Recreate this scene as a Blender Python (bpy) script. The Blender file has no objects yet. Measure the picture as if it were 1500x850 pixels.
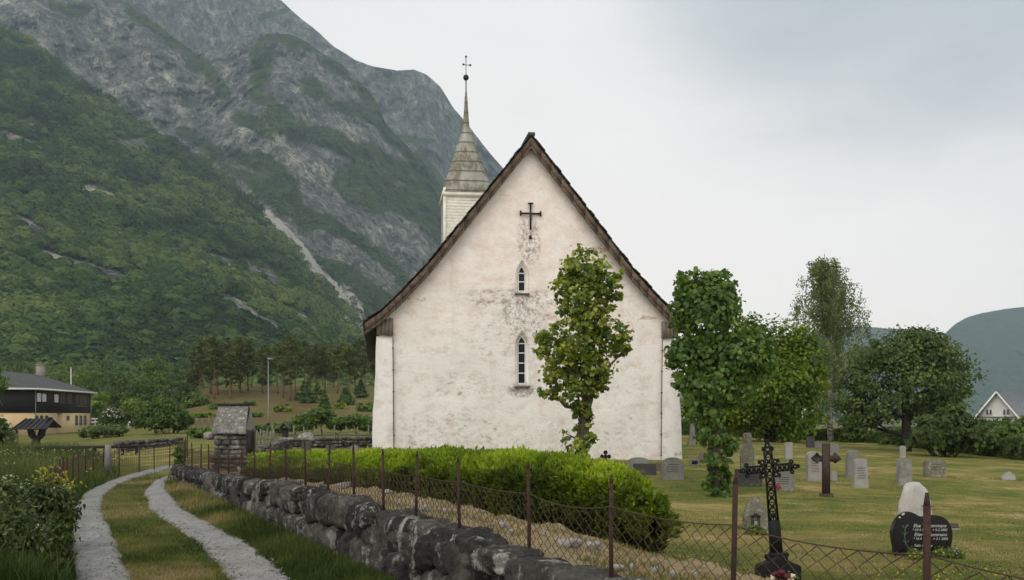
import bpy, bmesh, math, random
import numpy as np
from mathutils import Vector, Matrix
from mathutils.geometry import delaunay_2d_cdt
R = np.random.default_rng(7)
random.seed(7)
C = bpy.context.scene.collection
F, HY, CX, H = 1458.33, 608.0, 750.0, 1.6
PI = math.pi

# ------------------------------------------------------------------ helpers
def P(px, py, Y):
    return np.array([(px - CX) / F * Y, Y, H - (py - HY) / F * Y])

def smooth(a, b, x):
    t = np.clip((np.asarray(x, float) - a) / (b - a), 0, 1)
    return t * t * (3 - 2 * t)

def _hash(ix, iy, iz):
    n = (ix.astype(np.int64) * 374761393 + iy.astype(np.int64) * 668265263 + iz.astype(np.int64) * 2147483647 // 3) & 0x7fffffff
    n = ((n ^ (n >> 13)) * 1274126177) & 0x7fffffff
    n = n ^ (n >> 16)
    return (n & 0xffff) / 65535.0

def vnoise(p):
    p = np.asarray(p, float)
    i = np.floor(p).astype(np.int64); f = p - i
    f = f * f * (3 - 2 * f)
    r = 0
    for dx in (0, 1):
        for dy in (0, 1):
            for dz in (0, 1):
                w = (f[..., 0] if dx else 1 - f[..., 0]) * (f[..., 1] if dy else 1 - f[..., 1]) * (f[..., 2] if dz else 1 - f[..., 2])
                r = r + w * _hash(i[..., 0] + dx, i[..., 1] + dy, i[..., 2] + dz)
    return r

def fbm(p, o=4, g=0.5):
    p = np.asarray(p, float); a, s, t = 1.0, 0, 0
    for k in range(o):
        s = s + a * vnoise(p * (2.03 ** k) + 17.3 * k); t += a; a *= g
    return s / t

OFF = {}
def tag(o, label=None, cat=None, group=None, kind=None):
    if label: o['label'] = label
    if cat: o['category'] = cat
    if group: o['group'] = group
    if kind: o['kind'] = kind
    return o

def thing(name, label, cat, loc, group=None, rz=0.0):
    o = bpy.data.objects.new(name, None); C.objects.link(o)
    o.location = Vector(loc); o.rotation_euler = (0, 0, rz); o.empty_display_size = .2
    OFF[o.name] = np.array(loc, float)
    return tag(o, label, cat, group)

class MB:
    """collects vertices and faces, builds ONE mesh object"""
    def __init__(s): s.v = []; s.q = []; s.t = []; s.n = 0; s.tint = []; s.ex = []
    def add(s, v, q=None, t=None, tint=0.5):
        v = np.asarray(v, float).reshape(-1, 3)
        s.v.append(v)
        if q is not None and len(q): s.q.append(np.asarray(q, np.int64).reshape(-1, 4) + s.n)
        if t is not None and len(t): s.t.append(np.asarray(t, np.int64).reshape(-1, 3) + s.n)
        s.tint.append(np.broadcast_to(np.asarray(tint, float), (len(v),)))
        s.n += len(v); return s
    def box(s, c, size, rz=0, tint=.5, taper=1.0):
        x, y, z = np.array(size) / 2
        k = taper
        v = np.array([[-x, -y, -z], [x, -y, -z], [x, y, -z], [-x, y, -z], [-x*k, -y*k, z], [x*k, -y*k, z], [x*k, y*k, z], [-x*k, y*k, z]])
        if rz:
            c_, s_ = math.cos(rz), math.sin(rz)
            v[:, :2] = v[:, :2] @ np.array([[c_, s_], [-s_, c_]])
        return s.add(v + np.array(c), [[0, 3, 2, 1], [4, 5, 6, 7], [0, 1, 5, 4], [1, 2, 6, 5], [2, 3, 7, 6], [3, 0, 4, 7]], tint=tint)
    def hexa(s, v, tint=.5):
        return s.add(v, [[0, 3, 2, 1], [4, 5, 6, 7], [0, 1, 5, 4], [1, 2, 6, 5], [2, 3, 7, 6], [3, 0, 4, 7]], tint=tint)
    def bar(s, a, b, w, h=None, up=(0, 0, 1), tint=.5):
        a, b = np.array(a, float), np.array(b, float); h = h or w
        d = b - a; d = d / (np.linalg.norm(d) + 1e-9); up = np.array(up, float)
        if abs(d @ up) > .95: up = np.array([0, 1., 0])
        x = np.cross(d, up); x /= np.linalg.norm(x); y = np.cross(x, d)
        o = [(-w/2, -h/2), (w/2, -h/2), (w/2, h/2), (-w/2, h/2)]
        v = [a + x*p + y*q for p, q in o] + [b + x*p + y*q for p, q in o]
        return s.hexa(np.array(v), tint)
    def tube(s, pts, rad, n=6, tint=.5, cap=True, wob=0):
        pts = np.asarray(pts, float); m = len(pts)
        rad = np.broadcast_to(np.asarray(rad, float), (m,))
        d = np.gradient(pts, axis=0); d /= np.linalg.norm(d, axis=1)[:, None] + 1e-9
        ref = np.array([0, 0, 1.]) if abs(d[:, 2]).mean() < .8 else np.array([1., 0, 0])
        x = np.cross(d, ref); x /= np.linalg.norm(x, axis=1)[:, None] + 1e-9
        y = np.cross(d, x)
        a = np.arange(n) * 2 * PI / n
        rr = rad[:, None] * (1 + (wob * (R.random((m, n)) - .5) if wob else 0))
        v = pts[:, None] + rr[..., None] * (np.cos(a)[None, :, None] * x[:, None] + np.sin(a)[None, :, None] * y[:, None])
        i = np.arange(m - 1)[:, None] * n; k = np.arange(n)[None]
        q = np.stack([i + k, i + (k + 1) % n, i + n + (k + 1) % n, i + n + k], -1).reshape(-1, 4)
        t = None
        vv = v.reshape(-1, 3)
        if cap:
            vv = np.vstack([vv, pts[:1], pts[-1:]])
            kk = np.arange(n)
            t = np.vstack([np.stack([np.full(n, m*n), (kk+1) % n, kk], -1), np.stack([np.full(n, m*n+1), (m-1)*n + kk, (m-1)*n + (kk+1) % n], -1)])
        return s.add(vv, q, t, tint)
    def lathe(s, c, prof, n=16, tint=.5):
        c = np.array(c, float); prof = np.asarray(prof, float); m = len(prof)
        a = np.arange(n) * 2 * PI / n
        v = np.stack([c[0] + prof[:, :1] * np.cos(a), c[1] + prof[:, :1] * np.sin(a), c[2] + np.repeat(prof[:, 1:], n, 1)], -1).reshape(-1, 3)
        i = np.arange(m - 1)[:, None] * n; k = np.arange(n)[None]
        q = np.stack([i + k, i + (k + 1) % n, i + n + (k + 1) % n, i + n + k], -1).reshape(-1, 4)
        return s.add(v, q, tint=tint)
    def build(s, name, mat, parent=None, loc=None, smooth_=False, off=None):
        v = np.vstack(s.v)
        base = np.zeros(3)
        if parent is not None: base = OFF.get(parent.name, np.zeros(3))
        elif loc is not None: base = np.array(loc, float)
        v = v - base
        me = bpy.data.meshes.new(name)
        nq = sum(len(a) for a in s.q); nt = sum(len(a) for a in s.t)
        me.vertices.add(len(v)); me.vertices.foreach_set('co', v.astype(np.float32).ravel())
        li = []
        if nq: li.append(np.vstack(s.q).ravel())
        if nt: li.append(np.vstack(s.t).ravel())
        li = np.concatenate(li).astype(np.int32)
        me.loops.add(len(li)); me.loops.foreach_set('vertex_index', li)
        me.polygons.add(nq + nt)
        ls = np.concatenate([np.arange(nq) * 4, nq * 4 + np.arange(nt) * 3]).astype(np.int32)
        me.polygons.foreach_set('loop_start', ls)
        if smooth_: me.polygons.foreach_set('use_smooth', np.ones(nq + nt, bool))
        at = me.attributes.new('tint', 'FLOAT', 'POINT'); at.data.foreach_set('value', np.concatenate(s.tint).astype(np.float32))
        for nm, arr in s.ex:
            a2 = me.attributes.new(nm, 'FLOAT', 'POINT'); a2.data.foreach_set('value', np.asarray(arr, np.float32))
        me.update(calc_edges=True); me.validate()
        if mat: me.materials.append(mat)
        o = bpy.data.objects.new(name, me); C.objects.link(o)
        if parent is not None: o.parent = parent
        elif loc is not None: o.location = Vector(base)
        OFF[o.name] = base
        return o

def dup(root, loc, rz=None, scale=None, label=None, group=None):
    r = root.copy(); C.objects.link(r); r.location = Vector(loc)
    if rz is not None: r.rotation_euler = (0, 0, rz)
    if scale is not None: r.scale = scale if hasattr(scale, '__len__') else (scale,) * 3
    if label: r['label'] = label
    if group: r['group'] = group
    for ch in list(root.children):
        c = ch.copy(); C.objects.link(c); c.parent = r
        for g in ch.children:
            d = g.copy(); C.objects.link(d); d.parent = c
    return r

def bmesh_obj(name, bm, mat, parent=None, loc=None, smooth_=False):
    v0 = OFF.get(parent.name, np.zeros(3)) if parent is not None else np.array(loc if loc is not None else (0, 0, 0), float)
    bmesh.ops.translate(bm, verts=bm.verts, vec=Vector(-v0))
    me = bpy.data.meshes.new(name); bm.to_mesh(me); bm.free()
    if smooth_:
        for p in me.polygons: p.use_smooth = True
    me.materials.append(mat)
    o = bpy.data.objects.new(name, me); C.objects.link(o)
    if parent is not None: o.parent = parent
    elif loc is not None: o.location = Vector(v0)
    OFF[o.name] = v0
    return o

# ------------------------------------------------------------------ materials
class NT:
    def __init__(s, name):
        s.m = bpy.data.materials.new(name); s.m.use_nodes = True; s.t = s.m.node_tree; s.t.nodes.clear()
        s.out = s.n('ShaderNodeOutputMaterial')
        s.co = s.n('ShaderNodeTexCoord').outputs['Object']
        s.geo = s.n('ShaderNodeNewGeometry')
    def n(s, t, **k):
        x = s.t.nodes.new(t)
        for a, b in k.items(): setattr(x, a, b)
        return x
    def L(s, a, b): s.t.links.new(a, b)
    def put(s, sock, v):
        if hasattr(v, 'is_output'): s.L(v, sock)
        elif v is not None:
            if sock.type == 'RGBA' and hasattr(v, '__len__') and len(v) == 3: v = (*v, 1)
            sock.default_value = v
    def math(s, op, a, b=None, c=None, clamp=False):
        x = s.n('ShaderNodeMath', operation=op, use_clamp=clamp)
        s.put(x.inputs[0], a)
        if b is not None: s.put(x.inputs[1], b)
        if c is not None: s.put(x.inputs[2], c)
        return x.outputs[0]
    def noise(s, scale, detail=4, rough=.6, vec=None, dist=0, stretch=None):
        v = vec or s.co
        if stretch:
            mp = s.n('ShaderNodeMapping'); s.L(v, mp.inputs[0]); mp.inputs['Scale'].default_value = stretch; v = mp.outputs[0]
        x = s.n('ShaderNodeTexNoise'); s.L(v, x.inputs['Vector'])
        x.inputs['Scale'].default_value = scale; x.inputs['Detail'].default_value = detail; x.inputs['Roughness'].default_value = rough
        x.inputs['Distortion'].default_value = dist
        return x.outputs['Fac']
    def vor(s, scale, feature='F1', vec=None, out='Distance', rnd=1.0):
        x = s.n('ShaderNodeTexVoronoi', feature=feature); s.L(vec or s.co, x.inputs['Vector']); x.inputs['Scale'].default_value = scale
        if 'Randomness' in x.inputs: x.inputs['Randomness'].default_value = rnd
        return x.outputs[out]
    def ramp(s, f, stops, interp='LINEAR'):
        x = s.n('ShaderNodeValToRGB'); s.L(f, x.inputs[0]); e = x.color_ramp.elements; x.color_ramp.interpolation = interp
        while len(e) < len(stops): e.new(.5)
        for k, (p, c) in enumerate(stops):
            e[k].position = p; e[k].color = (*c, 1) if hasattr(c, '__len__') else (c, c, c, 1)
        return x.outputs[0]
    def sm(s, f, a, b):
        x = s.n('ShaderNodeMapRange', interpolation_type='SMOOTHSTEP'); s.put(x.inputs[0], f)
        x.inputs[1].default_value = a; x.inputs[2].default_value = b
        return x.outputs[0]
    def mix(s, f, a, b, mode='MIX'):
        x = s.n('ShaderNodeMix', data_type='RGBA', blend_type=mode)
        s.put(x.inputs[0], f); s.put(x.inputs[6], a); s.put(x.inputs[7], b)
        return x.outputs[2]
    def attr(s, nm):
        x = s.n('ShaderNodeAttribute'); x.attribute_name = nm; return x.outputs['Fac']
    def bump(s, h, strength=.5, dist=.02, nrm=None):
        x = s.n('ShaderNodeBump'); s.L(h, x.inputs['Height']); x.inputs['Strength'].default_value = strength; x.inputs['Distance'].default_value = dist
        if nrm: s.L(nrm, x.inputs['Normal'])
        return x.outputs[0]
    def bsdf(s, col, rough=.8, metal=0, nrm=None, spec=.3, trans=None):
        b = s.n('ShaderNodeBsdfPrincipled')
        s.put(b.inputs['Base Color'], col); s.put(b.inputs['Roughness'], rough); b.inputs['Metallic'].default_value = metal
        b.inputs['Specular IOR Level'].default_value = spec
        if nrm: s.L(nrm, b.inputs['Normal'])
        o = b.outputs[0]
        if trans:
            tr = s.n('ShaderNodeBsdfTranslucent'); s.put(tr.inputs[0], trans[1])
            mx = s.n('ShaderNodeMixShader'); mx.inputs[0].default_value = trans[0]
            s.L(o, mx.inputs[1]); s.L(tr.outputs[0], mx.inputs[2]); o = mx.outputs[0]
        s.L(o, s.out.inputs[0]); return s.m

def plain(name, c1, c2=None, scale=6, rough=.8, bump=.3, bdist=.01, metal=0, stretch=None, spec=.3, detail=5, lo=.35, hi=.65):
    t = NT(name); c2 = c2 or tuple(x * .7 for x in c1)
    n = t.noise(scale, detail, .65, stretch=stretch)
    col = t.ramp(n, [(lo, c1), (hi, c2)])
    n2 = t.noise(scale * 6, 4, .7, stretch=stretch)
    col = t.mix(.35, col, t.ramp(n2, [(.3, (.55, .55, .55)), (.7, (1.3, 1.3, 1.3))]), 'MULTIPLY')
    return t.bsdf(col, rough, metal, t.bump(n2, bump, bdist) if bump else None, spec)

def leafmat(name, stops, trans=.3, rough=.5, spec=.25):
    t = NT(name)
    col = t.ramp(t.attr('tint'), stops)
    hv = t.n('ShaderNodeHueSaturation'); hv.inputs['Saturation'].default_value = 1.1; hv.inputs['Value'].default_value = 1.6; t.L(col, hv.inputs['Color'])
    return t.bsdf(col, rough, 0, None, spec, (trans, hv.outputs[0]))

# ------------------------------------------------------------------ ground
def wall_x(Y): return 3.05 - .47 * Y             # outer foot line of the retaining wall
def wall_top(Y): return np.interp(Y, [0, 6, 10, 12, 17.4, 22.2, 26], [.64, .66, .68, .68, .50, .38, .30])
def inward(X, Y): return (X - wall_x(Y)) * .905
def G(X, Y):
    X = np.asarray(X, float); Y = np.asarray(Y, float)
    d = inward(X, Y)
    br = np.interp(Y, [0, 6, 11, 13.5, 24, 29, 33, 45, 60, 75, 110, 200, 600, 3000], [-.1, -.15, -.28, -.35, -.32, -.05, .12, .24, .36, .36, -.1, -1.2, -4, -12])
    br = br - .03 * np.clip(X - 6, 0, 34)
    bl = np.interp(Y, [0, 10, 18, 24, 32, 44, 60, 110, 200, 600, 3000], [.1, .12, .40, .36, .42, .2, -.1, -.5, -.6, -4, -12])
    b = bl + (br - bl) * smooth(-5, 4.5, X)
    wt = wall_top(Y) - .05
    fade = 1 - smooth(20, 27, Y)
    b = b + (wt - b) * (1 - smooth(.3, 4.8, d)) * fade
    b = b + fade * (1 - smooth(1.0, 5.0, d)) * (fbm(np.stack([X * 2.1, Y * 2.1, 0 * X], -1), 4, .6) - .5) * .42 * smooth(.35, 1.1, d)
    out = np.interp(Y, [0, 30, 45, 65, 85, 113, 150, 300, 600, 3000], [0, 0, -.15, -.5, -.75, -.65, -.5, -.5, -4, -12])
    out = out + .10 * smooth(-.9, -.1, d) * (1 - smooth(20, 26, Y))
    out = out + .12 * smooth(2.5, 6, -(X + .44 * (Y - 9)) ) * (1 - smooth(20, 35, Y)) * 0
    wd = .4 + np.clip(Y - 22, 0, 8) * .5
    k = smooth(0, 1, (d - .05) / wd)
    z = out + (b - out) * k
    ppx = X / np.maximum(Y, 1) * F + CX
    hill = 8.3 * smooth(128, 235, Y) * smooth(150, 330, ppx) * (1 - smooth(760, 900, ppx))
    hill = hill + .9 * smooth(85, 128, Y) * smooth(170, 300, ppx) * (1 - smooth(700, 900, ppx))
    z = z + hill
    z = z + .03 * (fbm(np.stack([X * .6, Y * .6, 0 * X], -1), 3) - .5) * np.clip(Y / 10, .6, 6) * smooth(.2, 1.5, np.abs(d))
    return z

def Gp(x, y): return float(G(np.array([x]), np.array([y]))[0])
def hit(px, py, y0=4.0, y1=400.0):
    Y = np.geomspace(y0, y1, 6000)
    zr = H - (py - HY) / F * Y
    g = G((px - CX) / F * Y, Y)
    k = np.argmax(zr <= g)
    if zr[k] > g[k]: k = len(Y) - 1
    return np.array([(px - CX) / F * Y[k], Y[k], g[k]])
# ------------------------------------------------------------------ world, sun, camera
sc = bpy.context.scene
w = bpy.data.worlds.new("World"); sc.world = w; w.use_nodes = True
nt = w.node_tree; nt.nodes.clear()
def wn(t, **k):
    x = nt.nodes.new(t)
    for a, b in k.items(): setattr(x, a, b)
    return x
SUN_EL, SUN_AZ = math.radians(48), math.radians(205)      # azimuth measured clockwise from +Y
sky = wn('ShaderNodeTexSky', sky_type='NISHITA', sun_disc=False); sky.sun_elevation = SUN_EL; sky.sun_rotation = SUN_AZ
tc = wn('ShaderNodeTexCoord')
def wmap(scale, loc=(0, 0, 0)):
    m = wn('ShaderNodeMapping'); m.inputs['Scale'].default_value = scale; m.inputs['Location'].default_value = loc
    nt.links.new(tc.outputs['Generated'], m.inputs[0]); return m.outputs[0]
def wnoise(vec, scale, det, rough=.55, dist=.0):
    x = wn('ShaderNodeTexNoise'); nt.links.new(vec, x.inputs['Vector']); x.inputs['Scale'].default_value = scale
    x.inputs['Detail'].default_value = det; x.inputs['Roughness'].default_value = rough; x.inputs['Distortion'].default_value = dist
    return x.outputs['Fac']
def wmath(op, a, b=None, c=None, clamp=False):
    x = wn('ShaderNodeMath', operation=op, use_clamp=clamp)
    for i, v in enumerate((a, b, c)):
        if v is None: continue
        if hasattr(v, 'is_output'): nt.links.new(v, x.inputs[i])
        else: x.inputs[i].default_value = v
    return x.outputs[0]
n1 = wnoise(wmap((1, 1, 2.6), (.35, .1, .2)), 1.7, 5, .5, .4)
n2 = wnoise(wmap((1, 1, 3.2), (3.1, 1.4, .0)), 4.0, 5, .55, .6)
sep = wn('ShaderNodeSeparateXYZ'); nt.links.new(tc.outputs['Generated'], sep.inputs[0])
elev = sep.outputs[2]
# grey cloud deck thickening overhead, thickest in a bank high to the north-east
bank = wn('ShaderNodeVectorMath', operation='DOT_PRODUCT'); nt.links.new(tc.outputs['Generated'], bank.inputs[0]); bank.inputs[1].default_value = (.385, .815, .433)
bk = wn('ShaderNodeMapRange', interpolation_type='SMOOTHSTEP'); nt.links.new(bank.outputs['Value'], bk.inputs[0]); bk.inputs[1].default_value = .925; bk.inputs[2].default_value = 1.0
f = wmath('MULTIPLY_ADD', elev, 1.25, -.33)
f = wmath('MULTIPLY_ADD', wmath('SUBTRACT', n1, .5), .8, f)
f = wmath('MULTIPLY_ADD', wmath('SUBTRACT', n2, .5), .36, f)
f = wmath('MULTIPLY_ADD', bk.outputs[0], .62, f)
rp = wn('ShaderNodeValToRGB'); nt.links.new(f, rp.inputs[0]); e = rp.color_ramp.elements
stops = [(0.0, (14.0, 12.9, 12.0)), (.24, (12.6, 11.7, 11.0)), (.46, (9.2, 8.75, 8.4)), (.70, (5.9, 5.95, 5.85)), (1.0, (4.0, 4.25, 4.35))]
while len(e) < len(stops): e.new(.5)
for k, (p_, c_) in enumerate(stops): e[k].position = p_; e[k].color = (*c_, 1)
mx = wn('ShaderNodeMix', data_type='RGBA'); mx.inputs[0].default_value = .93
nt.links.new(sky.outputs[0], mx.inputs[6]); nt.links.new(rp.outputs[0], mx.inputs[7])
bg = wn('ShaderNodeBackground'); bg.inputs[1].default_value = .1; nt.links.new(mx.outputs[2], bg.inputs[0])
wo = wn('ShaderNodeOutputWorld'); nt.links.new(bg.outputs[0], wo.inputs[0])

sl = bpy.data.lights.new('sun', 'SUN'); sl.energy = 1.5; sl.angle = math.radians(50); sl.color = (1, .955, .89)
so = bpy.data.objects.new('sun', sl); C.objects.link(so)
sd = Vector((math.sin(SUN_AZ) * math.cos(SUN_EL), math.cos(SUN_AZ) * math.cos(SUN_EL), math.sin(SUN_EL)))
so.rotation_euler = sd.to_track_quat('Z', 'Y').to_euler(); so.location = (0, -20, 60)

cam = bpy.data.cameras.new('camera'); co = bpy.data.objects.new('camera', cam); C.objects.link(co)
co.location = (0, 0, H); co.rotation_euler = (PI / 2, 0, 0)
cam.sensor_width = 36; cam.lens = 35; cam.shift_y = 183 / 1500; cam.clip_end = 60000; cam.clip_start = .05
sc.camera = co
sc.view_settings.view_transform = 'Standard'; sc.view_settings.look = 'None'; sc.view_settings.gamma = 1; sc.view_settings.exposure = .17
sc.cycles.use_denoising = True
sc.cycles.max_bounces = 6; sc.cycles.diffuse_bounces = 3; sc.cycles.transmission_bounces = 4; sc.cycles.transparent_max_bounces = 4; sc.cycles.volume_bounces = 0
sc.cycles.use_adaptive_sampling = True; sc.cycles.adaptive_threshold = .015

# ------------------------------------------------------------------ ground sheet
def ground_mat():
    t = NT('turf')
    soil, fld, brn = t.attr('soil'), t.attr('field'), t.attr('brown')
    n1 = t.noise(.55, 5, .6, stretch=(.55, 1.0, 1)); n2 = t.noise(2.6, 5, .65, stretch=(.7, 1, 1)); n3 = t.noise(22, 4, .7); n4 = t.noise(90, 3, .7)
    mixn = t.math('ADD', t.math('MULTIPLY', n1, .62), t.math('MULTIPLY', n2, .38))
    lawn = t.ramp(mixn, [(.38, (.075, .108, .022)), (.47, (.145, .155, .034)), (.55, (.24, .20, .064)), (.63, (.40, .30, .145))])
    field = t.ramp(n2, [(.35, (.055, .072, .016)), (.55, (.10, .105, .026)), (.72, (.16, .135, .05))])
    so = t.ramp(n2, [(.3, (.20, .155, .085)), (.5, (.29, .225, .125)), (.7, (.12, .09, .05))])
    br = t.ramp(t.noise(.10, 5, .65), [(.35, (.085, .052, .026)), (.52, (.125, .088, .040)), (.66, (.085, .09, .026))])
    sm_ = t.sm(t.math('ADD', soil, t.math('MULTIPLY', t.math('SUBTRACT', n2, .5), .7)), .35, .62)
    c = t.mix(fld, lawn, field)
    c = t.mix(sm_, c, so)
    c = t.mix(brn, c, br)
    c = t.mix(.65, c, t.ramp(n3, [(.3, (.55, .55, .55)), (.7, (1.4, 1.4, 1.4))]), 'MULTIPLY')
    c = t.mix(.5, c, t.ramp(n4, [(.3, (.5, .5, .5)), (.7, (1.45, 1.45, 1.45))]), 'MULTIPLY')
    b = t.bump(n3, .5, .05); b = t.bump(n4, .6, .02, b)
    return t.bsdf(c, .95, 0, b, .1)
mGround = ground_mat()
az = np.radians(np.linspace(-64, 64, 520)); rr = np.concatenate([[0.3], np.geomspace(.8, 5200, 440)])
A_, R_ = np.meshgrid(az, rr)
gx, gy = R_ * np.sin(A_), R_ * np.cos(A_) - 0.0
gz = G(gx, gy)
na, nr = len(az), len(rr)
i = np.arange(nr - 1)[:, None] * na; k = np.arange(na - 1)[None]
q = np.stack([i + k, i + k + 1, i + na + k + 1, i + na + k], -1).reshape(-1, 4)
mb = MB(); mb.add(np.stack([gx, gy, gz], -1), q)
d_ = inward(gx, gy); ppx = gx / np.maximum(gy, .5) * F + CX
soil = (1 - smooth(2.3, 4.6, d_)) * smooth(-.1, .2, d_) * (1 - smooth(21, 25, gy))
fieldm = smooth(.35, -.3, d_) if False else 1 - smooth(-.3, .35, d_)
fieldm = np.maximum(fieldm * (1 - smooth(40, 60, gy) * .55), smooth(62, 72, gy) * .5)
brown = smooth(105, 135, gy) * smooth(200, 270, ppx) * (1 - smooth(430, 560, ppx) * .7) * (.40 + .95 * (fbm(np.stack([gx / 14, gy / 22, 0 * gx], -1), 4) - .15)).clip(0, 1) * (1 - smooth(700, 900, ppx))
mb.ex = [('soil', soil.ravel()), ('field', fieldm.ravel()), ('brown', brown.ravel())]
g = mb.build('ground', mGround, smooth_=True); tag(g, kind='structure')

# gravel wheel tracks
def gravel_mat():
    t = NT('gravel')
    n = t.noise(1.6, 4, .6); n2 = t.noise(26, 5, .75); v = t.vor(55)
    c = t.ramp(n, [(.35, (.195, .192, .182)), (.6, (.255, .252, .24)), (.75, (.19, .178, .15))])
    c = t.mix(.6, c, t.ramp(n2, [(.3, (.55, .55, .55)), (.7, (1.35, 1.35, 1.35))]), 'MULTIPLY')
    c = t.mix(.4, c, t.ramp(v, [(.0, (.6, .6, .6)), (.7, (1.4, 1.4, 1.4))]), 'MULTIPLY')
    ed = t.sm(t.math('ADD', t.attr('tint'), t.math('MULTIPLY', t.math('SUBTRACT', t.noise(4, 5, .7), .5), 1.1)), .62, 1.0)
    c = t.mix(t.math('MULTIPLY', ed, .8), c, (.115, .095, .06))
    c = t.mix(.55, c, t.ramp(t.noise(7, 5, .7), [(.3, (.6, .6, .58)), (.7, (1.25, 1.25, 1.25))]), 'MULTIPLY')
    return t.bsdf(c, .95, 0, t.bump(t.math('ADD', n2, v), .4, .012), .15)
mGravel = gravel_mat()
def track(L, Rr):
    ys = np.concatenate([np.linspace(684, 740, 70), np.linspace(741, 850, 110), np.geomspace(852, 1700, 50)])
    L, Rr = np.array(L, float), np.array(Rr, float)
    def ev(T, y):
        x = np.interp(y, T[:, 1], T[:, 0])
        s = (T[-1, 0] - T[-2, 0]) / (T[-1, 1] - T[-2, 1])
        return np.where(y > T[-1, 1], T[-1, 0] + (y - T[-1, 1]) * s, x)
    m = 14; mb = MB(); V = []
    for y in ys:
        Y = H * F / (y - HY)
        a, b = (ev(L, y) - CX) / F * Y, (ev(Rr, y) - CX) / F * Y
        ja = .05 * (fbm(np.array([[Y * 2.2, 3.1, 1]]), 3)[0] - .5) * 2; jb = .05 * (fbm(np.array([[Y * 2.2, 9.1, 4]]), 3)[0] - .5) * 2
        xs = np.linspace(a + ja - .05, b + jb + .05, m)
        V.append(np.stack([xs, np.full(m, Y), G(xs, np.full(m, Y)) - .03 + .07 * np.sin(np.linspace(0, PI, m)) ** .35], -1))
    V = np.array(V); n = len(ys)
    i = np.arange(n - 1)[:, None] * m; k = np.arange(m - 1)[None]
    q = np.stack([i + k, i + m + k, i + m + k + 1, i + k + 1], -1).reshape(-1, 4)
    mb.add(V, q, tint=np.tile(np.abs(np.linspace(-1, 1, m)), n))
    o = mb.build('gravel_path', mGravel, smooth_=True); tag(o, kind='structure'); return o
TL = ([(236, 684), (190, 696), (160, 706), (129, 722), (109, 742), (104, 770), (104, 800), (106, 850)], [(262, 684), (200, 700), (172, 710), (148, 728), (147, 750), (172, 806), (191, 850)])
TR = ([(262, 684), (256, 694), (229, 706), (212, 722), (222, 748), (256, 772), (300, 804), (336, 850)], [(275, 684), (259, 692), (243, 708), (240, 719), (246, 727), (267, 749), (292, 763), (334, 788), (363, 802), (424, 850)])
track(*TL); track(*TR)

# ------------------------------------------------------------------ mountains
def rock_mat():
    t = NT('mountain_rock')
    veg, scree, tone = t.attr('veg'), t.attr('scree'), t.attr('tone')
    nA = t.noise(.006, 6, .62); nB = t.noise(.028, 6, .7, stretch=(1, 1, .28)); nC = t.noise(.11, 5, .72, stretch=(1, 1, .4)); nD = t.noise(.035, 5, .7)
    nE = t.noise(.20, 5, .8, stretch=(1, 1, .45)); nV = t.noise(.045, 5, .7, stretch=(1, 1, .10))
    rock = t.ramp(nB, [(.30, (.055, .060, .057)), (.42, (.118, .128, .112)), (.55, (.195, .203, .175)), (.68, (.36, .345, .285))])
    rock = t.mix(.8, rock, t.ramp(nV, [(.34, (.35, .36, .36)), (.47, (.95, .95, .95)), (.66, (1.45, 1.42, 1.36))]), 'MULTIPLY')
    ck = t.math('MINIMUM', t.sm(t.math('ABSOLUTE', t.math('SUBTRACT', t.noise(.011, 6, .65, stretch=(1.2, 1.2, .45)), .5)), .002, .022), t.sm(t.math('ABSOLUTE', t.math('SUBTRACT', t.noise(.030, 5, .65, stretch=(1, 1, .35)), .5)), .004, .05))
    rock = t.mix(t.math('MULTIPLY', t.math('SUBTRACT', 1.0, ck), .75), rock, (.028, .031, .030))
    rock = t.mix(.85, rock, t.ramp(nE, [(.32, (.30, .30, .30)), (.5, (1, 1, 1)), (.68, (1.65, 1.62, 1.55))]), 'MULTIPLY')
    rock = t.mix(.75, rock, t.ramp(nC, [(.28, (.4, .4, .4)), (.5, (1, 1, 1)), (.74, (1.55, 1.5, 1.42))]), 'MULTIPLY')
    pale = t.sm(t.noise(.012, 5, .7), .60, .74)
    rock = t.mix(t.math('MULTIPLY', pale, .45), rock, (.30, .28, .235))
    rock = t.mix(1.0, rock, t.ramp(tone, [(0, (.55, .58, .6)), (.5, (1, 1, 1)), (1, (1.5, 1.45, 1.38))]), 'MULTIPLY')
    gr = t.ramp(nD, [(.3, (.022, .036, .012)), (.5, (.040, .062, .018)), (.68, (.075, .098, .028)), (.8, (.11, .115, .045))])
    gr = t.mix(.6, gr, t.ramp(nC, [(.3, (.45, .45, .45)), (.7, (1.5, 1.5, 1.5))]), 'MULTIPLY')
    vf = t.math('ADD', veg, t.math('ADD', t.math('MULTIPLY', t.math('SUBTRACT', nB, .5), .9), t.math('MULTIPLY', t.math('SUBTRACT', nA, .5), .8)))
    c = t.mix(t.sm(vf, .38, .58), rock, gr)
    sf = t.math('ADD', scree, t.math('MULTIPLY', t.math('SUBTRACT', nC, .5), .8))
    c = t.mix(t.sm(sf, .42, .6), c, t.ramp(nC, [(.3, (.30, .29, .25)), (.7, (.50, .48, .42))]))
    b = t.bump(nB, .8, 9); b = t.bump(nV, 1.0, 10, b); b = t.bump(nC, 1.0, 3, b)
    return t.bsdf(c, .95, 0, b, .08)
mRock = rock_mat()

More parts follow.
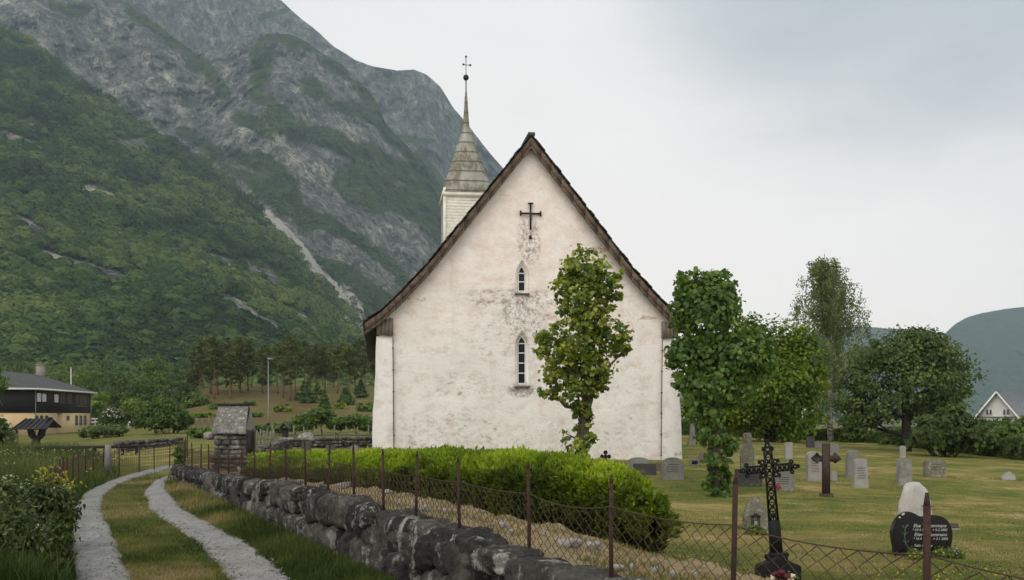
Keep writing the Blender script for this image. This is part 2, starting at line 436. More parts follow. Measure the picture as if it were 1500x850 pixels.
def warp(px, py, a=16, s=34, sd=0):
    q_ = np.stack([px / s, py / s, 0 * px + sd], -1)
    return px + a * (fbm(q_, 4, .6) - .5) * 2, py + a * .8 * (fbm(q_ + 40, 4, .6) - .5) * 2
def bandfield(px, py, bands, wp=0):
    if wp: px, py = warp(px, py, wp)
    out = np.zeros_like(px)
    for pts, wd in bands:
        pts = np.array(pts, float)
        dmin = np.full(px.shape, 1e9)
        for a, b in zip(pts[:-1], pts[1:]):
            ab = b - a; tt = np.clip(((px - a[0]) * ab[0] + (py - a[1]) * ab[1]) / (ab @ ab + 1e-9), 0, 1)
            dmin = np.minimum(dmin, np.hypot(px - a[0] - tt * ab[0], py - a[1] - tt * ab[1]))
        out = np.maximum(out, np.exp(-(dmin / wd) ** 2))
    return out

def ridge_layer(name, ridge, base_y, Yb, Yr, c0, c1, ncol, nrow, relief, rscale, ridge_j, vegf, screef, tonef, vstretch=.45, seed=0, pw=1.0):
    ridge = np.array(ridge, float)
    cols = np.linspace(c0, c1, ncol)
    ry = np.interp(cols, ridge[:, 0], ridge[:, 1])
    ry = ry + ridge_j * (fbm(np.stack([cols / 26, 0 * cols + seed, 0 * cols], -1), 5, .6) - .5) * 2
    by = np.interp(cols, *zip(*base_y)) if hasattr(base_y, '__len__') else np.full(ncol, base_y)
    t = np.linspace(-.12, 1, nrow)
    Tm, Cm = np.meshgrid(t, cols, indexing='ij')
    py = by[None] + (ry - by)[None] * Tm
    Yd = Yb * (Yr / Yb) ** (np.clip(Tm, 0, 1) ** pw)
    pos = np.stack([(Cm - CX) / F * Yd, Yd * .6, H - (py - HY) / F * Yd], -1)
    q_ = np.stack([pos[..., 0] / rscale, pos[..., 1] / rscale + seed, pos[..., 2] / rscale * vstretch], -1)
    n = fbm(q_, 6, .62); rg = 1 - np.abs(fbm(q_ * .7 + 5, 6, .62) * 2 - 1) * 2.2
    dis = (n - .5) * 1.5 + (rg - .5) * .6
    Yd = Yd * (1 + relief * dis * smooth(-.05, .08, Tm))
    X = (Cm - CX) / F * Yd; Z = H - (py - HY) / F * Yd
    # back side falls away so the ridge has a body
    Z = np.maximum(Z, -13.4); V = np.stack([X, Yd, Z], -1)
    back = V[-1].copy(); back2 = []
    for s_, dz in ((1.02, .95), (1.05, .7), (1.08, .3), (1.1, 0)):
        bb = back.copy(); bb[:, :2] *= s_; bb[:, 2] = back[:, 2] * dz - (5 if dz == 0 else 0); back2.append(bb)
    V = np.concatenate([V, np.array(back2)], 0)
    nr2 = V.shape[0]
    veg = vegf(Cm, py); scr = screef(Cm, py) if screef else 0 * Cm; tone = tonef(Cm, py) if tonef else .5 + 0 * Cm
    padf = lambda a: np.concatenate([a, np.repeat(a[-1:], 4, 0)], 0).ravel()
    i = np.arange(nr2 - 1)[:, None] * ncol; k = np.arange(ncol - 1)[None]
    q = np.stack([i + k, i + k + 1, i + ncol + k + 1, i + ncol + k], -1).reshape(-1, 4)
    mb = MB(); mb.add(V, q); mb.ex = [('veg', padf(veg)), ('scree', padf(scr)), ('tone', padf(tone))]
    o = mb.build(name, mRock, smooth_=True); tag(o, kind='structure')
    return V[:nrow], py, cols, veg, scr

RA = [(-500, -220), (-200, -50), (0, 42), (46, 60), (70, 85), (117, 120), (166, 148), (187, 170), (247, 201), (304, 240), (353, 283), (388, 309), (438, 353), (465, 388), (488, 418), (510, 438), (522, 462), (540, 492), (600, 535), (700, 575)]
rockA = [([(18, 318), (60, 345)], 10), ([(60, 372), (110, 388), (175, 412)], 10), ([(20, 378), (60, 402)], 9), ([(5, 402), (50, 425)], 8), ([(185, 385), (205, 400)], 6),
         ([(300, 372), (345, 392)], 6), ([(372, 398), (402, 412)], 6), ([(328, 436), (372, 455)], 7), ([(350, 455), (400, 480), (440, 510)], 6), ([(392, 440), (450, 470), (475, 500)], 6), ([(165, 205), (215, 220)], 5), ([(0, 195), (45, 215)], 6), ([(215, 450), (240, 470)], 6), ([(120, 275), (170, 290)], 6), ([(20, 285), (40, 295)], 7), ([(255, 365), (268, 372)], 4), ([(225, 440), (232, 446)], 5)]
screeL = [([(390, 314), (422, 343), (436, 358), (459, 389), (492, 427), (510, 447)], 10), ([(503, 430), (520, 449), (525, 478)], 15), ([(512, 452), (499, 477), (492, 502)], 8)]
vA = lambda x, y: 1.15 - 1.3 * bandfield(x, y, [(p_, w_ * 1.35) for p_, w_ in rockA], 9) - .9 * bandfield(x, y, screeL, 3) - .9 * np.clip(fbm(np.stack([x / 40, y / 26, 0 * x + 8], -1), 4, .6) - .60, 0, 1) * 5
LA = ridge_layer('mountain_slope', RA, 598, 330, 1250, -420, 700, 560, 330, .05, 160, 3.0, vA, lambda x, y: bandfield(x, y, screeL, 3), lambda x, y: .62 + 0 * x, .6, 3, .8)
RB = [(-500, -420), (-100, -200), (60, -90), (170, -4), (215, 22), (250, 52), (290, 79), (330, 68), (380, 50), (420, 50), (450, 62), (480, 82), (502, 97), (530, 124), (548, 143), (565, 180), (590, 208), (620, 238), (650, 278), (700, 350), (760, 440), (830, 560)]
vegB = [([(172, 2), (213, 28), (252, 60), (290, 86), (318, 115), (335, 150)], 11), ([(368, 66), (420, 56), (467, 72), (500, 102)], 15), ([(509, 108), (548, 146), (562, 180), (592, 215), (640, 275)], 9), ([(378, 85), (380, 141)], 16),
        ([(449, 117), (491, 152), (548, 170), (576, 205)], 13), ([(400, 165), (440, 190), (491, 200), (520, 219), (580, 245), (647, 285)], 14), ([(527, 261), (597, 293), (640, 330)], 18), ([(345, 226), (403, 250), (420, 285)], 20),
        ([(418, 294), (465, 326), (523, 347), (582, 397), (600, 420)], 9), ([(506, 268), (565, 300)], 13), ([(470, 395), (550, 440), (600, 470)], 16), ([(300, 215), (350, 255), (400, 290)], 12), ([(270, 200), (300, 215)], 9), ([(520, 470), (600, 500)], 30), ([(85, 10), (130, 15)], 10), ([(350, 170), (395, 200)], 9)]
paleB = [([(105, 90), (125, 105)], 9), ([(200, 70), (225, 110)], 10), ([(245, 95), (250, 120)], 6), ([(360, 185), (400, 200)], 12), ([(425, 215), (445, 270)], 14), ([(470, 250), (510, 290)], 10), ([(300, 130), (330, 170)], 14), ([(480, 170), (530, 200)], 8), ([(260, 215), (320, 250)], 8)]
LB = ridge_layer('mountain_cliff', RB, [(-500, 470), (330, 420), (600, 560), (830, 600)], 1300, 1950, -420, 830, 640, 360, .075, 190, 3.5, lambda x, y: .80 * bandfield(x, y, [(p_, w_ * 1.25) for p_, w_ in vegB], 15) - .04 + 1.0 * (fbm(np.stack([x / 44, y / 30, 0 * x + 3], -1), 5, .62) - .5) + .22 * smooth(250, 420, x) * smooth(90, 250, y), lambda x, y: .9 * bandfield(x, y, screeL, 3), lambda x, y: .42 + .5 * bandfield(x, y, paleB), .35, 11)
RC = [(-500, -500), (100, -220), (300, -85), (410, 0), (430, 18), (460, 42), (490, 70), (520, 87), (545, 97), (580, 103), (606, 101), (625, 110), (645, 128), (665, 160), (690, 190), (715, 222), (735, 245), (770, 275), (830, 330), (900, 420), (1000, 560), (1050, 600)]
vegC = [([(583, 200), (633, 207)], 7), ([(615, 225), (660, 295)], 9), ([(380, 25), (420, 15)], 6), ([(690, 260), (760, 330)], 12)]
LC = ridge_layer('mountain_dome', RC, [(-500, 300), (500, 380), (1050, 606)], 2200, 2900, -420, 1050, 560, 260, .07, 330, 2.0, lambda x, y: .75 * bandfield(x, y, vegC, 10) + .10 + .5 * (fbm(np.stack([x / 50, y / 20, 0 * x + 13], -1), 5, .62) - .5), None, lambda x, y: .40 + 0 * x, .35, 23)
RD = [(1040, 590), (1100, 560), (1150, 500), (1200, 484), (1250, 478), (1280, 479), (1320, 482), (1385, 488), (1420, 500), (1600, 520), (1750, 560)]
LD = ridge_layer('mountain_distant', RD, 606, 4400, 4900, 1040, 1750, 160, 60, .05, 900, 2.0, lambda x, y: .5 + 0 * x, None, None, .5, 31)
RE = [(1180, 606), (1260, 580), (1330, 545), (1383, 489), (1400, 474), (1415, 466), (1440, 458), (1470, 453), (1500, 450), (1600, 440), (1750, 420), (1950, 380)]
LE = ridge_layer('mountain_across_the_lake', RE, 608, 3900, 4900, 1180, 1950, 260, 120, .07, 900, 2.0, lambda x, y: .62 + 0 * x, None, None, .5, 41)

# far forest that cloaks the slopes, as one mass
def crowns(pos, rad, nper, seed, flat=.85, tint0=.5, tj=.3, size=.62):
    """leafy crowns: for each tree an irregular shell of leaf sprays"""
    r = np.random.default_rng(seed)
    idx = np.repeat(np.arange(len(pos)), nper)
    n = len(idx)
    u = r.normal(size=(n, 3)); u /= np.linalg.norm(u, axis=1)[:, None]; u[:, 2] = np.abs(u[:, 2]) * 1.0 - .25
    lump = .72 + .5 * vnoise(u * 1.9 + (idx[:, None] * 3.7)) + .1 * r.random(n)
    c = pos[idx] + u * (rad[idx] * lump)[:, None] * np.array([1, 1, flat])
    nn = u + np.array([0, 0, .25]) + r.normal(size=(n, 3)) * .30; nn /= np.linalg.norm(nn, axis=1)[:, None]
    a = np.cross(nn, r.normal(size=(n, 3))); a /= np.linalg.norm(a, axis=1)[:, None] + 1e-9
    b = np.cross(nn, a)
    s = (rad[idx] * size * (.6 + .7 * r.random(n)))[:, None]
    V = np.stack([c - a * s * .5, c - b * s * .42 + nn * s * .1, c + a * s * .5, c + b * s * .42], 1).reshape(-1, 3)
    tint = np.clip(tint0 + tj * (r.random(len(pos)) - .5), 0, 1)[idx] + (r.random(n) - .5) * .16
    return V, np.arange(n * 4).reshape(-1, 4), np.repeat(np.clip(tint, 0, 1), 4)

mFar = leafmat('far_forest_leaf', [(0, (.024, .044, .016)), (.35, (.048, .086, .025)), (.65, (.080, .132, .035)), (1, (.140, .178, .052))], .2, .8, .05)
def scatter(layer, n, radm, seed, vth, y0=None, y1=None, pxr=(-60, 700)):
    V, py, cols, veg, scr = layer
    r = np.random.default_rng(seed)
    u = r.random(n) * (V.shape[1] - 1.001)
    tmin = .12 / 1.12
    yy = r.random(n); ti = (tmin + (1 - tmin) * yy) * (V.shape[0] - 1.001)
    i0, j0 = ti.astype(int), u.astype(int); fi, fj = ti - i0, u - j0
    def bl(a):
        if a.ndim == 3: fi_, fj_ = fi[:, None], fj[:, None]
        else: fi_, fj_ = fi, fj
        return a[i0, j0] * (1-fi_) * (1-fj_) + a[i0+1, j0] * fi_ * (1-fj_) + a[i0, j0+1] * (1-fi_) * fj_ + a[i0+1, j0+1] * fi_ * fj_
    p = bl(V); vg = bl(veg); sc_ = bl(scr); y_ = bl(py); c_ = cols[j0] + fj * (cols[1] - cols[0])
    nz = fbm(p * np.array([.012, .012, .02]), 4)
    # the chance of keeping a tree follows how wooded the slope is there; weight by column height so the picture density is even
    colh = np.abs(py[-1, j0] - py[0, j0])
    keep = (vg + (nz - .5) * .9 > vth + .25 * r.random(n)) & (r.random(n) < colh / 700) & (c_ > pxr[0]) & (c_ < pxr[1])
    if y0 is not None: keep &= (y_ > y0)
    p = p[keep]; nz = nz[keep]; y_ = y_[keep]
    rad = radm * (.45 + .95 * r.random(len(p)) ** 1.3) * (.75 + .5 * nz)
    p[:, 2] += rad * .35
    return p, rad, nz, y_
mb = MB()
p, rad, nz, yy = scatter(LA, 34000, 5.4, 5, .46)
prad = rad / p[:, 1] * F
nper = np.clip(prad ** 2 * 1.7, 26, 420).astype(int)
V, q, ti = crowns(p, rad, nper, 6, .95, .47, .62, .36)
big = np.repeat(nz, nper).repeat(4)
mb.add(V, q, tint=np.clip(ti + (big - .5) * 1.9 + .10 * smooth(330, 480, np.repeat(yy * 0 + (p[:, 0] / p[:, 1] * F + CX), nper).repeat(4)), 0, 1))
print('forest A', len(p), len(q))
o = mb.build('slope_forest', mFar); tag(o, 'deciduous forest covering the near mountain slope', 'forest', kind='stuff')
mb = MB()
p, rad, nz, yy = scatter(LB, 42000, 3.6, 8, .50)
V, q, ti = crowns(p, rad, np.full(len(p), 12), 9, .9, .42, .5, .8)
mb.add(V, q, tint=np.clip(ti + (np.repeat(nz, 48) - .5) * 1.0, 0, 1))
print('forest B', len(p), len(q))
o = mb.build('ledge_forest', mFar); tag(o, 'scrub birch on the ledges of the cliff', 'forest', kind='stuff')

# air between here and the far mountains
mh = bpy.data.materials.new('air'); mh.use_nodes = True; tn = mh.node_tree; tn.nodes.clear()
ou = tn.nodes.new('ShaderNodeOutputMaterial'); pv = tn.nodes.new('ShaderNodeVolumePrincipled')
pv.inputs['Color'].default_value = (.62, .84, 1.0, 1); pv.inputs['Density'].default_value = .00013; pv.inputs['Anisotropy'].default_value = .0
tn.links.new(pv.outputs[0], ou.inputs['Volume'])
mb = MB(); mb.box((0, 2750, 1292.75), (14000, 6500, 2614.5)); hz = mb.build('haze', mh); tag(hz, kind='stuff')
hz.location.z = 0
# haze floor sits below the lowest ground
# ------------------------------------------------------------------ the church
def plaster_mat():
    t = NT('limewash')
    co = t.co
    n1 = t.noise(.55, 6, .62); n2 = t.noise(1.7, 6, .7, stretch=(1, 1, 1.35)); n3 = t.noise(9, 5, .7); n4 = t.noise(40, 3, .7)
    sx = t.n('ShaderNodeSeparateXYZ'); t.L(co, sx.inputs[0]); u, z = sx.outputs[0], sx.outputs[2]
    hi = t.sm(t.math('ADD', z, t.math('MULTIPLY', t.math('SUBTRACT', n1, .5), 5.5)), 2.0, 7.5)
    pink = t.mix(t.sm(n2, .36, .62), (.66, .575, .515), (.73, .685, .645))
    white = t.mix(t.sm(n2, .36, .52), (.62, .57, .515), (.72, .70, .665))
    c = t.mix(hi, white, pink)
    # worn plaster patches
    wpat = t.sm(t.math('ADD', t.noise(.9, 5, .7, stretch=(.7, 1, 2.0)), t.math('MULTIPLY', n3, .22)), .73, .80)
    c = t.mix(t.math('MULTIPLY', wpat, .8), c, (.40, .30, .225))
    # fine cracks and soot flecks
    fl = t.sm(t.math('ADD', n3, t.math('MULTIPLY', t.noise(2.2, 4, .6), .35)), .84, .93)
    c = t.mix(t.math('MULTIPLY', fl, .5), c, (.26, .23, .20))
    # soot and water stains with a place of their own: under the cross, the upper window and its string line
    def blot(cu, cz, ru, rz_, n, lo, hi_):
        a = t.math('DIVIDE', t.math('SUBTRACT', u, cu), ru); b = t.math('DIVIDE', t.math('SUBTRACT', z, cz), rz_)
        d = t.math('SQRT', t.math('ADD', t.math('MULTIPLY', a, a), t.math('MULTIPLY', b, b)))
        v = t.math('SUBTRACT', 1.0, d, clamp=True)
        return t.math('MULTIPLY', t.sm(v, .0, .45), t.sm(n, lo - .045, hi_ - .035))
    ns = t.noise(8.0, 8, .80, stretch=(1, 1, .9)); nh = t.noise(3.6, 9, .82, stretch=(.9, 1, 1.5))
    for (cu, cz, ru, rz_, n, lo, hi_, k) in ((-.02, 7.30, .50, 1.05, ns, .50, .62, .8), (-.2, 4.9, .9, 1.15, ns, .52, .64, .75), (-.55, 5.40, 2.1, .45, nh, .51, .62, .7), (-.3, 4.2, 2.2, 1.3, nh, .56, .66, .55), (-.27, 2.42, .6, .3, ns, .44, .58, .8), (1.4, .75, 3.4, .8, nh, .55, .66, .45), (-2.6, 1.0, 2.4, .9, nh, .54, .65, .5), (3.4, 5.0, .5, 1.0, ns, .54, .68, .4), (-2.2, 2.6, 1.6, .6, nh, .55, .66, .4), (3.4, 2.4, 1.2, .8, nh, .56, .68, .35)):
        c = t.mix(t.math('MULTIPLY', blot(cu, cz, ru, rz_, n, lo, hi_), k * .82), c, (.085, .07, .055))
    drip = t.sm(t.math('ADD', t.noise(2.2, 5, .65, stretch=(1, 1, .12)), t.math('MULTIPLY', n2, .2)), .66, .8)
    c = t.mix(t.math('MULTIPLY', drip, .16), c, (.40, .34, .29))
    c = t.mix(.25, c, t.ramp(n4, [(.3, (.8, .8, .8)), (.7, (1.15, 1.15, 1.15))]), 'MULTIPLY')
    b = t.bump(n2, .45, .06); b = t.bump(t.noise(4.5, 5, .7, stretch=(.9, 1, 1.25)), .55, .035, b); b = t.bump(n3, .6, .022, b); b = t.bump(n4, .4, .008, b)
    return t.bsdf(c, .95, 0, b, .1)
mPlaster = plaster_mat()
mWoodOld = plain('weathered_timber', (.155, .115, .08), (.075, .055, .042), 3, .85, .5, .01, stretch=(1, 1, 4))
mWoodGrey = plain('grey_boarding', (.20, .17, .135), (.10, .085, .07), 3, .85, .5, .01, stretch=(6, 6, .6))
mSlate = plain('roof_slate', (.075, .068, .06), (.035, .033, .03), 5, .75, .6, .012)
mTarBoard = plain('tarred_boards', (.028, .024, .02), (.014, .012, .011), 4, .7, .4, .008, stretch=(5, 5, .5))
mIron = plain('wrought_iron', (.035, .026, .02), (.018, .014, .012), 14, .55, .4, .004, .4)
mCream = plain('cream_siding', (.68, .66, .58), (.55, .53, .44), 3, .7, .2, .004)
mLeadTop = plain('leaded_glass', (.014, .016, .019), (.006, .007, .008), 9, .45, .2, .004, spec=.2)
mWhitePaint = plain('white_paint', (.74, .73, .70), (.58, .57, .54), 5, .55, .2, .003)
def spire_mat():
    t = NT('spire_sheet')
    n = t.noise(1.4, 5, .7, stretch=(1, 1, .35)); n2 = t.noise(.5, 4, .6)
    sx = t.n('ShaderNodeSeparateXYZ'); t.L(t.co, sx.inputs[0])
    fz = t.math('FRACT', t.math('MULTIPLY', sx.outputs[2], 1.72))
    seam = t.sm(fz, .80, .90)
    c = t.ramp(n, [(.33, (.32, .315, .275)), (.48, (.235, .23, .19)), (.58, (.12, .105, .065)), (.75, (.37, .37, .325))])
    c = t.mix(t.math('MULTIPLY', seam, .75), c, (.05, .05, .04))
    return t.bsdf(c, .6, .25, t.bump(t.math('SUBTRACT', n, seam), .5, .03), .3)
mSpire = spire_mat()

ang = math.atan2(.136, 1)
church = thing('stone_church', 'old whitewashed stone church with steep gable, iron cross and a small steeple', 'church', (.58, 32.7, 0), rz=ang)
ZB = -.35
def chobj(mb, name, mat, parent=church, smooth_=False):
    o = mb.build(name, mat, None, None, smooth_)
    o.parent = parent; return o
# gable outline, local u (right), v (away), z
def rake(au): return np.interp(au, [0, 1.5, 3.36, 4.3, 4.95, 5.45], [10.42, 8.52, 6.18, 5.18, 4.56, 4.15])
W2 = 4.90
def lancet(cu, zb, zs, hw, apex, n=6):
    pts = [(cu - hw, zb), (cu + hw, zb), (cu + hw, zs)]
    for k in range(1, n): a = k / n; pts.append((cu + hw * (1 - a ** 1.7), zs + (apex - zs) * a))
    pts.append((cu, apex))
    for k in range(n - 1, 0, -1): a = k / n; pts.append((cu - hw * (1 - a ** 1.7), zs + (apex - zs) * a))
    pts.append((cu - hw, zs)); return pts
wins = [(-.25, 2.62, 3.95, .135, 4.22), (-.25, 5.66, 6.26, .125, 6.52)]
holes = [lancet(w_[0], w_[1] - .05, w_[2], w_[3] + .085, w_[4] + .17) for w_ in wins]
outer = [(-W2, ZB), (W2, ZB)] + [(x, float(rake(abs(x))) + .12) for x in np.linspace(W2, -W2, 61)]
pts = []; edges = []
def addloop(lp):
    s = len(pts); pts.extend(lp); edges.extend([(s + i_, s + (i_ + 1) % len(lp)) for i_ in range(len(lp))])
addloop(outer)
for h in holes: addloop(h)
def inside(p, poly):
    c_ = False; n = len(poly); x, y = p
    for i_ in range(n):
        x1, y1 = poly[i_]; x2, y2 = poly[(i_ + 1) % n]
        if (y1 > y) != (y2 > y) and x < (x2 - x1) * (y - y1) / (y2 - y1) + x1: c_ = not c_
    return c_
for ux in np.arange(-W2 + .1, W2, .17):
    for z in np.arange(ZB + .1, 10.5, .17):
        p_ = (ux + (random.random() - .5) * .06, z + (random.random() - .5) * .06)
        if z < rake(abs(ux)) + .02 and not any(abs(p_[0] - h[0][0]) < .5 and inside(p_, [((a - w_[0]) * 1.2 + w_[0], b) for a, b in h]) for h, w_ in zip(holes, wins)): pts.append(p_)
vo, eo, fo, *_ = delaunay_2d_cdt([Vector(p_) for p_ in pts], edges, [], 1, 1e-5)
V = np.array([(v.x, 0, v.y) for v in vo])
dz_ = (fbm(np.stack([V[:, 0] * .8, V[:, 2] * .8, 0 * V[:, 0]], -1), 3) - .5) * .12 + (fbm(np.stack([V[:, 0] * 2.7, V[:, 2] * 4.5, 0 * V[:, 0] + 9], -1), 3) - .5) * .05
V[:, 1] = dz_
tris = []
for f_ in fo:
    f_ = list(f_); c_ = sum((vo[k] for k in f_), Vector((0, 0))) / len(f_)
    if any(inside((c_.x, c_.y), h) for h in holes): continue
    for k in range(1, len(f_) - 1): tris.append((f_[0], f_[k], f_[k + 1]))
mb = MB(); mb.add(V, None, tris)
LEN = 20.5
for s in (-1, 1):                                   # long sides and the far gable
    mb.add([(s * W2, 0, ZB), (s * W2, LEN, ZB), (s * W2, LEN, 4.6), (s * W2, 0, 4.6)], [[0, 1, 2, 3] if s > 0 else [3, 2, 1, 0]])
far = [(x, LEN, z) for x, z in outer]
mb.add(far, None, [(0, k + 1, k) for k in range(1, len(far) - 1)])
for h, w_ in zip(holes, wins):                      # splayed window reveals
    inn = lancet(*w_); n = len(h)
    v = [(a, .0, b) for a, b in h] + [(a, .14, b) for a, b in inn]
    mb.add(v, [[k, (k + 1) % n, n + (k + 1) % n, n + k] for k in range(n)])
chobj(mb, 'wall', mPlaster)
for w_ in wins:
    cu, zb, zs, hw, ap = w_
    inn = lancet(*w_); n = len(inn)
    mb = MB()                                       # frame
    inn2 = lancet(cu, zb + .03, zs, hw - .03, ap - .05)
    v = [(a, .11, b) for a, b in inn] + [(a, .11, b) for a, b in inn2] + [(a, .145, b) for a, b in inn2]
    mb.add(v, [[k, (k + 1) % n, n + (k + 1) % n, n + k] for k in range(n)] + [[n + k, n + (k + 1) % n, 2*n + (k + 1) % n, 2*n + k] for k in range(n)])
    nb = 4 if zs - zb > 1 else 2
    for k in range(1, nb + 1):
        z = zb + (zs - zb) * k / nb + (.02 if k < nb else 0); mb.box((cu, .125, z), (hw * 2 - .05, .03, .035))
    wf = chobj(mb, 'window', mWhitePaint)
    mb = MB(); mb.add([(a, .142, b) for a, b in inn2], None, [(0, k, k + 1) for k in range(1, n - 1)]); chobj(mb, 'glass', mLeadTop, wf)
    mb = MB(); mb.box((cu, -.03, zb - .10), (hw * 2 + .22, .10, .055)); chobj(mb, 'sill', plain('stained_sill', (.16, .14, .12), (.07, .06, .05), 9), wf)
# corner pilasters, battered outwards, with boarded eave boxes above
for s in (-1, 1):
    mb = MB(); n = 16
    zs = np.linspace(ZB, 4.12, n); V = []
    for z in zs:
        o_ = W2 + .10 + .16 * (1 - (z - ZB) / (4.12 - ZB)); j = (fbm(np.array([[z * 1.3, s * 3, 0]]), 3)[0] - .5) * .09
        V += [(s * (W2 - .44), -.07, z), (s * (o_ + j), -.06, z), (s * (o_ + j), .6, z)]
    q = []
    for k in range(n - 1):
        for a in range(2): q.append([k*3 + a, k*3 + a + 1, (k+1)*3 + a + 1, (k+1)*3 + a])
    V += [(s * (W2 - .44), .0, ZB), (s * (W2 - .44), .0, 4.12)]
    q.append([0, n*3, n*3 + 1, (n-1)*3]); 
    mb.add(V, q, [[(n-1)*3, (n-1)*3 + 1, (n-1)*3 + 2]]); chobj(mb, 'corner_pilaster', mPlaster)
    mb = MB()
    for k in range(4): mb.box((s * (W2 - .38 + k * .135), .1, 4.43 - .02 * k), (.13, .52, .56 - .06 * k))
    chobj(mb, 'eave_box', mWoodGrey)
    mb = MB()
    pp = [(s * (W2 - .435 - .004 * k), -.085 - .004 * (k % 2), 4.1 - k * .35) for k in range(12)]
    mb.tube(pp, .012, 5)
    for p_ in pp[1::2]: mb.box(p_, (.05, .03, .035))
    chobj(mb, 'lightning_wire', mIron)
# roof: slabs that flare at the eaves, verge boards and a ragged slate edge
prof_u = np.array([0, 1.0, 2.2, 3.36, 4.2, 4.85, 5.36]); prof_z = rake(prof_u) + np.array([.12] * 7); prof_z[-1] = 4.42
for s in (-1, 1):
    mb = MB(); V = []
    for v_ in (-.30, LEN + .3):
        for uu, zz in zip(prof_u, prof_z): V += [(s * uu, v_, zz), (s * uu, v_, zz + .13)]
    n = len(prof_u); m = 2 * n
    q = []
    for k in range(n - 1):
        q += [[2*k + 1, 2*k + 3, m + 2*k + 3, m + 2*k + 1], [2*k, m + 2*k, m + 2*k + 2, 2*k + 2], [2*k, 2*k + 2, 2*k + 3, 2*k + 1], [m + 2*k, m + 2*k + 1, m + 2*k + 3, m + 2*k + 2]]
    q += [[2*n - 2, 2*n - 1, m + 2*n - 1, m + 2*n - 2]]
    mb.add(V, q); roof = chobj(mb, 'roof', mTarBoard)
    mb = MB()                                        # stone slates on top, rough at the verge
    L = 0; uu = np.linspace(0, 5.40, 40)
    for k in range(len(uu) - 1):
        a = np.array([s * uu[k], 0, np.interp(uu[k], prof_u, prof_z) + .16]); b = np.array([s * uu[k + 1], 0, np.interp(uu[k + 1], prof_u, prof_z) + .16])
        vv = -.42
        while vv < LEN + .2:
            w_ = random.uniform(.35, .6) if vv > .5 else random.uniform(.3, .45)
            if vv > 2: w_ = 4.5
            j = np.array([0, 0, random.uniform(-.015, .03)])
            y0 = vv + (random.uniform(-.06, .05) if vv < -.4 else 0); y1 = vv + w_ - .01
            dn = np.array([0, 0, .035]); bb = b + (b - a) * random.uniform(.05, .3) + np.array([0, 0, .02])
            X = np.array([[a[0], y0, a[2]], [bb[0], y0, bb[2]], [bb[0], y1, bb[2]], [a[0], y1, a[2]]])
            mb.hexa(np.vstack([X + j, X + j + dn]) if s > 0 else np.vstack([X[::-1] + j, X[::-1] + j + dn])); vv += w_
    chobj(mb, 'slates', mSlate, roof)
    mb = MB()                                        # barge board in two tiers
    for (o1, o2, y_, th) in ((.10, -.13, -.36, .05), (-.12, -.27, -.325, .035)):
        for k in range(n - 1):
            for seg in range(3):
                t0, t1 = seg / 3, (seg + 1) / 3 - .01
                ua, ub = prof_u[k] + (prof_u[k+1] - prof_u[k]) * t0, prof_u[k] + (prof_u[k+1] - prof_u[k]) * t1
                za, zb_ = np.interp(ua, prof_u, prof_z), np.interp(ub, prof_u, prof_z)
                X = np.array([[s * ua, y_, za + o2], [s * ub, y_, zb_ + o2], [s * ub, y_ + th, zb_ + o2], [s * ua, y_ + th, za + o2], [s * ua, y_, za + o1], [s * ub, y_, zb_ + o1], [s * ub, y_ + th, zb_ + o1], [s * ua, y_ + th, za + o1]])
                if s < 0: X = X[[1, 0, 3, 2, 5, 4, 7, 6]]
                mb.hexa(X)
    chobj(mb, 'barge_board', mWoodOld, roof)
mb = MB()
for k in range(26): mb.box((0, -.05 + k * .82, 10.70 + random.uniform(-.01, .02)), (.22, .80, .10), tint=.5)
chobj(mb, 'ridge_cap', mSlate)
mb = MB()                                            # iron anchor cross on the gable
mb.box((.02, -.07, 8.10), (.055, .05, .86)); mb.box((.02, -.075, 8.20), (.66, .045, .055))
for x, z, a, b in ((-.31, 8.20, .05, .17), (.35, 8.20, .05, .17), (.02, 8.53, .17, .05)): mb.box((x, -.08, z), (a, .06, b))
mb.lathe((.02, -.03, 7.36), [(.0, 0), (.05, .02), (.04, .12), (.0, .15)], 8)
chobj(mb, 'iron_cross', mIron)
# the little steeple on the far end of the ridge
tv = 23.5
mb = MB(); hwt = 1.28
mb.box((0, tv, 11.6), (2 * hwt - .04, 2 * hwt - .04, 5.0))
for k in range(26):
    z = 9.6 + k * .165
    for sx_, sy_ in ((0, -1), (-1, 0), (1, 0)):
        if sy_: mb.add([(-hwt, tv - hwt - .03, z), (hwt, tv - hwt - .03, z), (hwt, tv - hwt - .005, z + .16), (-hwt, tv - hwt - .005, z + .16)], [[0, 1, 2, 3]])
        else: mb.add([(sx_ * (hwt + .03), tv - hwt, z), (sx_ * (hwt + .03), tv + hwt, z), (sx_ * (hwt + .005), tv + hwt, z + .16), (sx_ * (hwt + .005), tv - hwt, z + .16)], [[3, 2, 1, 0] if sx_ > 0 else [0, 1, 2, 3]])
for sx_ in (-1, 1): mb.box((sx_ * (hwt + .01), tv - hwt - .02, 11.6), (.16, .14, 4.9))
tw = chobj(mb, 'steeple', mCream)
mb = MB(); mb.box((0, tv, 13.72), (2 * hwt + .3, 2 * hwt + .3, .22)); chobj(mb, 'cornice', mCream, tw)
mb = MB()
prof = [(1.46, 13.83), (1.31, 14.25), (1.08, 14.95), (.76, 15.95), (.50, 16.75), (.23, 17.55), (.17, 17.95), (.12, 18.7), (.075, 19.45), (.03, 19.9)]
V = []; n = 8
for k, (r_, z) in enumerate(prof):
    cut = np.interp(k, [0, 2, 4, 9], [.30, .40, .415, .414])       # square eave easing into an octagon
    a, b = r_, r_ * (1 - cut * 1.41 * .99)
    b = r_ * np.interp(k, [0, 2, 4, 9], [.86, .70, .56, .45])
    V += [(-b, tv - a, z), (b, tv - a, z), (a, tv - b, z), (a, tv + b, z), (b, tv + a, z), (-b, tv + a, z), (-a, tv + b, z), (-a, tv - b, z)]
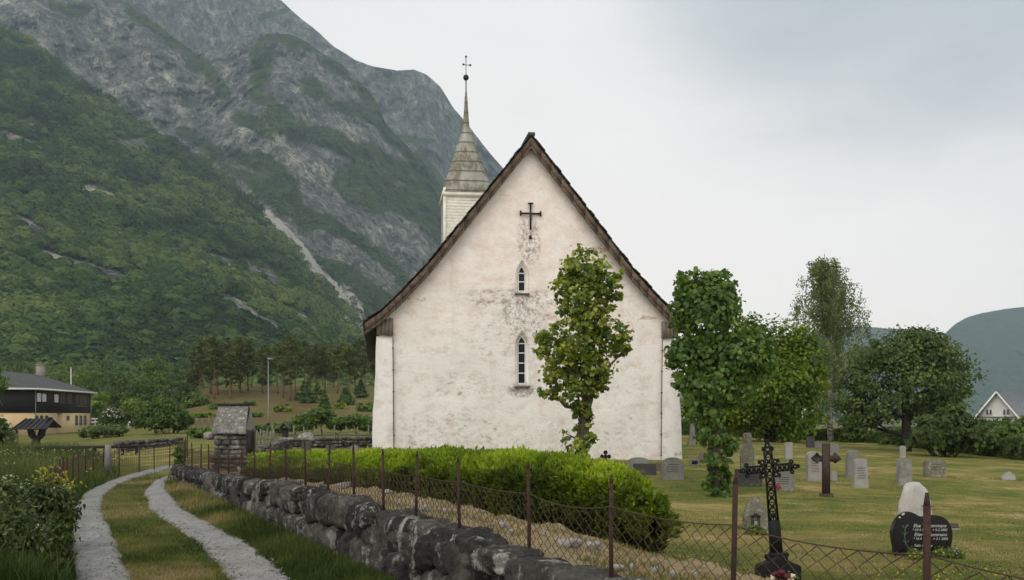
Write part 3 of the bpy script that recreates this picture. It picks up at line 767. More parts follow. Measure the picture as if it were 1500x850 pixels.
m = len(prof)
q = [[k * n + j, k * n + (j + 1) % n, (k + 1) * n + (j + 1) % n, (k + 1) * n + j] for k in range(m - 1) for j in range(n)]
mb.add(V, q); sp = chobj(mb, 'spire', mSpire, tw)
mb = MB(); mb.tube([(0, tv, 19.8), (0, tv, 20.45)], .035, 6); mb.lathe((0, tv, 20.4), [(0.001, 0), (.10, .03), (.155, .12), (.165, .17), (.155, .22), (.10, .31), (.001, .34)], 14)
mb.tube([(0, tv, 20.7), (0, tv, 21.75)], .02, 5)
for (x, z, r_) in ((0, 21.75, .065), (.24, 21.28, .07)): mb.lathe((x, tv, z - r_), [(0.001, 0), (r_ * .7, r_ * .3), (r_, r_), (r_ * .7, 1.7 * r_), (0.001, 2 * r_)], 10)
mb.bar((-.16, tv, 21.28), (.2, tv, 21.28), .025); mb.box((-.14, tv, 21.3), (.12, .015, .1))
chobj(mb, 'weathervane', mIron, tw)

# ------------------------------------------------------------------ rocks
def ico(sub):
    bm = bmesh.new(); bmesh.ops.create_icosphere(bm, subdivisions=sub, radius=1); 
    v = np.array([x.co[:] for x in bm.verts]); f = np.array([[x.index for x in p.verts] for p in bm.faces]); bm.free(); return v, f
ICO = {k: ico(k) for k in (1, 2, 3, 4)}
def rock(mb, c, size, sub=2, seed=0, box=3.2, rough=.22, axes=None, tint=.5):
    v, f = ICO[sub]
    d = v / (np.abs(v) ** box).sum(1)[:, None] ** (1 / box)
    nn = fbm(v * 1.5 + seed * 7.31, 4, .6) - .5
    n2 = vnoise(v * 4.5 + seed * 3.1) - .5
    n3 = 1 - np.abs(fbm(v * 2.6 + seed * 1.7, 4, .65) * 2 - 1) * 2
    d = d * (1 + rough * 1.7 * nn + rough * .30 * n2 + (rough * .42 * n3 if sub > 2 else 0))[:, None] * np.array(size) / 2
    if axes is not None: d = d @ np.array(axes)
    mb.add(d + np.array(c), None, f, tint)
def drystone_mat(name, base=1.0, lich=1.0):
    t = NT(name)
    n1 = t.noise(2.2, 6, .7); n2 = t.noise(13, 5, .75); n3 = t.noise(5.0, 5, .7, stretch=(1, 1, .25)); v = t.vor(9)
    c = t.ramp(n1, [(.32, (.022 * base, .022 * base, .021 * base)), (.5, (.052 * base, .051 * base, .047 * base)), (.68, (.10 * base, .097 * base, .088 * base))])
    ti = t.ramp(t.attr('tint'), [(0, (.6, .6, .62)), (.5, (1, 1, 1)), (1, (1.8, 1.75, 1.6))])
    c = t.mix(1.0, c, ti, 'MULTIPLY')
    l1 = t.sm(t.math('ADD', n3, t.math('MULTIPLY', n2, .3)), .70, .80)
    c = t.mix(t.math('MULTIPLY', l1, .6 * lich), c, (.30, .30, .27))
    l2 = t.sm(t.math('ADD', n2, t.math('MULTIPLY', n1, .3)), .80, .87)
    c = t.mix(t.math('MULTIPLY', l2, .55 * lich), c, (.20, .19, .12))
    c = t.mix(.7, c, t.ramp(n2, [(.3, (.45, .45, .45)), (.7, (1.5, 1.5, 1.5))]), 'MULTIPLY')
    n5 = t.noise(38, 5, .8)
    c = t.mix(.5, c, t.ramp(n5, [(.3, (.45, .45, .45)), (.7, (1.5, 1.5, 1.5))]), 'MULTIPLY')
    return t.bsdf(c, .95, 0, t.bump(n5, .8, .012, t.bump(n2, 1.0, .045, t.bump(n1, .7, .09))), .1)
mStone = drystone_mat('wall_stone'); mStoneGrey = drystone_mat('grey_wall_stone', 2.0, .9); mCap = drystone_mat('coping_stone', 1.0, 1.6)
TD = np.array([-.47, 1, 0]) / math.hypot(.47, 1); ND = np.array([.905, .425, 0])
AX = np.array([TD, ND, [0, 0, 1]])
rw = thing('retaining_wall', 'dark lichen-streaked rubble retaining wall below the churchyard beside the gravel path', 'stone wall', (wall_x(12), 12, 0))
mb = MB(); sd_ = 0
Y = 2.0
for course in range(3):
    Y = 2.0 + random.random() * .3
    while Y < 24.2:
        L_ = random.uniform(.20, .52) * (1.12 if course == 0 else 1)
        top = float(wall_top(Y)) - .10; hh = (top + .13) / 3
        zc = -.12 + hh * (course + .5) + random.uniform(-.03, .03)
        dep = random.uniform(.30, .42)
        c_ = np.array([wall_x(Y), Y, zc]) + ND * (dep / 2 - .02 + .05 * course + random.uniform(-.05, .06)) + TD * L_ * .5
        sd_ += 1
        tl = random.uniform(-.28, .28); ax = AX.copy(); ax[0] = TD * math.cos(tl) + np.array([0, 0, math.sin(tl)]); ax[2] = np.array([0, 0, math.cos(tl)]) - TD * math.sin(tl)
        rock(mb, c_, (L_ * 1.0, dep, hh * random.uniform(1.0, 1.28)), 4 if Y < 10 else 3, sd_, 3.6, .27, ax, random.random())
        Y += L_ * .905
mb.add([np.array([wall_x(y), y, z]) + ND * o for y in (1.5, 24.3) for z, o in ((-.2, .12), (float(wall_top(y)) - .22, .22), (float(wall_top(y)) - .22, .5), (-.2, .5))], [[0, 4, 5, 1], [1, 5, 6, 2], [2, 6, 7, 3], [4, 7, 6, 5], [0, 1, 2, 3]], tint=0)
mb.build('stonework', mStone, rw, smooth_=True)
mb = MB(); Y = 2.0
while Y < 24.2:
    L_ = random.uniform(.24, .62); sd_ += 1
    dep = random.uniform(.26, .42); th = random.uniform(.15, .34)
    c_ = np.array([wall_x(Y), Y, float(wall_top(Y)) - th * .45 + random.uniform(-.03, .03)]) + ND * (dep / 2 + .06 + random.uniform(-.06, .05)) + TD * L_ * .5
    tl = random.uniform(-.2, .2); ax = AX.copy(); ax[0] = TD * math.cos(tl) + np.array([0, 0, math.sin(tl)]); ax[2] = np.array([0, 0, math.cos(tl)]) - TD * math.sin(tl)
    rock(mb, c_, (L_ * 1.0, dep, th), 4 if Y < 14 else 3, sd_, 4.0, .26, ax, random.random()); Y += L_ * .905
mb.build('coping', mCap, rw, smooth_=True)
# pale stones lying on the bank behind it
mPale = plain('pale_stone', (.34, .33, .305), (.13, .125, .11), 9, .9, .6, .01)
for k, (px, py, wp, hp) in enumerate([(568, 722, 12, 9), (585, 738, 20, 10), (604, 741, 16, 9), (622, 745, 20, 10), (652, 750, 22, 14), (640, 741, 12, 7), (578, 760, 14, 8), (590, 755, 9, 6), (722, 768, 14, 7), (738, 770, 16, 8), (748, 780, 14, 9), (795, 785, 26, 14), (792, 811, 12, 9), (905, 835, 30, 16), (925, 832, 22, 12), (958, 838, 16, 12), (985, 845, 14, 14), (1018, 846, 22, 13), (870, 800, 40, 12), (835, 797, 38, 12), (440, 705, 30, 8), (470, 710, 24, 7), (500, 712, 30, 9), (355, 690, 24, 8), (322, 685, 14, 6)]):
    p_ = hit(px, py + 2, 5)
    s = p_[1] / F
    q_ = random.uniform(.45, .85); mb = MB(); rock(mb, p_ + np.array([0, 0, hp * s * .2]), (wp * s * q_, wp * s * .6 * q_, hp * s * random.uniform(.8, 1.3) * q_ ** .5), 3, 300 + k, 3.2, .55, [[math.cos(k), math.sin(k) * .5, random.uniform(-.3, .3)], [-math.sin(k) * .5, math.cos(k), 0], [0, 0, 1]])
    side = ['under the hedge', 'by the wire fence', 'on the tan bank'][k % 3]
    o = mb.build('bank_stone', mPale, None, p_, True); tag(o, 'pale loose stone lying on the tan soil bank between wire fence and hedge', 'stone', 'pale stones on the soil bank')

# ------------------------------------------------------------------ wire fence on the wall
mRust = plain('rusty_steel', (.065, .034, .026), (.030, .019, .016), 30, .85, .5, .002, .3)
mRustWire = plain('rusty_wire', (.105, .060, .044), (.06, .036, .028), 60, .8, .2, .001, .3)
fen = thing('wire_fence', 'rusty diamond mesh fence with pointed iron posts along the top of the retaining wall', 'fence', (.55, 5.9, .6))
pYs = [1.7, 2.75, 3.79, 4.87, 5.9, 6.9, 8.05, 9.0, 9.86, 10.8, 11.8, 12.8, 13.8, 14.85, 15.9, 17.0, 18.1, 19.2, 20.3, 21.4, 22.6, 23.8]
def fline(Y, z): return np.array([.12 - .47 * (Y - 6.9), Y, z])
def mesh_h(Y): return np.interp(Y, [3, 7, 12, 20, 24], [.47, .44, .45, .5, .55])
for Yp in pYs:
    b = float(wall_top(Yp)) - .05; lean = random.uniform(-.03, .03); top = b + .65 + (.04 if Yp < 5 else 0) + random.uniform(-.02, .02)
    mb = MB(); wv = .034
    bp = fline(Yp, b - .1); tp = fline(Yp, top) + TD * lean + ND * random.uniform(-.02, .02)
    pts_ = np.array([bp, bp * .5 + tp * .5 + ND * random.uniform(-.004, .004), tp - np.array([0, 0, .05])])
    mb.tube(pts_, [.0150, .0140, .0135], 6); mb.tube([pts_[-1], tp], [.0135, .006], 6)
    mb.build('post', mRust, fen)
mb = MB(); step = .115; cell = .135
for a, b in zip(pYs[:-1], pYs[1:]):
    n = max(2, int(round((b - a) * 1.105 / step))); ys = np.linspace(a, b, n + 1)
    sag = random.uniform(.015, .05)
    def topz(y):
        t = (y - a) / (b - a); return float(wall_top(y)) - .05 + float(mesh_h(y)) - sag * 4 * t * (1 - t)
    mb.tube([fline(y, topz(y)) for y in np.linspace(a, b, 9)], .0034, 4, cap=False)
    r_ = .0030 if a < 8 else .0036
    for k in range(n):
        for sg in (0, 1):                            # two mirrored zigzags make the diamonds
            zt = topz(ys[k]); z0 = float(wall_top(ys[k])) - .04; pz = np.arange(zt, z0 - .01, -cell / 2)
            P_ = []
            for j, z in enumerate(pz):
                yy_ = ys[k] + ((j + sg) % 2) * (ys[1] - ys[0]) * 1.0 + random.uniform(-.006, .006)
                P_.append(fline(yy_, z - sag * .2 + random.uniform(-.006, .006)) + ND * (.006 if (j + sg) % 2 else -.004))
            if len(P_) > 1: mb.tube(P_, r_, 3, cap=False)
o = mb.build('chain_link', mRustWire, fen)
o = MB()
for a in pYs[:-1:1]:
    pass

# ------------------------------------------------------------------ foliage tools
def leaves(mb, c, nrm, size, heart=True, seed=0, tint=.5, tdir=None, aspect=.8, fold=.18):
    """many flat folded leaves; c (n,3) centre, nrm (n,3) facing, size (n,)"""
    r = np.random.default_rng(seed); n = len(c)
    nrm = nrm / (np.linalg.norm(nrm, axis=1)[:, None] + 1e-9)
    if tdir is None: tdir = np.array([0, 0, -1.]) + r.normal(size=(n, 3)) * .55
    a = tdir - (tdir * nrm).sum(1)[:, None] * nrm; a /= np.linalg.norm(a, axis=1)[:, None] + 1e-9
    b = np.cross(nrm, a); s = size[:, None]
    if heart:
        base, tip = c - a * s * .42, c + a * s * .58 - nrm * s * .10
        l1, r1 = c - a * s * .30 + b * s * aspect * .5 - nrm * s * fold, c - a * s * .30 - b * s * aspect * .5 - nrm * s * fold
        l2, r2 = c + a * s * .12 + b * s * aspect * .46 - nrm * s * fold, c + a * s * .12 - b * s * aspect * .46 - nrm * s * fold
        V = np.stack([base, tip, l1, l2, r1, r2], 1).reshape(-1, 3); k = np.arange(n)[:, None] * 6
        q = np.concatenate([k + np.array([[0, 1, 3, 2]]), k + np.array([[0, 4, 5, 1]])], 0); m = 6
    else:
        V = np.stack([c - a * s * .5, c + b * s * aspect * .5 - nrm * s * fold, c + a * s * .5, c - b * s * aspect * .5 - nrm * s * fold], 1).reshape(-1, 3)
        q = np.arange(n * 4).reshape(-1, 4); m = 4
    mb.add(V, q, tint=np.repeat(np.clip(np.broadcast_to(tint, (n,)), 0, 1), m))

def blob_points(blobs, n, seed, shell=(.55, 1.02), ncl=None, spread=.16):
    """clustered points spread through ellipsoid blobs, and their outward directions"""
    r = np.random.default_rng(seed); B = np.array(blobs, float)
    wgt = (B[:, 3] * B[:, 4] + B[:, 4] * B[:, 5] + B[:, 3] * B[:, 5]); wgt /= wgt.sum()
    ncl = ncl or max(8, n // 22)
    bi = r.choice(len(B), ncl, p=wgt)
    u = r.normal(size=(ncl, 3)); u /= np.linalg.norm(u, axis=1)[:, None]
    rad = shell[0] + (shell[1] - shell[0]) * r.random(ncl) ** .6
    cc = B[bi, :3] + u * rad[:, None] * B[bi, 3:6]
    ci = r.integers(0, ncl, n)
    g_ = r.normal(size=(n, 3)) * spread * B[bi[ci], 3:6].mean(1)[:, None] * np.array([1.15, 1.15, .7])
    return cc[ci] + g_, u[ci] + r.normal(size=(n, 3)) * .55, ci, r.random(ncl)

def make_tree(name, label, cat, base, trunk, blobs, n, size, leaf_mat, bark, group=None, seed=0, heart=False, ncl=None, spread=.16, limbs=True, shell=(.5, 1.02), tint=(.5, .5), jit=.35, up=.35, parent_parts=True, aspect=.75):
    base = np.array(base, float)
    t = thing(name, label, cat, base, group)
    r = np.random.default_rng(seed + 1)
    mb = MB(); tr = np.array([p_[:3] for p_ in trunk]); rd = np.array([p_[3] for p_ in trunk])
    mb.tube(tr, rd, 9, wob=.15)
    if limbs:
        for (x, y, z, a, b, c_) in blobs:
            k = np.argmin(np.abs(tr[:, 2] - (z - .35 * np.hypot(x - tr[:, 0].mean(), y - tr[:, 1].mean()) - .4 * c_)))
            p0 = tr[min(k, len(tr) - 1)]; p1 = np.array([x, y, z])
            mid = p0 * .5 + p1 * .5 + np.array([0, 0, -.12 * np.linalg.norm(p1 - p0)]) + r.normal(size=3) * .06 * np.linalg.norm(p1 - p0)
            r0 = rd[min(k, len(rd) - 1)] * .55
            mb.tube([p0, mid, p1], [r0, r0 * .6, r0 * .2], 6)
            for _ in range(3):
                d = r.normal(size=3); d /= np.linalg.norm(d)
                mb.tube([mid * .4 + p1 * .6, p1 + d * np.array([a, b, c_]) * .8], [r0 * .3, r0 * .06], 4)
    mb.build('trunk', bark, t, smooth_=True)
    c, nn, ci, cr = blob_points(blobs, n, seed, shell, ncl, spread)
    nn[:, 2] += up
    sz = size * (.65 + .7 * r.random(n))
    ti = tint[0] + (cr[ci] - .5) * tint[1] + (r.random(n) - .5) * jit
    mb = MB(); leaves(mb, c, nn, sz, heart, seed, ti, aspect=aspect)
    mb.build('crown', leaf_mat, t)
    return t
def pxblob(px, py, r, Y, dy=0, ry=None, sx=1.0):
    c = P(px, py, Y); s = Y / F
    return (c[0], c[1] + dy * r * s, c[2], r * s * sx, r * s, (ry or r) * s)
# ------------------------------------------------------------------ clipped hedge behind the bank
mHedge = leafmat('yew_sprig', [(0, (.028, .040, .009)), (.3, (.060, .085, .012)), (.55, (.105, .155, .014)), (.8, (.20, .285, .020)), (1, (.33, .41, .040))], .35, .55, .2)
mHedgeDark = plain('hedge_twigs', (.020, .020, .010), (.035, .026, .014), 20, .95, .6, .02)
HA, HB, HT = np.array([-4.75, 18.0]), np.array([1.62, 11.1]), 2.4
HL = np.linalg.norm(HB - HA); hd = (HB - HA) / HL; hn = np.array([-hd[1], hd[0]]); hn = hn if hn[1] > 0 else -hn
HV = np.array([-.25, .968])
hedge = thing('hedge', 'broad bright green clipped hedge in front of the white church gable', 'hedge', (-1.6, 14.8, .2))
def hedge_pt(s, w_, k):
    """s along, w across 0..1, returns front/top/back surface: k 0..1 runs front bottom -> top -> back bottom"""
    pass
def hedge_surface(n, seed):
    r = np.random.default_rng(seed)
    s = r.random(n) * HL; k = r.random(n)
    out = np.zeros((n, 3)); nr = np.zeros((n, 3)); top = np.zeros(n)
    end = r.random(n) < .13                              # the right-hand end face
    w_ = np.where(k < .36, 0.0, np.where(k < .92, (k - .36) / .56, 1.0))
    s = np.where(end, HL, s); w_ = np.where(end, r.random(n), w_)
    taper = np.interp(s, [0, 2.5, HL], [.62, 1, 1])      # narrower at the gate end
    xy = HA + hd * s[:, None] + HV * (w_ * HT * taper)[:, None]
    gz_ = G(xy[:, 0], xy[:, 1])
    zt = np.interp(s, [0, 2.5, 5, HL - 1.5, HL - .4, HL], [.66, .74, .86, .93, .88, .78]) + .05 * np.sin(w_ * PI) + .05 * w_
    zt = zt + (fbm(np.stack([xy[:, 0] * 2.2, xy[:, 1] * 2.2, 0 * s], -1), 4, .6) - .5) * .17 + np.where(r.random(n) < .02, .07 * r.random(n), 0)
    rnd = .16 * np.clip(1 - np.minimum(w_, 1 - w_) * HT / .3, 0, 1) ** 2
    vert = (k < .36) | (k > .92) | end
    zz = np.where(vert, gz_ + .02 + (zt - .12 - gz_) * r.random(n) ** .8, zt - rnd)
    outw = np.where((k < .36)[:, None], -hn[None], np.where((k > .92)[:, None], hn[None], 0 * hn[None])); outw = np.where(end[:, None], np.array([[.968, .25]]), outw)
    bul = (fbm(np.stack([xy[:, 0] * 2.4, xy[:, 1] * 2.4, zz * 3.0], -1), 4, .6) - .5) * .42 + r.normal(size=n) * .035 - .02
    bul = np.where(vert, bul + .10 * np.sin(np.clip((zz - gz_) / (zt - gz_ + .01), 0, 1) * PI), 0)
    xy = xy + outw * bul[:, None]
    out[:, :2] = xy; out[:, 2] = zz + r.normal(size=n) * .02
    nr[:, :2] = outw; nr[:, 2] = np.where(vert, .35, 1.0)
    return out, nr, vert, np.clip((zz - gz_) / (zt - gz_ + .01), 0, 1)
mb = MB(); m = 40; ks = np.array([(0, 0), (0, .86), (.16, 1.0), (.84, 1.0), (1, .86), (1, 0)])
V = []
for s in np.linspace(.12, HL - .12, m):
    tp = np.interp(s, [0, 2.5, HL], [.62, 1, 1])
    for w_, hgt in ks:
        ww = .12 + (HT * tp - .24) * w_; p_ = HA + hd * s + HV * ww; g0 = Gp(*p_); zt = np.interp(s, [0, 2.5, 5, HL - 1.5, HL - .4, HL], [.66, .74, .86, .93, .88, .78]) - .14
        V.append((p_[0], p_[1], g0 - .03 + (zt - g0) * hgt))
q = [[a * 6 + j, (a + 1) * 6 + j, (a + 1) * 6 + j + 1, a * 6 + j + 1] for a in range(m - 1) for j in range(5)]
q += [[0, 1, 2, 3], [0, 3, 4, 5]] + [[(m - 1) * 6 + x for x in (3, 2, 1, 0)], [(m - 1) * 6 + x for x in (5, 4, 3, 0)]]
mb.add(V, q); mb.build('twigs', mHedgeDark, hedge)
def sprigs(mb, o, nr, seed, size, tint, per=5, upk=.6):
    r = np.random.default_rng(seed); n = len(o); i = np.repeat(np.arange(n), per)
    ax = nr + np.array([0, 0, upk]) + r.normal(size=(n, 3)) * .45; ax /= np.linalg.norm(ax, axis=1)[:, None]
    d = ax[i] + r.normal(size=(n * per, 3)) * .55; d /= np.linalg.norm(d, axis=1)[:, None]
    c = o[i] + d * size * .5 + ax[i] * size * (r.random(n * per)[:, None] - .3) * .8
    nn = np.cross(d, r.normal(size=d.shape))
    leaves(mb, c, nn, size * (.7 + .6 * r.random(n * per)), False, seed, np.repeat(tint, per) + (r.random(n * per) - .5) * .3, tdir=d, aspect=.34, fold=.05)
o_, n_, vert, hh = hedge_surface(26000, 3)
lump = fbm(o_ * np.array([2.1, 2.1, 2.6]), 3)
keep = ~(vert & (R.random(len(o_)) < .45 * (1 - hh)))
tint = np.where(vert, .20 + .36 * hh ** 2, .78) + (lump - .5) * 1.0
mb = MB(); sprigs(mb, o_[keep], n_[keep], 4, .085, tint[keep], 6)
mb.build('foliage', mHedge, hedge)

# ------------------------------------------------------------------ trees of the churchyard
mBark = plain('bark', (.105, .092, .072), (.045, .038, .030), 9, .9, .8, .02, stretch=(1, 1, .3))
mBarkDark = plain('dark_bark', (.045, .038, .030), (.02, .018, .015), 7, .9, .8, .02, stretch=(1, 1, .3))
def birchbark():
    t = NT('birch_bark'); n = t.noise(3.5, 5, .7, stretch=(.6, .6, 1.6))
    return t.bsdf(t.ramp(n, [(.40, (.42, .40, .36)), (.52, (.30, .28, .25)), (.58, (.04, .035, .03))]), .8, 0, t.bump(n, .4, .02))
mBirchBark = birchbark()
mLinden = leafmat('linden_leaf', [(0, (0.043, 0.075, 0.014)), (.3, (0.077, 0.125, 0.019)), (.55, (0.144, 0.194, 0.027)), (.8, (0.275, 0.306, 0.044)), (1, (0.500, 0.475, 0.094))], 0.4, .42, .35)
mLinden2 = leafmat('linden_leaf_deep', [(0, (0.038, 0.078, 0.016)), (.35, (0.068, 0.130, 0.026)), (.65, (0.116, 0.189, 0.035)), (.9, (0.209, 0.284, 0.049)), (1, (0.351, 0.405, 0.074))], 0.4, .42, .35)
def linden(name, label, Y, base_px, base_z, blobs, trunk, n, seed, lm, size=.125, tint=(.46, .30), px_k=0):
    B = [pxblob(a, b, r_ * (.86 if px_k else 1), Y, dy) for a, b, r_, dy in blobs]
    bx = P(base_px, HY, Y); base = (bx[0], Y, base_z)
    tr = [(P(a, b, Y)[0], Y + d, P(a, b, Y)[2], rr_) for a, b, rr_, d in trunk]
    tr[0] = (tr[0][0], Y, base_z - .15, tr[0][3])
    return make_tree(name, label, 'tree', base, tr, B, n, size, lm, mBark, None, seed, True, ncl=n // 13, spread=.135, shell=(.45, 1.03), tint=tint, jit=.45, up=.25, aspect=.95)
linden('pollarded_linden', 'pollarded linden with yellowish leaves standing right before the white church gable', 26.0, 848, Gp(1.75, 26),
  [(855, 392, 36, 0), (832, 425, 30, .3), (885, 412, 30, -.3), (862, 440, 40, .2), (898, 440, 16, 0), (812, 505, 33, 0), (848, 500, 40, -.4), (895, 495, 33, .2), (917, 512, 14, 0), (866, 540, 36, 0), (825, 545, 34, .3), (805, 570, 20, 0), (845, 580, 30, -.3), (880, 560, 20, .2), (850, 612, 21, -.3), (838, 640, 18, .2), (858, 640, 18, -.2), (846, 662, 24, -.2), (868, 475, 30, -.3), (838, 462, 24, .2)],
  [(850, 690, .17, 0), (854, 640, .15, 0), (858, 600, .15, .1), (868, 560, .13, .1), (866, 500, .11, .1), (860, 430, .07, 0)], 9000, 21, mLinden, .10, tint=(.52, .55), px_k=1)
linden('pollarded_linden', 'thickly leaved dark green pollarded linden just right of the church corner', 23.7, 1050, Gp(4.88, 23.7),
  [(1020, 425, 32, 0), (1050, 425, 30, .3), (1005, 455, 24, -.3), (1062, 450, 24, .2), (1032, 465, 44, -.3), (1000, 520, 24, 0), (1028, 525, 42, .2), (1066, 525, 40, -.3), (1105, 505, 28, .1), (1118, 530, 22, -.1), (1092, 548, 34, .3), (1040, 570, 38, -.2), (1070, 575, 26, .2), (1002, 560, 18, .1), (1030, 612, 22, -.5), (1040, 640, 22, -.5), (1062, 655, 20, .4), (1046, 675, 19, -.5), (1044, 708, 16, -.5), (1060, 700, 13, .4), (1052, 722, 17, -.4)],
  [(1050, 725, .17, 0), (1048, 680, .15, 0), (1046, 630, .15, .08), (1044, 580, .14, .1), (1040, 520, .10, .1), (1035, 440, .06, 0)], 15000, 22, mLinden2, .10, (.46, .5))

mMaple = leafmat('bright_leaf', [(0, (0.052, 0.094, 0.013)), (.4, (0.111, 0.176, 0.021)), (.7, (0.202, 0.267, 0.031)), (1, (0.325, 0.364, 0.058))], 0.4, .5, .2)
mMid = leafmat('mid_leaf', [(0, (0.039, 0.072, 0.017)), (.4, (0.075, 0.125, 0.027)), (.7, (0.125, 0.185, 0.039)), (1, (0.208, 0.254, 0.068))], 0.4, .5, .2)
mDark = leafmat('dark_leaf', [(0, (0.035, 0.058, 0.020)), (.4, (0.067, 0.104, 0.033)), (.7, (0.113, 0.160, 0.052)), (1, (0.189, 0.225, 0.075))], 0.4, .55, .15)
mBirch = leafmat('birch_leaf', [(0, (0.072, 0.101, 0.039)), (.4, (0.124, 0.163, 0.060)), (.7, (0.189, 0.227, 0.085)), (1, (0.286, 0.312, 0.130))], 0.4, .5, .2)
def B_(lst, Y): return [pxblob(*(x[:3]), Y, *(x[3:])) for x in lst]
def gtree(name, label, px, Y, blobs, n, size, lm, bark, seed, r0=.22, lean=0, group=None, top=None, **kw):
    x = (px - CX) / F * Y; z0 = Gp(x, Y); bl = B_(blobs, Y)
    tz = top or max(b[2] for b in bl)
    tr = [(x + lean * t * t, Y, z0 - .2 + (tz - z0) * t, r0 * (1 - .75 * t)) for t in np.linspace(0, 1, 7)]
    return make_tree(name, label, 'tree', (x, Y, z0), tr, bl, n, size, lm, bark, group, seed, **kw)
gtree('broadleaf_tree', 'leafy yellow-green tree with dark trunk behind the dark pollarded linden', 1128, 56,
  [(1090, 520, 44, .2), (1130, 505, 38, -.2), (1165, 530, 42, .1), (1178, 560, 33, 0), (1130, 570, 50, -.3), (1170, 605, 32, -.2), (1100, 590, 44, .1), (1050, 590, 40, .2), (1020, 590, 26, 0), (1145, 615, 34, -.3), (1190, 585, 16, .2), (1172, 500, 22, .1), (1100, 480, 20, .3), (1075, 540, 30, .3)], 22000, .215, mMaple, mBarkDark, 31, .34, tint=(.42, .6), up=.6, ncl=640, spread=.21)
gtree('broadleaf_tree', 'round dark green tree with forked trunk in front of the blue mountain', 1327, 47,
  [(1320, 520, 44, 0, 26), (1290, 520, 40, .3, 24), (1370, 520, 36, -.2, 24), (1265, 555, 34, .1, 20), (1250, 590, 28, 0, 22), (1330, 560, 50, -.4, 30), (1390, 545, 34, .2, 20), (1412, 555, 22, 0, 14), (1380, 590, 34, -.2, 22), (1300, 595, 36, .2, 20), (1270, 610, 26, -.2, 16), (1350, 498, 30, .1, 14), (1330, 490, 26, -.1, 10), (1405, 580, 18, .1, 12), (1345, 600, 26, .2, 16), (1300, 500, 20, .2, 9), (1385, 515, 20, -.2, 9), (1245, 570, 18, 0, 9)], 14500, .175, mDark, mBarkDark, 33, .26, tint=(.58, .6), up=.7, ncl=560, spread=.25, shell=(.35, 1.12))
# weeping birch: hanging strands of small leaves
def birch():
    Y = 61.0; s = Y / F; x = (1217 - CX) * s; z0 = Gp(x, Y)
    t = thing('birch_tree', 'tall airy weeping birch with white trunk behind the graves', 'tree', (x, Y, z0)); r = np.random.default_rng(5)
    top = P(1212, 372, Y)[2]
    mb = MB(); tz = np.linspace(0, 1, 10)
    tr = np.stack([x + .12 * np.sin(tz * 5) * tz - .3 * tz, Y + .1 * np.sin(tz * 4), z0 - .2 + (top - z0 + .2) * tz], -1)
    mb.tube(tr, .21 * (1 - .88 * tz), 8)
    cs = []; tn = []; nn = []
    for k in range(190):
        h = r.random() ** .85 * .79 + .17; p0 = np.array([np.interp(h, tz, tr[:, j]) for j in range(3)])
        a = r.random() * 2 * PI; reach = (np.interp(h, [.17, .35, .55, .75, .9, 1], [1.7, 3.0, 2.6, 1.8, 1.0, .3])) * (.55 + .6 * r.random())
        d = np.array([math.cos(a), math.sin(a) * .9, .75 + .5 * r.random()]); p1 = p0 + d * reach * np.array([.55, .55, .6]); p2 = p0 + d * reach * np.array([1, 1, .62])
        mb.tube([p0, p1, p2], [.035 * (1.2 - h), .02 * (1.2 - h), .008], 4, cap=False)
        for _ in range(5):
            f_ = .25 + .78 * r.random(); q0 = p0 + (p1 - p0) * min(1, f_ * 1.4) if f_ < .6 else p1 + (p2 - p1) * (f_ - .6) / .43
            Ls = (.5 + 1.0 * r.random()) * (.7 + .6 * (1 - h)); nl = int(26 * Ls)
            tt = r.random(nl); drift = r.normal(size=3) * .12; drift[2] = -1
            pp = q0 + tt[:, None] * Ls * drift + r.normal(size=(nl, 3)) * np.array([.10, .10, .05])
            cs.append(pp); tn.append(np.full(nl, r.random()))
    mb.build('trunk', mBirchBark, t, smooth_=True)
    c = np.vstack(cs); tn = np.concatenate(tn); nrm = r.normal(size=(len(c), 3)); nrm[:, 2] *= .4
    mb = MB(); leaves(mb, c, nrm, .14 * (.6 + .7 * r.random(len(c))), False, 3, .45 + (tn - .5) * .5, aspect=.62); mb.build('crown', mBirch, t)
    print('birch', len(c))
birch()
def shrub(name, label, cat, px, pyb, Y, blobs, n, size, lm, seed, group=None, tint=(.5, .5), up=.4, ncl=None, heart=False, aspect=.75, shell=(.4, 1.02), root=.3):
    x = (px - CX) / F * Y; z0 = Gp(x, Y); t = thing(name, label, cat, (x, Y, z0), group); bl = B_(blobs, Y)
    r = np.random.default_rng(seed); mb = MB()
    for b in bl:
        for _ in range(3):
            p1 = np.array(b[:3]) + r.normal(size=3) * np.array(b[3:6]) * .4
            xr, yr_ = b[0] * root + x * (1 - root) + r.normal() * .1, b[1] * root + Y * (1 - root); zr_ = Gp(xr, yr_); mb.tube([(xr, yr_, zr_ - .1), (xr * .5 + p1[0] * .5, yr_ * .5 + p1[1] * .5, zr_ * .4 + p1[2] * .6), p1], [.03, .02, .008], 4)
    mb.build('stem', mBarkDark, t)
    c, nn, ci, cr = blob_points(bl, n, seed, shell, ncl or n // 18, .18); nn[:, 2] += up
    zf = G(c[:, 0], c[:, 1]); c[:, 2] = np.maximum(c[:, 2], zf + .02)
    mb = MB(); leaves(mb, c, nn, size * (.6 + .8 * r.random(n)), heart, seed, tint[0] + (cr[ci] - .5) * tint[1] + (r.random(n) - .5) * .35, aspect=aspect); mb.build('foliage', lm, t)
    return t
shrub('shrub', 'dark tangled bushes below the round dark tree', 'shrub', 1385, 665, 42, [(1370, 625, 24, 0, 22), (1400, 620, 26, .2, 26), (1425, 635, 26, -.2, 22), (1350, 640, 16, 0, 14), (1385, 645, 26, 0, 16), (1345, 648, 14, 0, 10)], 4200, .22, mDark, 51)
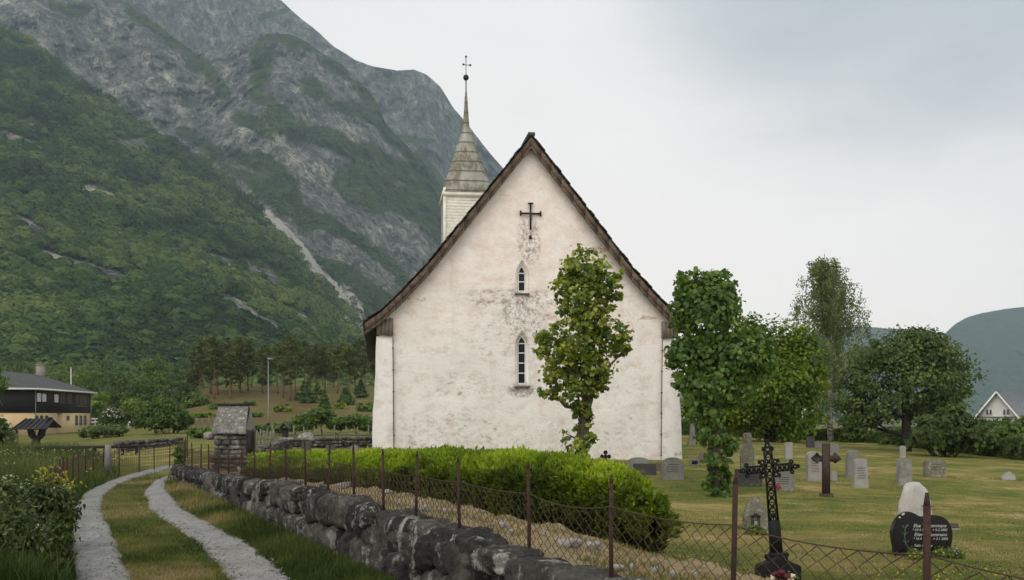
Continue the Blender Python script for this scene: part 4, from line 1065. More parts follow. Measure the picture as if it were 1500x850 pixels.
shrub('shrub', 'mid green bush in front of the white cottage gable', 'shrub', 1465, 660, 44, [(1450, 640, 26, 0, 20), (1480, 635, 28, .2, 22), (1500, 645, 30, -.2, 22), (1440, 625, 14, 0, 10), (1475, 655, 26, 0, 14), (1520, 630, 28, .1, 26)], 4600, .22, mMid, 52, tint=(.45, .5))
shrub('shrub', 'low pale green bush under the branches of the round tree', 'shrub', 1345, 648, 58, [(1345, 640, 20, 0, 9), (1300, 645, 14, 0, 7), (1365, 642, 16, .3, 8)], 1500, .25, mMid, 53, tint=(.7, .4))
shrub('shrub', 'leafy green sapling bush beside the white birch trunk', 'shrub', 1240, 648, 60, [(1250, 622, 16, 0, 14), (1256, 635, 20, .2, 12), (1242, 641, 12, 0, 9), (1266, 602, 14, 0, 14)], 1900, .24, mMid, 54, tint=(.55, .45))
def clipped_row(name, label, A, B, hgt, thick, n, lm, seed, size=.16, tint=.35, cat='hedge', top_tint=.2):
    A, B = np.array(A, float), np.array(B, float); L = np.linalg.norm(B - A); d = (B - A) / L; nrm = np.array([-d[1], d[0]])
    if nrm @ ((A + B) / 2) > 0: nrm = -nrm
    r = np.random.default_rng(seed); mid = (A + B) / 2
    t = thing(name, label, cat, (mid[0], mid[1], Gp(*mid)))
    mb = MB(); V = []; m = 30
    for s in np.linspace(0, L, m):
        for w_, h_ in ((.1, 0), (.1, .9), (.5, .97), (.9, .9), (.9, 0)):
            p_ = A + d * s - nrm * thick * (w_ - .0); V.append((p_[0], p_[1], Gp(*p_) - .05 + hgt * .93 * h_))
    mb.add(V, [[a * 5 + j, a * 5 + j + 1, (a + 1) * 5 + j + 1, (a + 1) * 5 + j] for a in range(m - 1) for j in range(4)]); mb.build('twigs', mHedgeDark, t)
    s = r.random(n) * L; k = r.random(n); w_ = np.where(k < .6, 0, (k - .6) / .4); p_ = A + d * s[:, None] - nrm * (thick * w_)[:, None]
    gz_ = G(p_[:, 0], p_[:, 1]); ht = hgt * (1 + .5 * (fbm(np.stack([s * .9, 0 * s, 0 * s + seed], -1), 3) - .5))
    z = np.where(k < .6, gz_ + ht * r.random(n), gz_ + ht) + r.normal(size=n) * .03
    nn = np.zeros((n, 3)); nn[:, :2] = np.where((k < .6)[:, None], nrm[None], 0); nn[:, 2] = np.where(k < .6, .5, 1); nn += r.normal(size=(n, 3)) * .5
    c = np.stack([p_[:, 0], p_[:, 1], z], -1); c[:, :2] += nrm * (fbm(c * 1.4, 3) - .4)[:, None] * .5
    mb = MB(); leaves(mb, c, nn, size * (.6 + .7 * r.random(n)), False, seed, tint + top_tint * (k >= .6) + (fbm(c * .9, 3) - .5) * .8 + (r.random(n) - .5) * .3); mb.build('foliage', lm, t)
    return t
clipped_row('hedge', 'long dark clipped hedge along the right edge of the graveyard lawn', (20.8, 35.5), (22.0, 59.5), .95, 1.1, 9000, mDark, 61, .15, .55)
clipped_row('hedge', 'low green boundary hedge behind the birch and the far graves', (15.5, 65), (24.5, 60.5), .75, 1.0, 5200, mMid, 62, .17, .35)
clipped_row('hedge', 'shadowy dark hedge under the yellow-green tree behind the graves', (10.5, 72), (19.6, 70), 1.05, 1.2, 5200, mDark, 63, .2, .2)

# ------------------------------------------------------------------ gravestones
def stone_mat(name, c1, c2, lich=(.33, .33, .27), amount=.45, scale=7, rough=.85, dark=.55):
    t = NT(name); n1 = t.noise(scale * .5, 5, .7); n2 = t.noise(scale * 2.4, 5, .75); n3 = t.noise(scale, 5, .75)
    c = t.ramp(n1, [(.35, c1), (.65, c2)])
    c = t.mix(.6, c, t.ramp(t.noise(1.3, 4, .7, stretch=(1, 1, .5)), [(.35, (.55, .55, .55)), (.65, (1.3, 1.3, 1.28))]), 'MULTIPLY')
    c = t.mix(t.math('MULTIPLY', t.sm(n3, .54, .64), amount), c, lich)
    c = t.mix(t.math('MULTIPLY', t.sm(n2, .58, .68), dark), c, (.045, .043, .038))
    return t.bsdf(c, rough, 0, t.bump(n2, .6, .012), .25)
mGrey = stone_mat('grey_granite', (.22, .21, .19), (.16, .155, .14))
mLightG = stone_mat('light_granite', (.33, .32, .295), (.25, .24, .22), amount=.2, dark=.2)
mMott = stone_mat('mottled_granite', (.28, .27, .25), (.14, .135, .12), (.42, .41, .38), .6, 16, dark=.7)
mDarkG = stone_mat('dark_granite', (.085, .08, .075), (.055, .052, .048), amount=.25)
mMossy = stone_mat('mossy_stone', (.13, .125, .095), (.19, .18, .14), (.36, .35, .26), .75, 10, dark=.7)
mBrownG = stone_mat('brownish_granite', (.17, .145, .115), (.11, .095, .075), amount=.3)
mRough = stone_mat('rough_pale_granite', (.47, .45, .425), (.38, .36, .335), (.55, .54, .52), .4, 9, dark=.35)
mBlackPol = plain('polished_black_stone', (.006, .006, .0065), (.010, .010, .011), 30, .22, .0, 0, spec=.22)
mEngrave = plain('engraving', (.045, .042, .038), (.03, .028, .026), 30, .9, 0)
mLetter = plain('white_lettering', (.55, .54, .50), (.42, .41, .38), 40, .7, 0)

def outline(kind, w_, h):
    a = w_ / 2
    if kind == 'round': return [(-a, 0), (a, 0)] + [(a * math.cos(t), h - a * .62 + a * .62 * math.sin(t)) for t in np.linspace(0, PI, 13)]
    if kind == 'low': return [(-a, 0), (a, 0)] + [(a * math.cos(t), h * .78 + h * .22 * math.sin(t)) for t in np.linspace(0, PI, 11)]
    if kind == 'shoulder': return [(-a, 0), (a, 0), (a, h * .78), (a * .82, h * .80)] + [(a * .8 * math.cos(t), h * .80 + h * .20 * math.sin(t)) for t in np.linspace(.25, PI - .25, 9)] + [(-a * .82, h * .80), (-a, h * .78)]
    if kind == 'taper': return [(-a, 0), (a, 0), (a * .78, h * .97), (a * .5, h), (-a * .55, h * .985), (-a * .80, h * .96)]
    if kind == 'flat': return [(-a, 0), (a, 0), (a * .97, h), (-a * .97, h * .985)]
    if kind == 'point': return [(-a, 0), (a, 0), (a * .92, h * .55), (a * .45, h * .86), (a * .1, h), (-a * .35, h * .88), (-a * .8, h * .6), (-a, h * .4)]
    if kind == 'urn': return [(-a, 0), (a, 0), (a, h * .48), (a * .92, h * .62), (a * .55, h * .73), (a * .42, h * .78), (a * .48, h * .82), (a * .48, h * .97), (a * .3, h), (-a * .3, h), (-a * .48, h * .97), (-a * .48, h * .82), (-a * .42, h * .78), (-a * .55, h * .73), (-a * .92, h * .62), (-a, h * .48)]
    if kind == 'obelisk': return [(-a * .75, 0), (a * .75, 0), (a * .5, h * .93), (0, h), (-a * .5, h * .93)]
    if kind == 'cushion': return [(-a * .86, 0), (a * .92, 0), (a * .98, h * .3), (a, h), (a * .1, h * .96), (-a * .12, h), (-a, h * .97), (-a * .96, h * .35)]
def slab(mb_name, prof, th, mat, parent, base, tilt=(0, 0), rz=0, bev=.015, rough=0, seed=0, yoff=0, smooth_=False):
    bm = bmesh.new()
    vs = [bm.verts.new((x, -th / 2 + yoff, z)) for x, z in prof]
    f = bm.faces.new(vs); r = bmesh.ops.extrude_face_region(bm, geom=[f])
    bmesh.ops.translate(bm, verts=[v for v in r['geom'] if isinstance(v, bmesh.types.BMVert)], vec=(0, th, 0))
    bmesh.ops.recalc_face_normals(bm, faces=bm.faces)
    bmesh.ops.bevel(bm, geom=bm.edges[:], offset=bev, segments=2, affect='EDGES', clamp_overlap=True)
    if rough:
        bmesh.ops.triangulate(bm, faces=[f for f in bm.faces if len(f.verts) > 4])
        bmesh.ops.subdivide_edges(bm, edges=bm.edges[:], cuts=2, use_grid_fill=True)
        v = np.array([x.co[:] for x in bm.verts]); d = (np.stack([fbm(v * 7 + seed + 31 * k, 3) for k in range(3)], -1) - .5) * rough
        for x, dd in zip(bm.verts, d): x.co += Vector(dd)
    Mx = Matrix.Translation(Vector(base)) @ Matrix.Rotation(rz, 4, 'Z') @ Matrix.Rotation(tilt[0], 4, 'X') @ Matrix.Rotation(tilt[1], 4, 'Y')
    bmesh.ops.transform(bm, matrix=Mx, verts=bm.verts)
    return bmesh_obj(mb_name, bm, mat, parent, None, smooth_), Mx
GR = 'gravestones on the churchyard lawn'
def grave(px, py, wp, hp, kind, mat, label, th=.16, tilt=(0, 0), rz=0.0, lines=0, rough=.02, plinth=None, seed=0, name='gravestone', sink=.03):
    b = hit(px, py, 5, 120); s = b[1] / F; w_, h = wp * s, hp * s
    t = thing(name, label, 'gravestone', b, GR)
    z0 = 0
    if plinth:
        z0 = plinth[1] * s; slab('plinth', [(-plinth[0] * s / 2, -.05), (plinth[0] * s / 2, -.05), (plinth[0] * s / 2 * .96, z0), (-plinth[0] * s / 2 * .96, z0)], th * 1.5, mat, t, b, (0, 0), rz, .012)
    pr = [(x, z if z > 0 else (-sink if not plinth else 0)) for x, z in outline(kind, w_, h - z0)]
    o, Mx = slab('stone', pr, th, mat, t, b + np.array([0, 0, z0]), tilt, rz, .014, rough, seed)
    if lines:
        r = random.Random(seed + px); M3, M0 = np.array(Mx.to_3x3()), np.array(Mx.translation)
        for k in range(lines):                     # weathered illegible lines, each one shallow cut
            zz = (h - z0) * (.68 - .42 * k / max(lines, 1)); x = -w_ * .30 * r.uniform(.75, 1); pp = []
            while x < w_ * .27 * r.uniform(.8, 1.05): pp.append((x, -th / 2 - .006, zz + (h - z0) * .014 * (-1) ** len(pp) * r.uniform(.3, 1))); x += r.uniform(.012, .024)
            mb = MB(); mb.tube((M3 @ np.array(pp).T).T + M0, .0045, 4); mb.build('inscription_line', mEngrave, t)
    return t, b, Mx, s
grave(985, 703, 33, 33, 'shoulder', mGrey, 'grey arched headstone with inscription beside the right end of the hedge', .16, (-.03, 0), .1, 4, seed=1)
t_, b_, M_, s_ = grave(935, 694, 30, 24, 'low', mLightG, 'low round-topped grey stone half hidden behind the hedge', .2, (0, 0), 0, 0, seed=2)
slab('stone', [(-.30, -.03), (.34, -.03), (.34, .30), (-.30, .30)], .18, mDarkG, t_, b_ + np.array([.12, -.32, 0]), (0, 0), 0, .01, .02, 4)
grave(963, 689, 9, 11, 'round', mBrownG, 'tiny brown stone at the foot of the white church wall', .1, seed=3)
grave(1017, 683, 13, 12, 'round', mGrey, 'small round-topped stone with a black plate right of the church corner', .14, seed=4)
b = hit(1017, 683); mb = MB(); s = b[1] / F; mb.box(b + np.array([0, -.095, 6 * s]), (8 * s, .02, 5 * s)); mb.build('plate', mBlackPol, [o for o in bpy.data.objects if o.get('label', '').startswith('small round-topped stone with a black')][0])
grave(1014, 653, 12, 33, 'obelisk', mGrey, 'slender grey obelisk on a brown base nearest the church corner', .22, seed=5, plinth=(13, 7))
grave(1042, 683, 15, 15, 'flat', mLightG, 'small pale slab just left of the dark linden trunk', .08, (.05, 0), seed=6)
grave(1028, 678, 10, 16, 'point', mBrownG, 'brownish pointed stone peeping out left of the dark linden', .14, seed=7)
grave(1094, 700, 18, 66, 'urn', mMossy, 'tall bottle-shaped lichen-grey monument right of the dark linden', .26, (-.02, .02), .1, 0, .03, seed=8)
grave(1097, 712, 39, 25, 'cushion', mDarkG, 'wide black cushion-shaped stone beside the lattice iron cross', .18, (-.08, 0), 0, 3, .01, seed=9)
t_, b_, M_, s_ = grave(1147, 719, 31, 29, 'flat', mGrey, 'squat grey block with red flowers behind the lattice iron cross', .2, (-.04, 0), 0, 4, seed=10)
grave(1155, 673, 12, 25, 'flat', mLightG, 'small upright pale stone in front of the white bench', .14, (0, -.02), .15, 0, seed=11)
grave(1112, 641, 9, 22, 'obelisk', mDarkG, 'thin dark obelisk in the shade beside the yellow-green tree trunk', .18, seed=12)
grave(1192, 705, 22, 44, 'round', mLightG, 'tall arched pale headstone behind the left arm of the brown plain cross', .18, (-.03, .02), .12, 5, seed=13)
grave(1221, 705, 11, 15, 'taper', mLightG, 'small bluish white slab right of the brown plain cross shaft', .07, (-.06, .04), 0, 0, seed=14)
grave(1187, 656, 12, 17, 'round', mDarkG, 'dark rounded stone in a pair at the far edge under the birch', .16, seed=15)
grave(1200, 657, 14, 10, 'low', mGrey, 'low grey stone in a pair at the far edge under the birch', .16, seed=16)
grave(1221, 669, 15, 20, 'round', mGrey, 'grey round-topped stone below the white birch trunk', .16, seed=17)
grave(1248, 700, 18, 41, 'round', mGrey, 'leaning grey arched stone standing behind the pale straight slab', .17, (-.04, .05), .14, 0, .03, seed=18)
grave(1260, 715, 24, 43, 'taper', mLightG, 'pale straight-sided tall slab right of the brown plain cross', .16, (-.05, .02), .16, 5, .015, seed=19)
grave(1322, 671, 9, 18, 'round', mLightG, 'narrow whitish stone before the trunk of the round dark tree', .1, seed=20)
grave(1324, 711, 23, 39, 'taper', mMott, 'black and white mottled tapering stone in the open lawn', .18, (-.05, .05), .18, 0, .03, seed=21)
grave(1369, 699, 33, 27, 'low', mMossy, 'broad leaning grey stone left of the open right-hand lawn', .15, (-.10, .05), .15, 3, .025, seed=22)
grave(1477, 703, 20, 12, 'point', mLightG, 'small low pale stone alone at the far right of the lawn', .14, (-.3, 0), 0, 0, .03, seed=23)
t_, b_, M_, s_ = grave(1107, 776, 34, 50, 'point', mMossy, 'rough pointed lichen-covered stone with a lantern niche left of the lattice cross', .2, (-.06, 0), .12, 0, .05, seed=24)
lb = b_ + np.array([-.06, -.24, .02])
ln = thing('grave_lantern', 'small dark grave lantern leaning on the lichen-covered pointed stone', 'lantern', lb, None)
mb = MB(); mb.box(lb + np.array([0, 0, .015]), (.12, .12, .03)); mb.box(lb + np.array([0, 0, .235]), (.14, .14, .03)); mb.box(lb + np.array([0, 0, .265]), (.07, .07, .04), taper=.3)
for x in (-.05, .05):
    for y in (-.05, .05): mb.box(lb + np.array([x, y, .125]), (.014, .014, .2))
mb.build('frame', mIron, ln)
mb = MB(); mb.lathe(lb + np.array([0, 0, .03]), [(.001, 0), (.034, 0), (.034, .12), (.001, .12)], 10); mb.build('candle', mLightG, ln)
mGraveLeaf = leafmat('grave_plant_leaf', [(0, (.05, .085, .02)), (.5, (.11, .16, .03)), (1, (.24, .27, .06))], .3, .5, .2)
mFlower = leafmat('flower', [(0, (.30, .02, .025)), (.5, (.40, .04, .05)), (1, (.55, .10, .12))], .2, .6, .2)
mFlowerY = leafmat('yellow_flower', [(0, (.30, .19, .01)), (1, (.55, .40, .03))], .2, .6, .2)
mFlowerW = leafmat('white_flower', [(0, (.45, .38, .36)), (1, (.68, .62, .55))], .2, .6, .2)
def plant(name, label, px, py, blobs, n, size, lm, seed, flowers=None, cat='plant'):
    b = hit(px, py, 5, 120); Y = b[1]
    t = thing(name, label, cat, b); bl = B_(blobs, Y); c, nn, ci, cr = blob_points(bl, n, seed, (.2, 1), n // 12, .2); nn[:, 2] += .5
    c[:, 2] = np.maximum(c[:, 2], G(c[:, 0], c[:, 1]) + .01); r = np.random.default_rng(seed)
    mb = MB(); leaves(mb, c, nn, size * (.6 + .8 * r.random(n)), False, seed, .5 + (cr[ci] - .5) * .6, aspect=.5); mb.build('foliage', lm, t)
    if flowers:
        c, nn, ci, cr = blob_points([(x, y - .03, z + .02, a, bb, cc) for x, y, z, a, bb, cc in bl], flowers[0], seed + 1, (.8, 1.05), flowers[0], .05); nn[:, 2] += .6; nn[:, 1] -= .6
        mb = MB(); leaves(mb, c, nn, flowers[2] * (.6 + .8 * r.random(len(c))), False, seed, r.random(len(c)), aspect=.95, fold=.05); mb.build('flower', flowers[1], t)
    return t
plant('grave_plant', 'light green grave plant in front of the lichen-covered pointed stone', 1108, 784, [(1106, 776, 11, 0, 7), (1116, 778, 8, 0, 6), (1097, 781, 6, 0, 5)], 700, .05, mGraveLeaf, 71)
plant('flower_bunch', 'red flowers at the foot of the squat grey block', 1138, 719, [(1138, 714, 6, 0, 4)], 120, .06, mGraveLeaf, 72, (60, mFlower, .07), 'flowers')
# ------------------------------------------------------------------ crosses and the black stone
b = hit(1210, 728, 5, 120); s = b[1] / F
cr_ = thing('grave_cross', 'plain brown iron cross with arrow-shaped arm ends standing in the lawn', 'cross', b)
mBrownIron = plain('brown_iron', (.060, .042, .032), (.036, .027, .022), 12, .7, .4, .004, .2)
mb = MB(); Hc = 78 * s; za = 56 * s; a = 11 * s; wv = 5.5 * s
mb.box(b + np.array([0, 0, Hc / 2]), (wv * 2, .07, Hc))
for sg in (-1, 1):
    mb.box(b + np.array([sg * (wv + 6 * s), 0, za]), (12 * s, .068, 9 * s))
    x0 = sg * 13 * s; X = [(x0, -7 * s), (x0 + sg * 9 * s, 0), (x0, 9 * s), (x0 - sg * 6 * s, 0)]
    V = [b + np.array([x, y, za + z]) for y in (-.045, .045) for x, z in X]
    mb.add(V, [[0, 1, 2, 3] if sg > 0 else [3, 2, 1, 0], [7, 6, 5, 4] if sg > 0 else [4, 5, 6, 7]] + [[k, (k + 4), (k + 1) % 4 + 4, (k + 1) % 4] for k in range(4)])
mb.build('cross', mBrownIron, cr_)
mb = MB(); mb.box(b + np.array([0, 0, .03]), (18 * s, .16, .1)); mb.build('foot', mBrownIron, cr_)

b = hit(887, 694, 5, 120); s = b[1] / F
t = thing('grave_cross', 'small black trefoil cross peeping over the hedge near the gable wall', 'cross', b)
mb = MB(); mb.box(b + np.array([0, 0, 15 * s]), (3.5 * s, .05, 32 * s)); mb.box(b + np.array([0, 0, 25 * s]), (10 * s, .048, 3.5 * s))
for x, z in ((0, 31), (-5, 25), (5, 25)):
    n = 14; V = [b + np.array([x * s + 3 * s * math.cos(q_), y, z * s + 3 * s * math.sin(q_)]) for y in (-.032, .032) for q_ in np.arange(n) * 2 * PI / n]
    V += [b + np.array([x * s, -.034, z * s]), b + np.array([x * s, .034, z * s])]
    mb.add(V, [[k, k + n, (k + 1) % n + n, (k + 1) % n][::-1] for k in range(n)], [(2 * n, k, (k + 1) % n) for k in range(n)] + [(2 * n + 1, (k + 1) % n + n, k + n) for k in range(n)])
mb.build('cross', mIron, t)

# ornate lattice cross, leaning a little to the left
mCast = plain('black_cast_iron', (.008, .0085, .009), (.014, .0145, .015), 25, .6, .3, .002, 0, spec=.15)
Yc = 10.4; cx_ = (1139 - CX) / F * Yc; zb = Gp(cx_, Yc); sC = Yc / F
lc = thing('grave_cross', 'ornate black cast-iron lattice cross on a dark plinth plate close behind the wire fence', 'cross', (cx_, Yc, zb))
up_ = np.array([-.085, 0, .9964]); rt = np.array([.9964, 0, .085])
o0 = np.array([(1138 - CX) / F * Yc, Yc, H - (818 - HY) * sC])         # foot of the shaft on the plate
def cp(u, h, d=0.0): return o0 + rt * u + up_ * h + np.array([0, d, 0])
mb = MB(); px_ = sC
def ring(u, h, r_, w_=.007):
    mb.tube([cp(u + r_ * math.cos(q_), h + r_ * math.sin(q_)) for q_ in np.linspace(0, 2 * PI, 13)], w_ * 1.4, 5, cap=False)
def rod(u0, h0, u1, h1, w_=.011): mb.bar(cp(u0, h0), cp(u1, h1), w_ * 1.45, .026, up=(0, 1, 0))
hA, hS, hB = 56 * px_, 132 * px_, 162 * px_       # top of solid panel, arm height, top frame end
def hwid(h): return np.interp(h, [0, hA, hB], [7.8, 6.4, 5.0]) * px_
for sg in (-1, 1): rod(sg * hwid(hA), hA, sg * hwid(hB), hB, .013)
hs_ = np.linspace(hA, hB, 9)
for a_, b2 in zip(hs_[:-1], hs_[1:]):
    rod(-hwid(a_), a_, hwid(b2), b2, .008); rod(hwid(a_), a_, -hwid(b2), b2, .008); ring(0, (a_ + b2) / 2, 2.1 * px_, .005)
    rod(-hwid(b2), b2, hwid(b2), b2, .007)
ar = 33 * px_
for sg in (-1, 1):
    for dz in (-4.8, 4.8): rod(sg * 5 * px_, hS + dz * px_, sg * ar, hS + dz * px_, .012)
    us = np.linspace(5, 33, 5) * px_
    for a_, b2 in zip(us[:-1], us[1:]):
        rod(sg * a_, hS - 4.8 * px_, sg * b2, hS + 4.8 * px_, .008); rod(sg * a_, hS + 4.8 * px_, sg * b2, hS - 4.8 * px_, .008); ring(sg * (a_ + b2) / 2, hS, 2 * px_, .005)
    rod(sg * ar, hS - 4.8 * px_, sg * ar, hS + 4.8 * px_, .011)
    for du, dh, r_ in ((38, 0, 2.6), (33, 7.4, 2.2), (33, -7.4, 2.2), (42.5, 0, 1.6)): ring(sg * du * px_, hS + dh * px_, r_ * px_, .0085)
    for hh_ in (9.5, -9.5):                                                  # scrolls in the corners
        ring(sg * 9.6 * px_, hS + hh_ * px_, 3.0 * px_, .008); ring(sg * 13.5 * px_, hS + (hh_ * 1.12) * px_, 1.6 * px_, .009)
for du, dh, r_ in ((0, 166, 3.0), (-5.6, 161, 2.2), (5.6, 161, 2.2), (0, 171.5, 1.7)): ring(du * px_, dh * px_, r_ * px_, .009)
for k in range(5):                                                           # little pinnacles on the panel
    u = (-6.5 + 3.25 * k) * px_; mb.bar(cp(u, hA - .02), cp(u, hA + (13 if k % 2 == 0 else 9) * px_), .010, .016, up=(0, 1, 0))
mb.build('lattice', mCast, lc)
mb = MB()
def quadprism(h0, h1, w0, w1, d): 
    v = [cp(-w0, h0, -d), cp(w0, h0, -d), cp(w0, h0, d), cp(-w0, h0, d), cp(-w1, h1, -d), cp(w1, h1, -d), cp(w1, h1, d), cp(-w1, h1, d)]
    mb.hexa(np.array(v))
quadprism(9 * px_, hA, 8.6 * px_, 7.6 * px_, .035); quadprism(3 * px_, 9 * px_, 12 * px_, 9.5 * px_, .05); quadprism(-2 * px_, 3 * px_, 14.5 * px_, 14 * px_, .06)
for sg in (-1, 1): ring(sg * 14.5 * px_, 4 * px_, 2.2 * px_, .010)
mb.build('shaft_panel', mCast, lc)
top_ = H - (818 - HY) * sC
pr = [(-36 * sC * .88, zb - .05), (36 * sC * .88, zb - .05), (31.5 * sC, top_ - 11 * sC), (29.5 * sC, top_ - 8.5 * sC), (20 * sC, top_ - 6 * sC), (13 * sC, top_ - 1 * sC), (0, top_ + .5 * sC), (-13 * sC, top_ - 1 * sC), (-20 * sC, top_ - 6 * sC), (-29.5 * sC, top_ - 8.5 * sC), (-31.5 * sC, top_ - 11 * sC)]
slab('plinth_plate', [(x, z - zb) for x, z in pr], .14, mCast, lc, (cx_, Yc - .02, zb), (0, 0), 0, .008)
wr = np.array([(1145 - CX) / F * (Yc - .16), Yc - .16, H - (853 - HY) / F * (Yc - .16)])
wt_ = thing('flower_wreath', 'wreath of cream and dark red roses hanging on the lattice cross plinth', 'wreath', wr)
mRoseW = plain('cream_rose', (.62, .55, .38), (.50, .44, .30), 40, .7, .3, .004); mRoseR = plain('red_rose', (.13, .016, .025), (.07, .01, .018), 40, .7, .3, .004)
r = random.Random(4)
for k in range(34):
    a_ = k / 34 * 2 * PI; rr_ = .085 + r.uniform(-.03, .03); c_ = wr + np.array([rr_ * 1.35 * math.cos(a_), r.uniform(-.03, .02), rr_ * math.sin(a_)])
    nm = 'red_rose' if abs(math.cos(a_)) < .62 else 'cream_rose'
    mb = MB(); rock(mb, c_, (.05, .045, .05), 2, 900 + k, 2.0, .7); mb.build(nm, mRoseR if nm == 'red_rose' else mRoseW, wt_, smooth_=True)
mb = MB(); c = wr + (np.random.default_rng(3).normal(size=(70, 3)) * np.array([.10, .02, .05])); leaves(mb, c + np.array([0, .03, 0]), np.random.default_rng(4).normal(size=(70, 3)) + np.array([0, -1, .3]), np.full(70, .035), False, 3, .3); mb.build('foliage', mGraveLeaf, wt_)

# rough pale stone and the black polished stone in front of it
b = hit(1356, 799, 5, 60); b = b + np.array([0, .45, 0]); b[2] = Gp(b[0], b[1]); s = b[1] / F
t = thing('gravestone', 'rough whitish boulder headstone with engraved lines behind the black polished stone', 'gravestone', b, GR)
mb = MB(); zc = H - (711 - HY) * s - b[2]
v, f_ = ICO[4]; d = v / (np.abs(v) ** 2.15).sum(1)[:, None] ** (1 / 2.15)
d = d * (1 + .16 * (fbm(v * 2.2 + 3, 4) - .5) * 2 + .10 * (vnoise(v * 6) - .5))[:, None]
d[:, 1] = np.where(d[:, 1] < -.55, -.55 - (np.abs(d[:, 1]) - .55) * .12, d[:, 1])
hgt = zc; V = np.stack([d[:, 0] * 25 * s * (1 - .06 * np.clip(d[:, 2], -1, 1)), d[:, 1] * .15, hgt / 2 + d[:, 2] * (hgt / 2 + .04)], -1) + b + np.array([(1358 - 1356) * s, 0, 0])
mb.add(V, None, f_); mb.build('stone', mRough, t, smooth_=True)
def text(parent, body, size, loc, mat, name='inscription', ital=0.0, ext=.0015):
    cu = bpy.data.curves.new(name, 'FONT'); cu.body = body; cu.size = size; cu.align_x = 'CENTER'; cu.shear = ital; cu.extrude = ext
    o = bpy.data.objects.new(name, cu); C.objects.link(o); o.parent = parent
    o.location = Vector(np.array(loc) - OFF[parent.name]); o.rotation_euler = (PI / 2, 0, 0); cu.materials.append(mat)
    bpy.context.view_layer.update(); me = bpy.data.meshes.new_from_object(o.evaluated_get(bpy.context.evaluated_depsgraph_get()))
    m = bpy.data.objects.new(name, me); C.objects.link(m); m.parent = parent; m.location = o.location; m.rotation_euler = o.rotation_euler
    bpy.data.objects.remove(o); return m
fy = b[1] - .104
def tp(px, py, y): return ((px - CX) / F * y, y, H - (py - HY) / F * y)
mb = MB(); q0 = np.array(tp(1359, 729, fy)); mb.bar(q0, q0 + np.array([-.028, 0, -.018]), .012); mb.bar(q0, q0 + np.array([.028, 0, -.016]), .012); mb.build('engraved_bird', mEngrave, t)
text(t, 'Oline Haugen', .036, tp(1359, 742.5, fy), mEngrave); text(t, '* 4.2.1897   + 1958', .030, tp(1359, 747.5, fy), mEngrave)
b = hit(1350, 814, 5, 60); s = b[1] / F
t = thing('gravestone', 'black polished heart-shaped headstone with white writing and a green twig', 'gravestone', b, GR)
oc = [(-34, 0), (36, 0), (41, 16), (43.5, 34), (40, 48), (33, 56), (24, 60), (12, 61), (2, 58.5), (-6, 60), (-13, 64), (-22, 66), (-30, 62), (-38, 53), (-43, 41), (-44, 30), (-41, 14)]
oc = np.array(oc, float)
# smooth the outline
P2 = []
for k in range(len(oc)):
    p0, p1, p2, p3 = oc[k - 1], oc[k], oc[(k + 1) % len(oc)], oc[(k + 2) % len(oc)]
    for u in (0, .33, .66):
        P2.append(.5 * ((2 * p1) + (-p0 + p2) * u + (2 * p0 - 5 * p1 + 4 * p2 - p3) * u * u + (-p0 + 3 * p1 - 3 * p2 + p3) * u ** 3) if k > 1 else p1 + (p2 - p1) * u)
slab('stone', [(x * s, (y - 1.5) * s) for x, y in P2], .12, mBlackPol, t, b, (-.04, 0), 0, .008)
fy = b[1] - .068
for body, sz, px, py, it in (('Elsa T. Tommans', 7.0, 1362, 772.5, .25), ('* 29-4 1933    + 5-2 2002', 4.9, 1362, 778.0, .2), ('Eiler J. Tommans', 7.0, 1363, 785.5, .25), ('* 10-4 1928    + 2-1 2006', 4.9, 1363, 791.0, .2), ('Takk mamma', 5.0, 1352, 801, .3)):
    dy = .04 * (px * 0 + (814 - py) * s) * 1.0
    text(t, body, sz * s, tp(px, py, fy + dy * .9), mLetter, 'inscription', it)
mTwig = plain('carved_twig', (.20, .24, .17), (.10, .20, .09), 40, .7, 0)
mb = MB(); sp_ = [np.array(tp(x, y, fy + (814 - y) * s * .036)) for x, y in ((1333, 805), (1327, 797), (1325, 785), (1326, 775), (1329, 768))]
mb.tube(sp_, .004, 4)
for k in range(12):
    p0 = sp_[min(4, k // 3)] + (np.array([0, 0, .012]) * (k % 3)); mb.bar(p0, p0 + np.array([(-1 if k % 2 else 1) * random.uniform(.03, .055), 0, random.uniform(.015, .045)]), .006, .003)
mb.build('carved_twig', mTwig, t)
mb = MB()
for x, y, r_ in ((1318, 759.5, .016), (1322, 755.5, .013), (1324, 754.5, .012)): mb.lathe(np.array(tp(x, y, fy + .01)), [(.001, 0), (r_, .004), (r_, .02), (.001, .024)], 8)
mb.build('ornament', mLetter, t)
plant('flower_bed', 'mixed pale and yellow flowers at the foot of the black polished stone', 1372, 817, [(1340, 812, 12, 0, 6), (1355, 811, 9, -.2, 6), (1352, 816, 10, 0, 4), (1385, 808, 16, 0, 7), (1400, 812, 14, 0, 7), (1372, 813, 10, 0, 5)], 1500, .05, mGraveLeaf, 81, (90, leafmat('mauve_flower', [(0, (.20, .13, .15)), (1, (.42, .36, .33))], .2, .6, .2), .032), 'flowers')
plant('flower_bed', 'yellow flowering tuft left of the bed at the black stone', 1337, 820, [(1336, 816, 9, 0, 4), (1345, 818, 8, 0, 4)], 350, .045, mGraveLeaf, 82, (45, mFlowerY, .03), 'flowers')
b = hit(1398, 776, 5, 60); s = b[1] / F
t = thing('gravestone', 'small dark slab on a pale foot just right of the black polished stone', 'gravestone', b, GR)
slab('stone', [(-9 * s, 2 * s), (6 * s, 2 * s), (6 * s, 9 * s), (-9 * s, 9 * s)], .08, mDarkG, t, b, (-.3, 0), 0, .008)
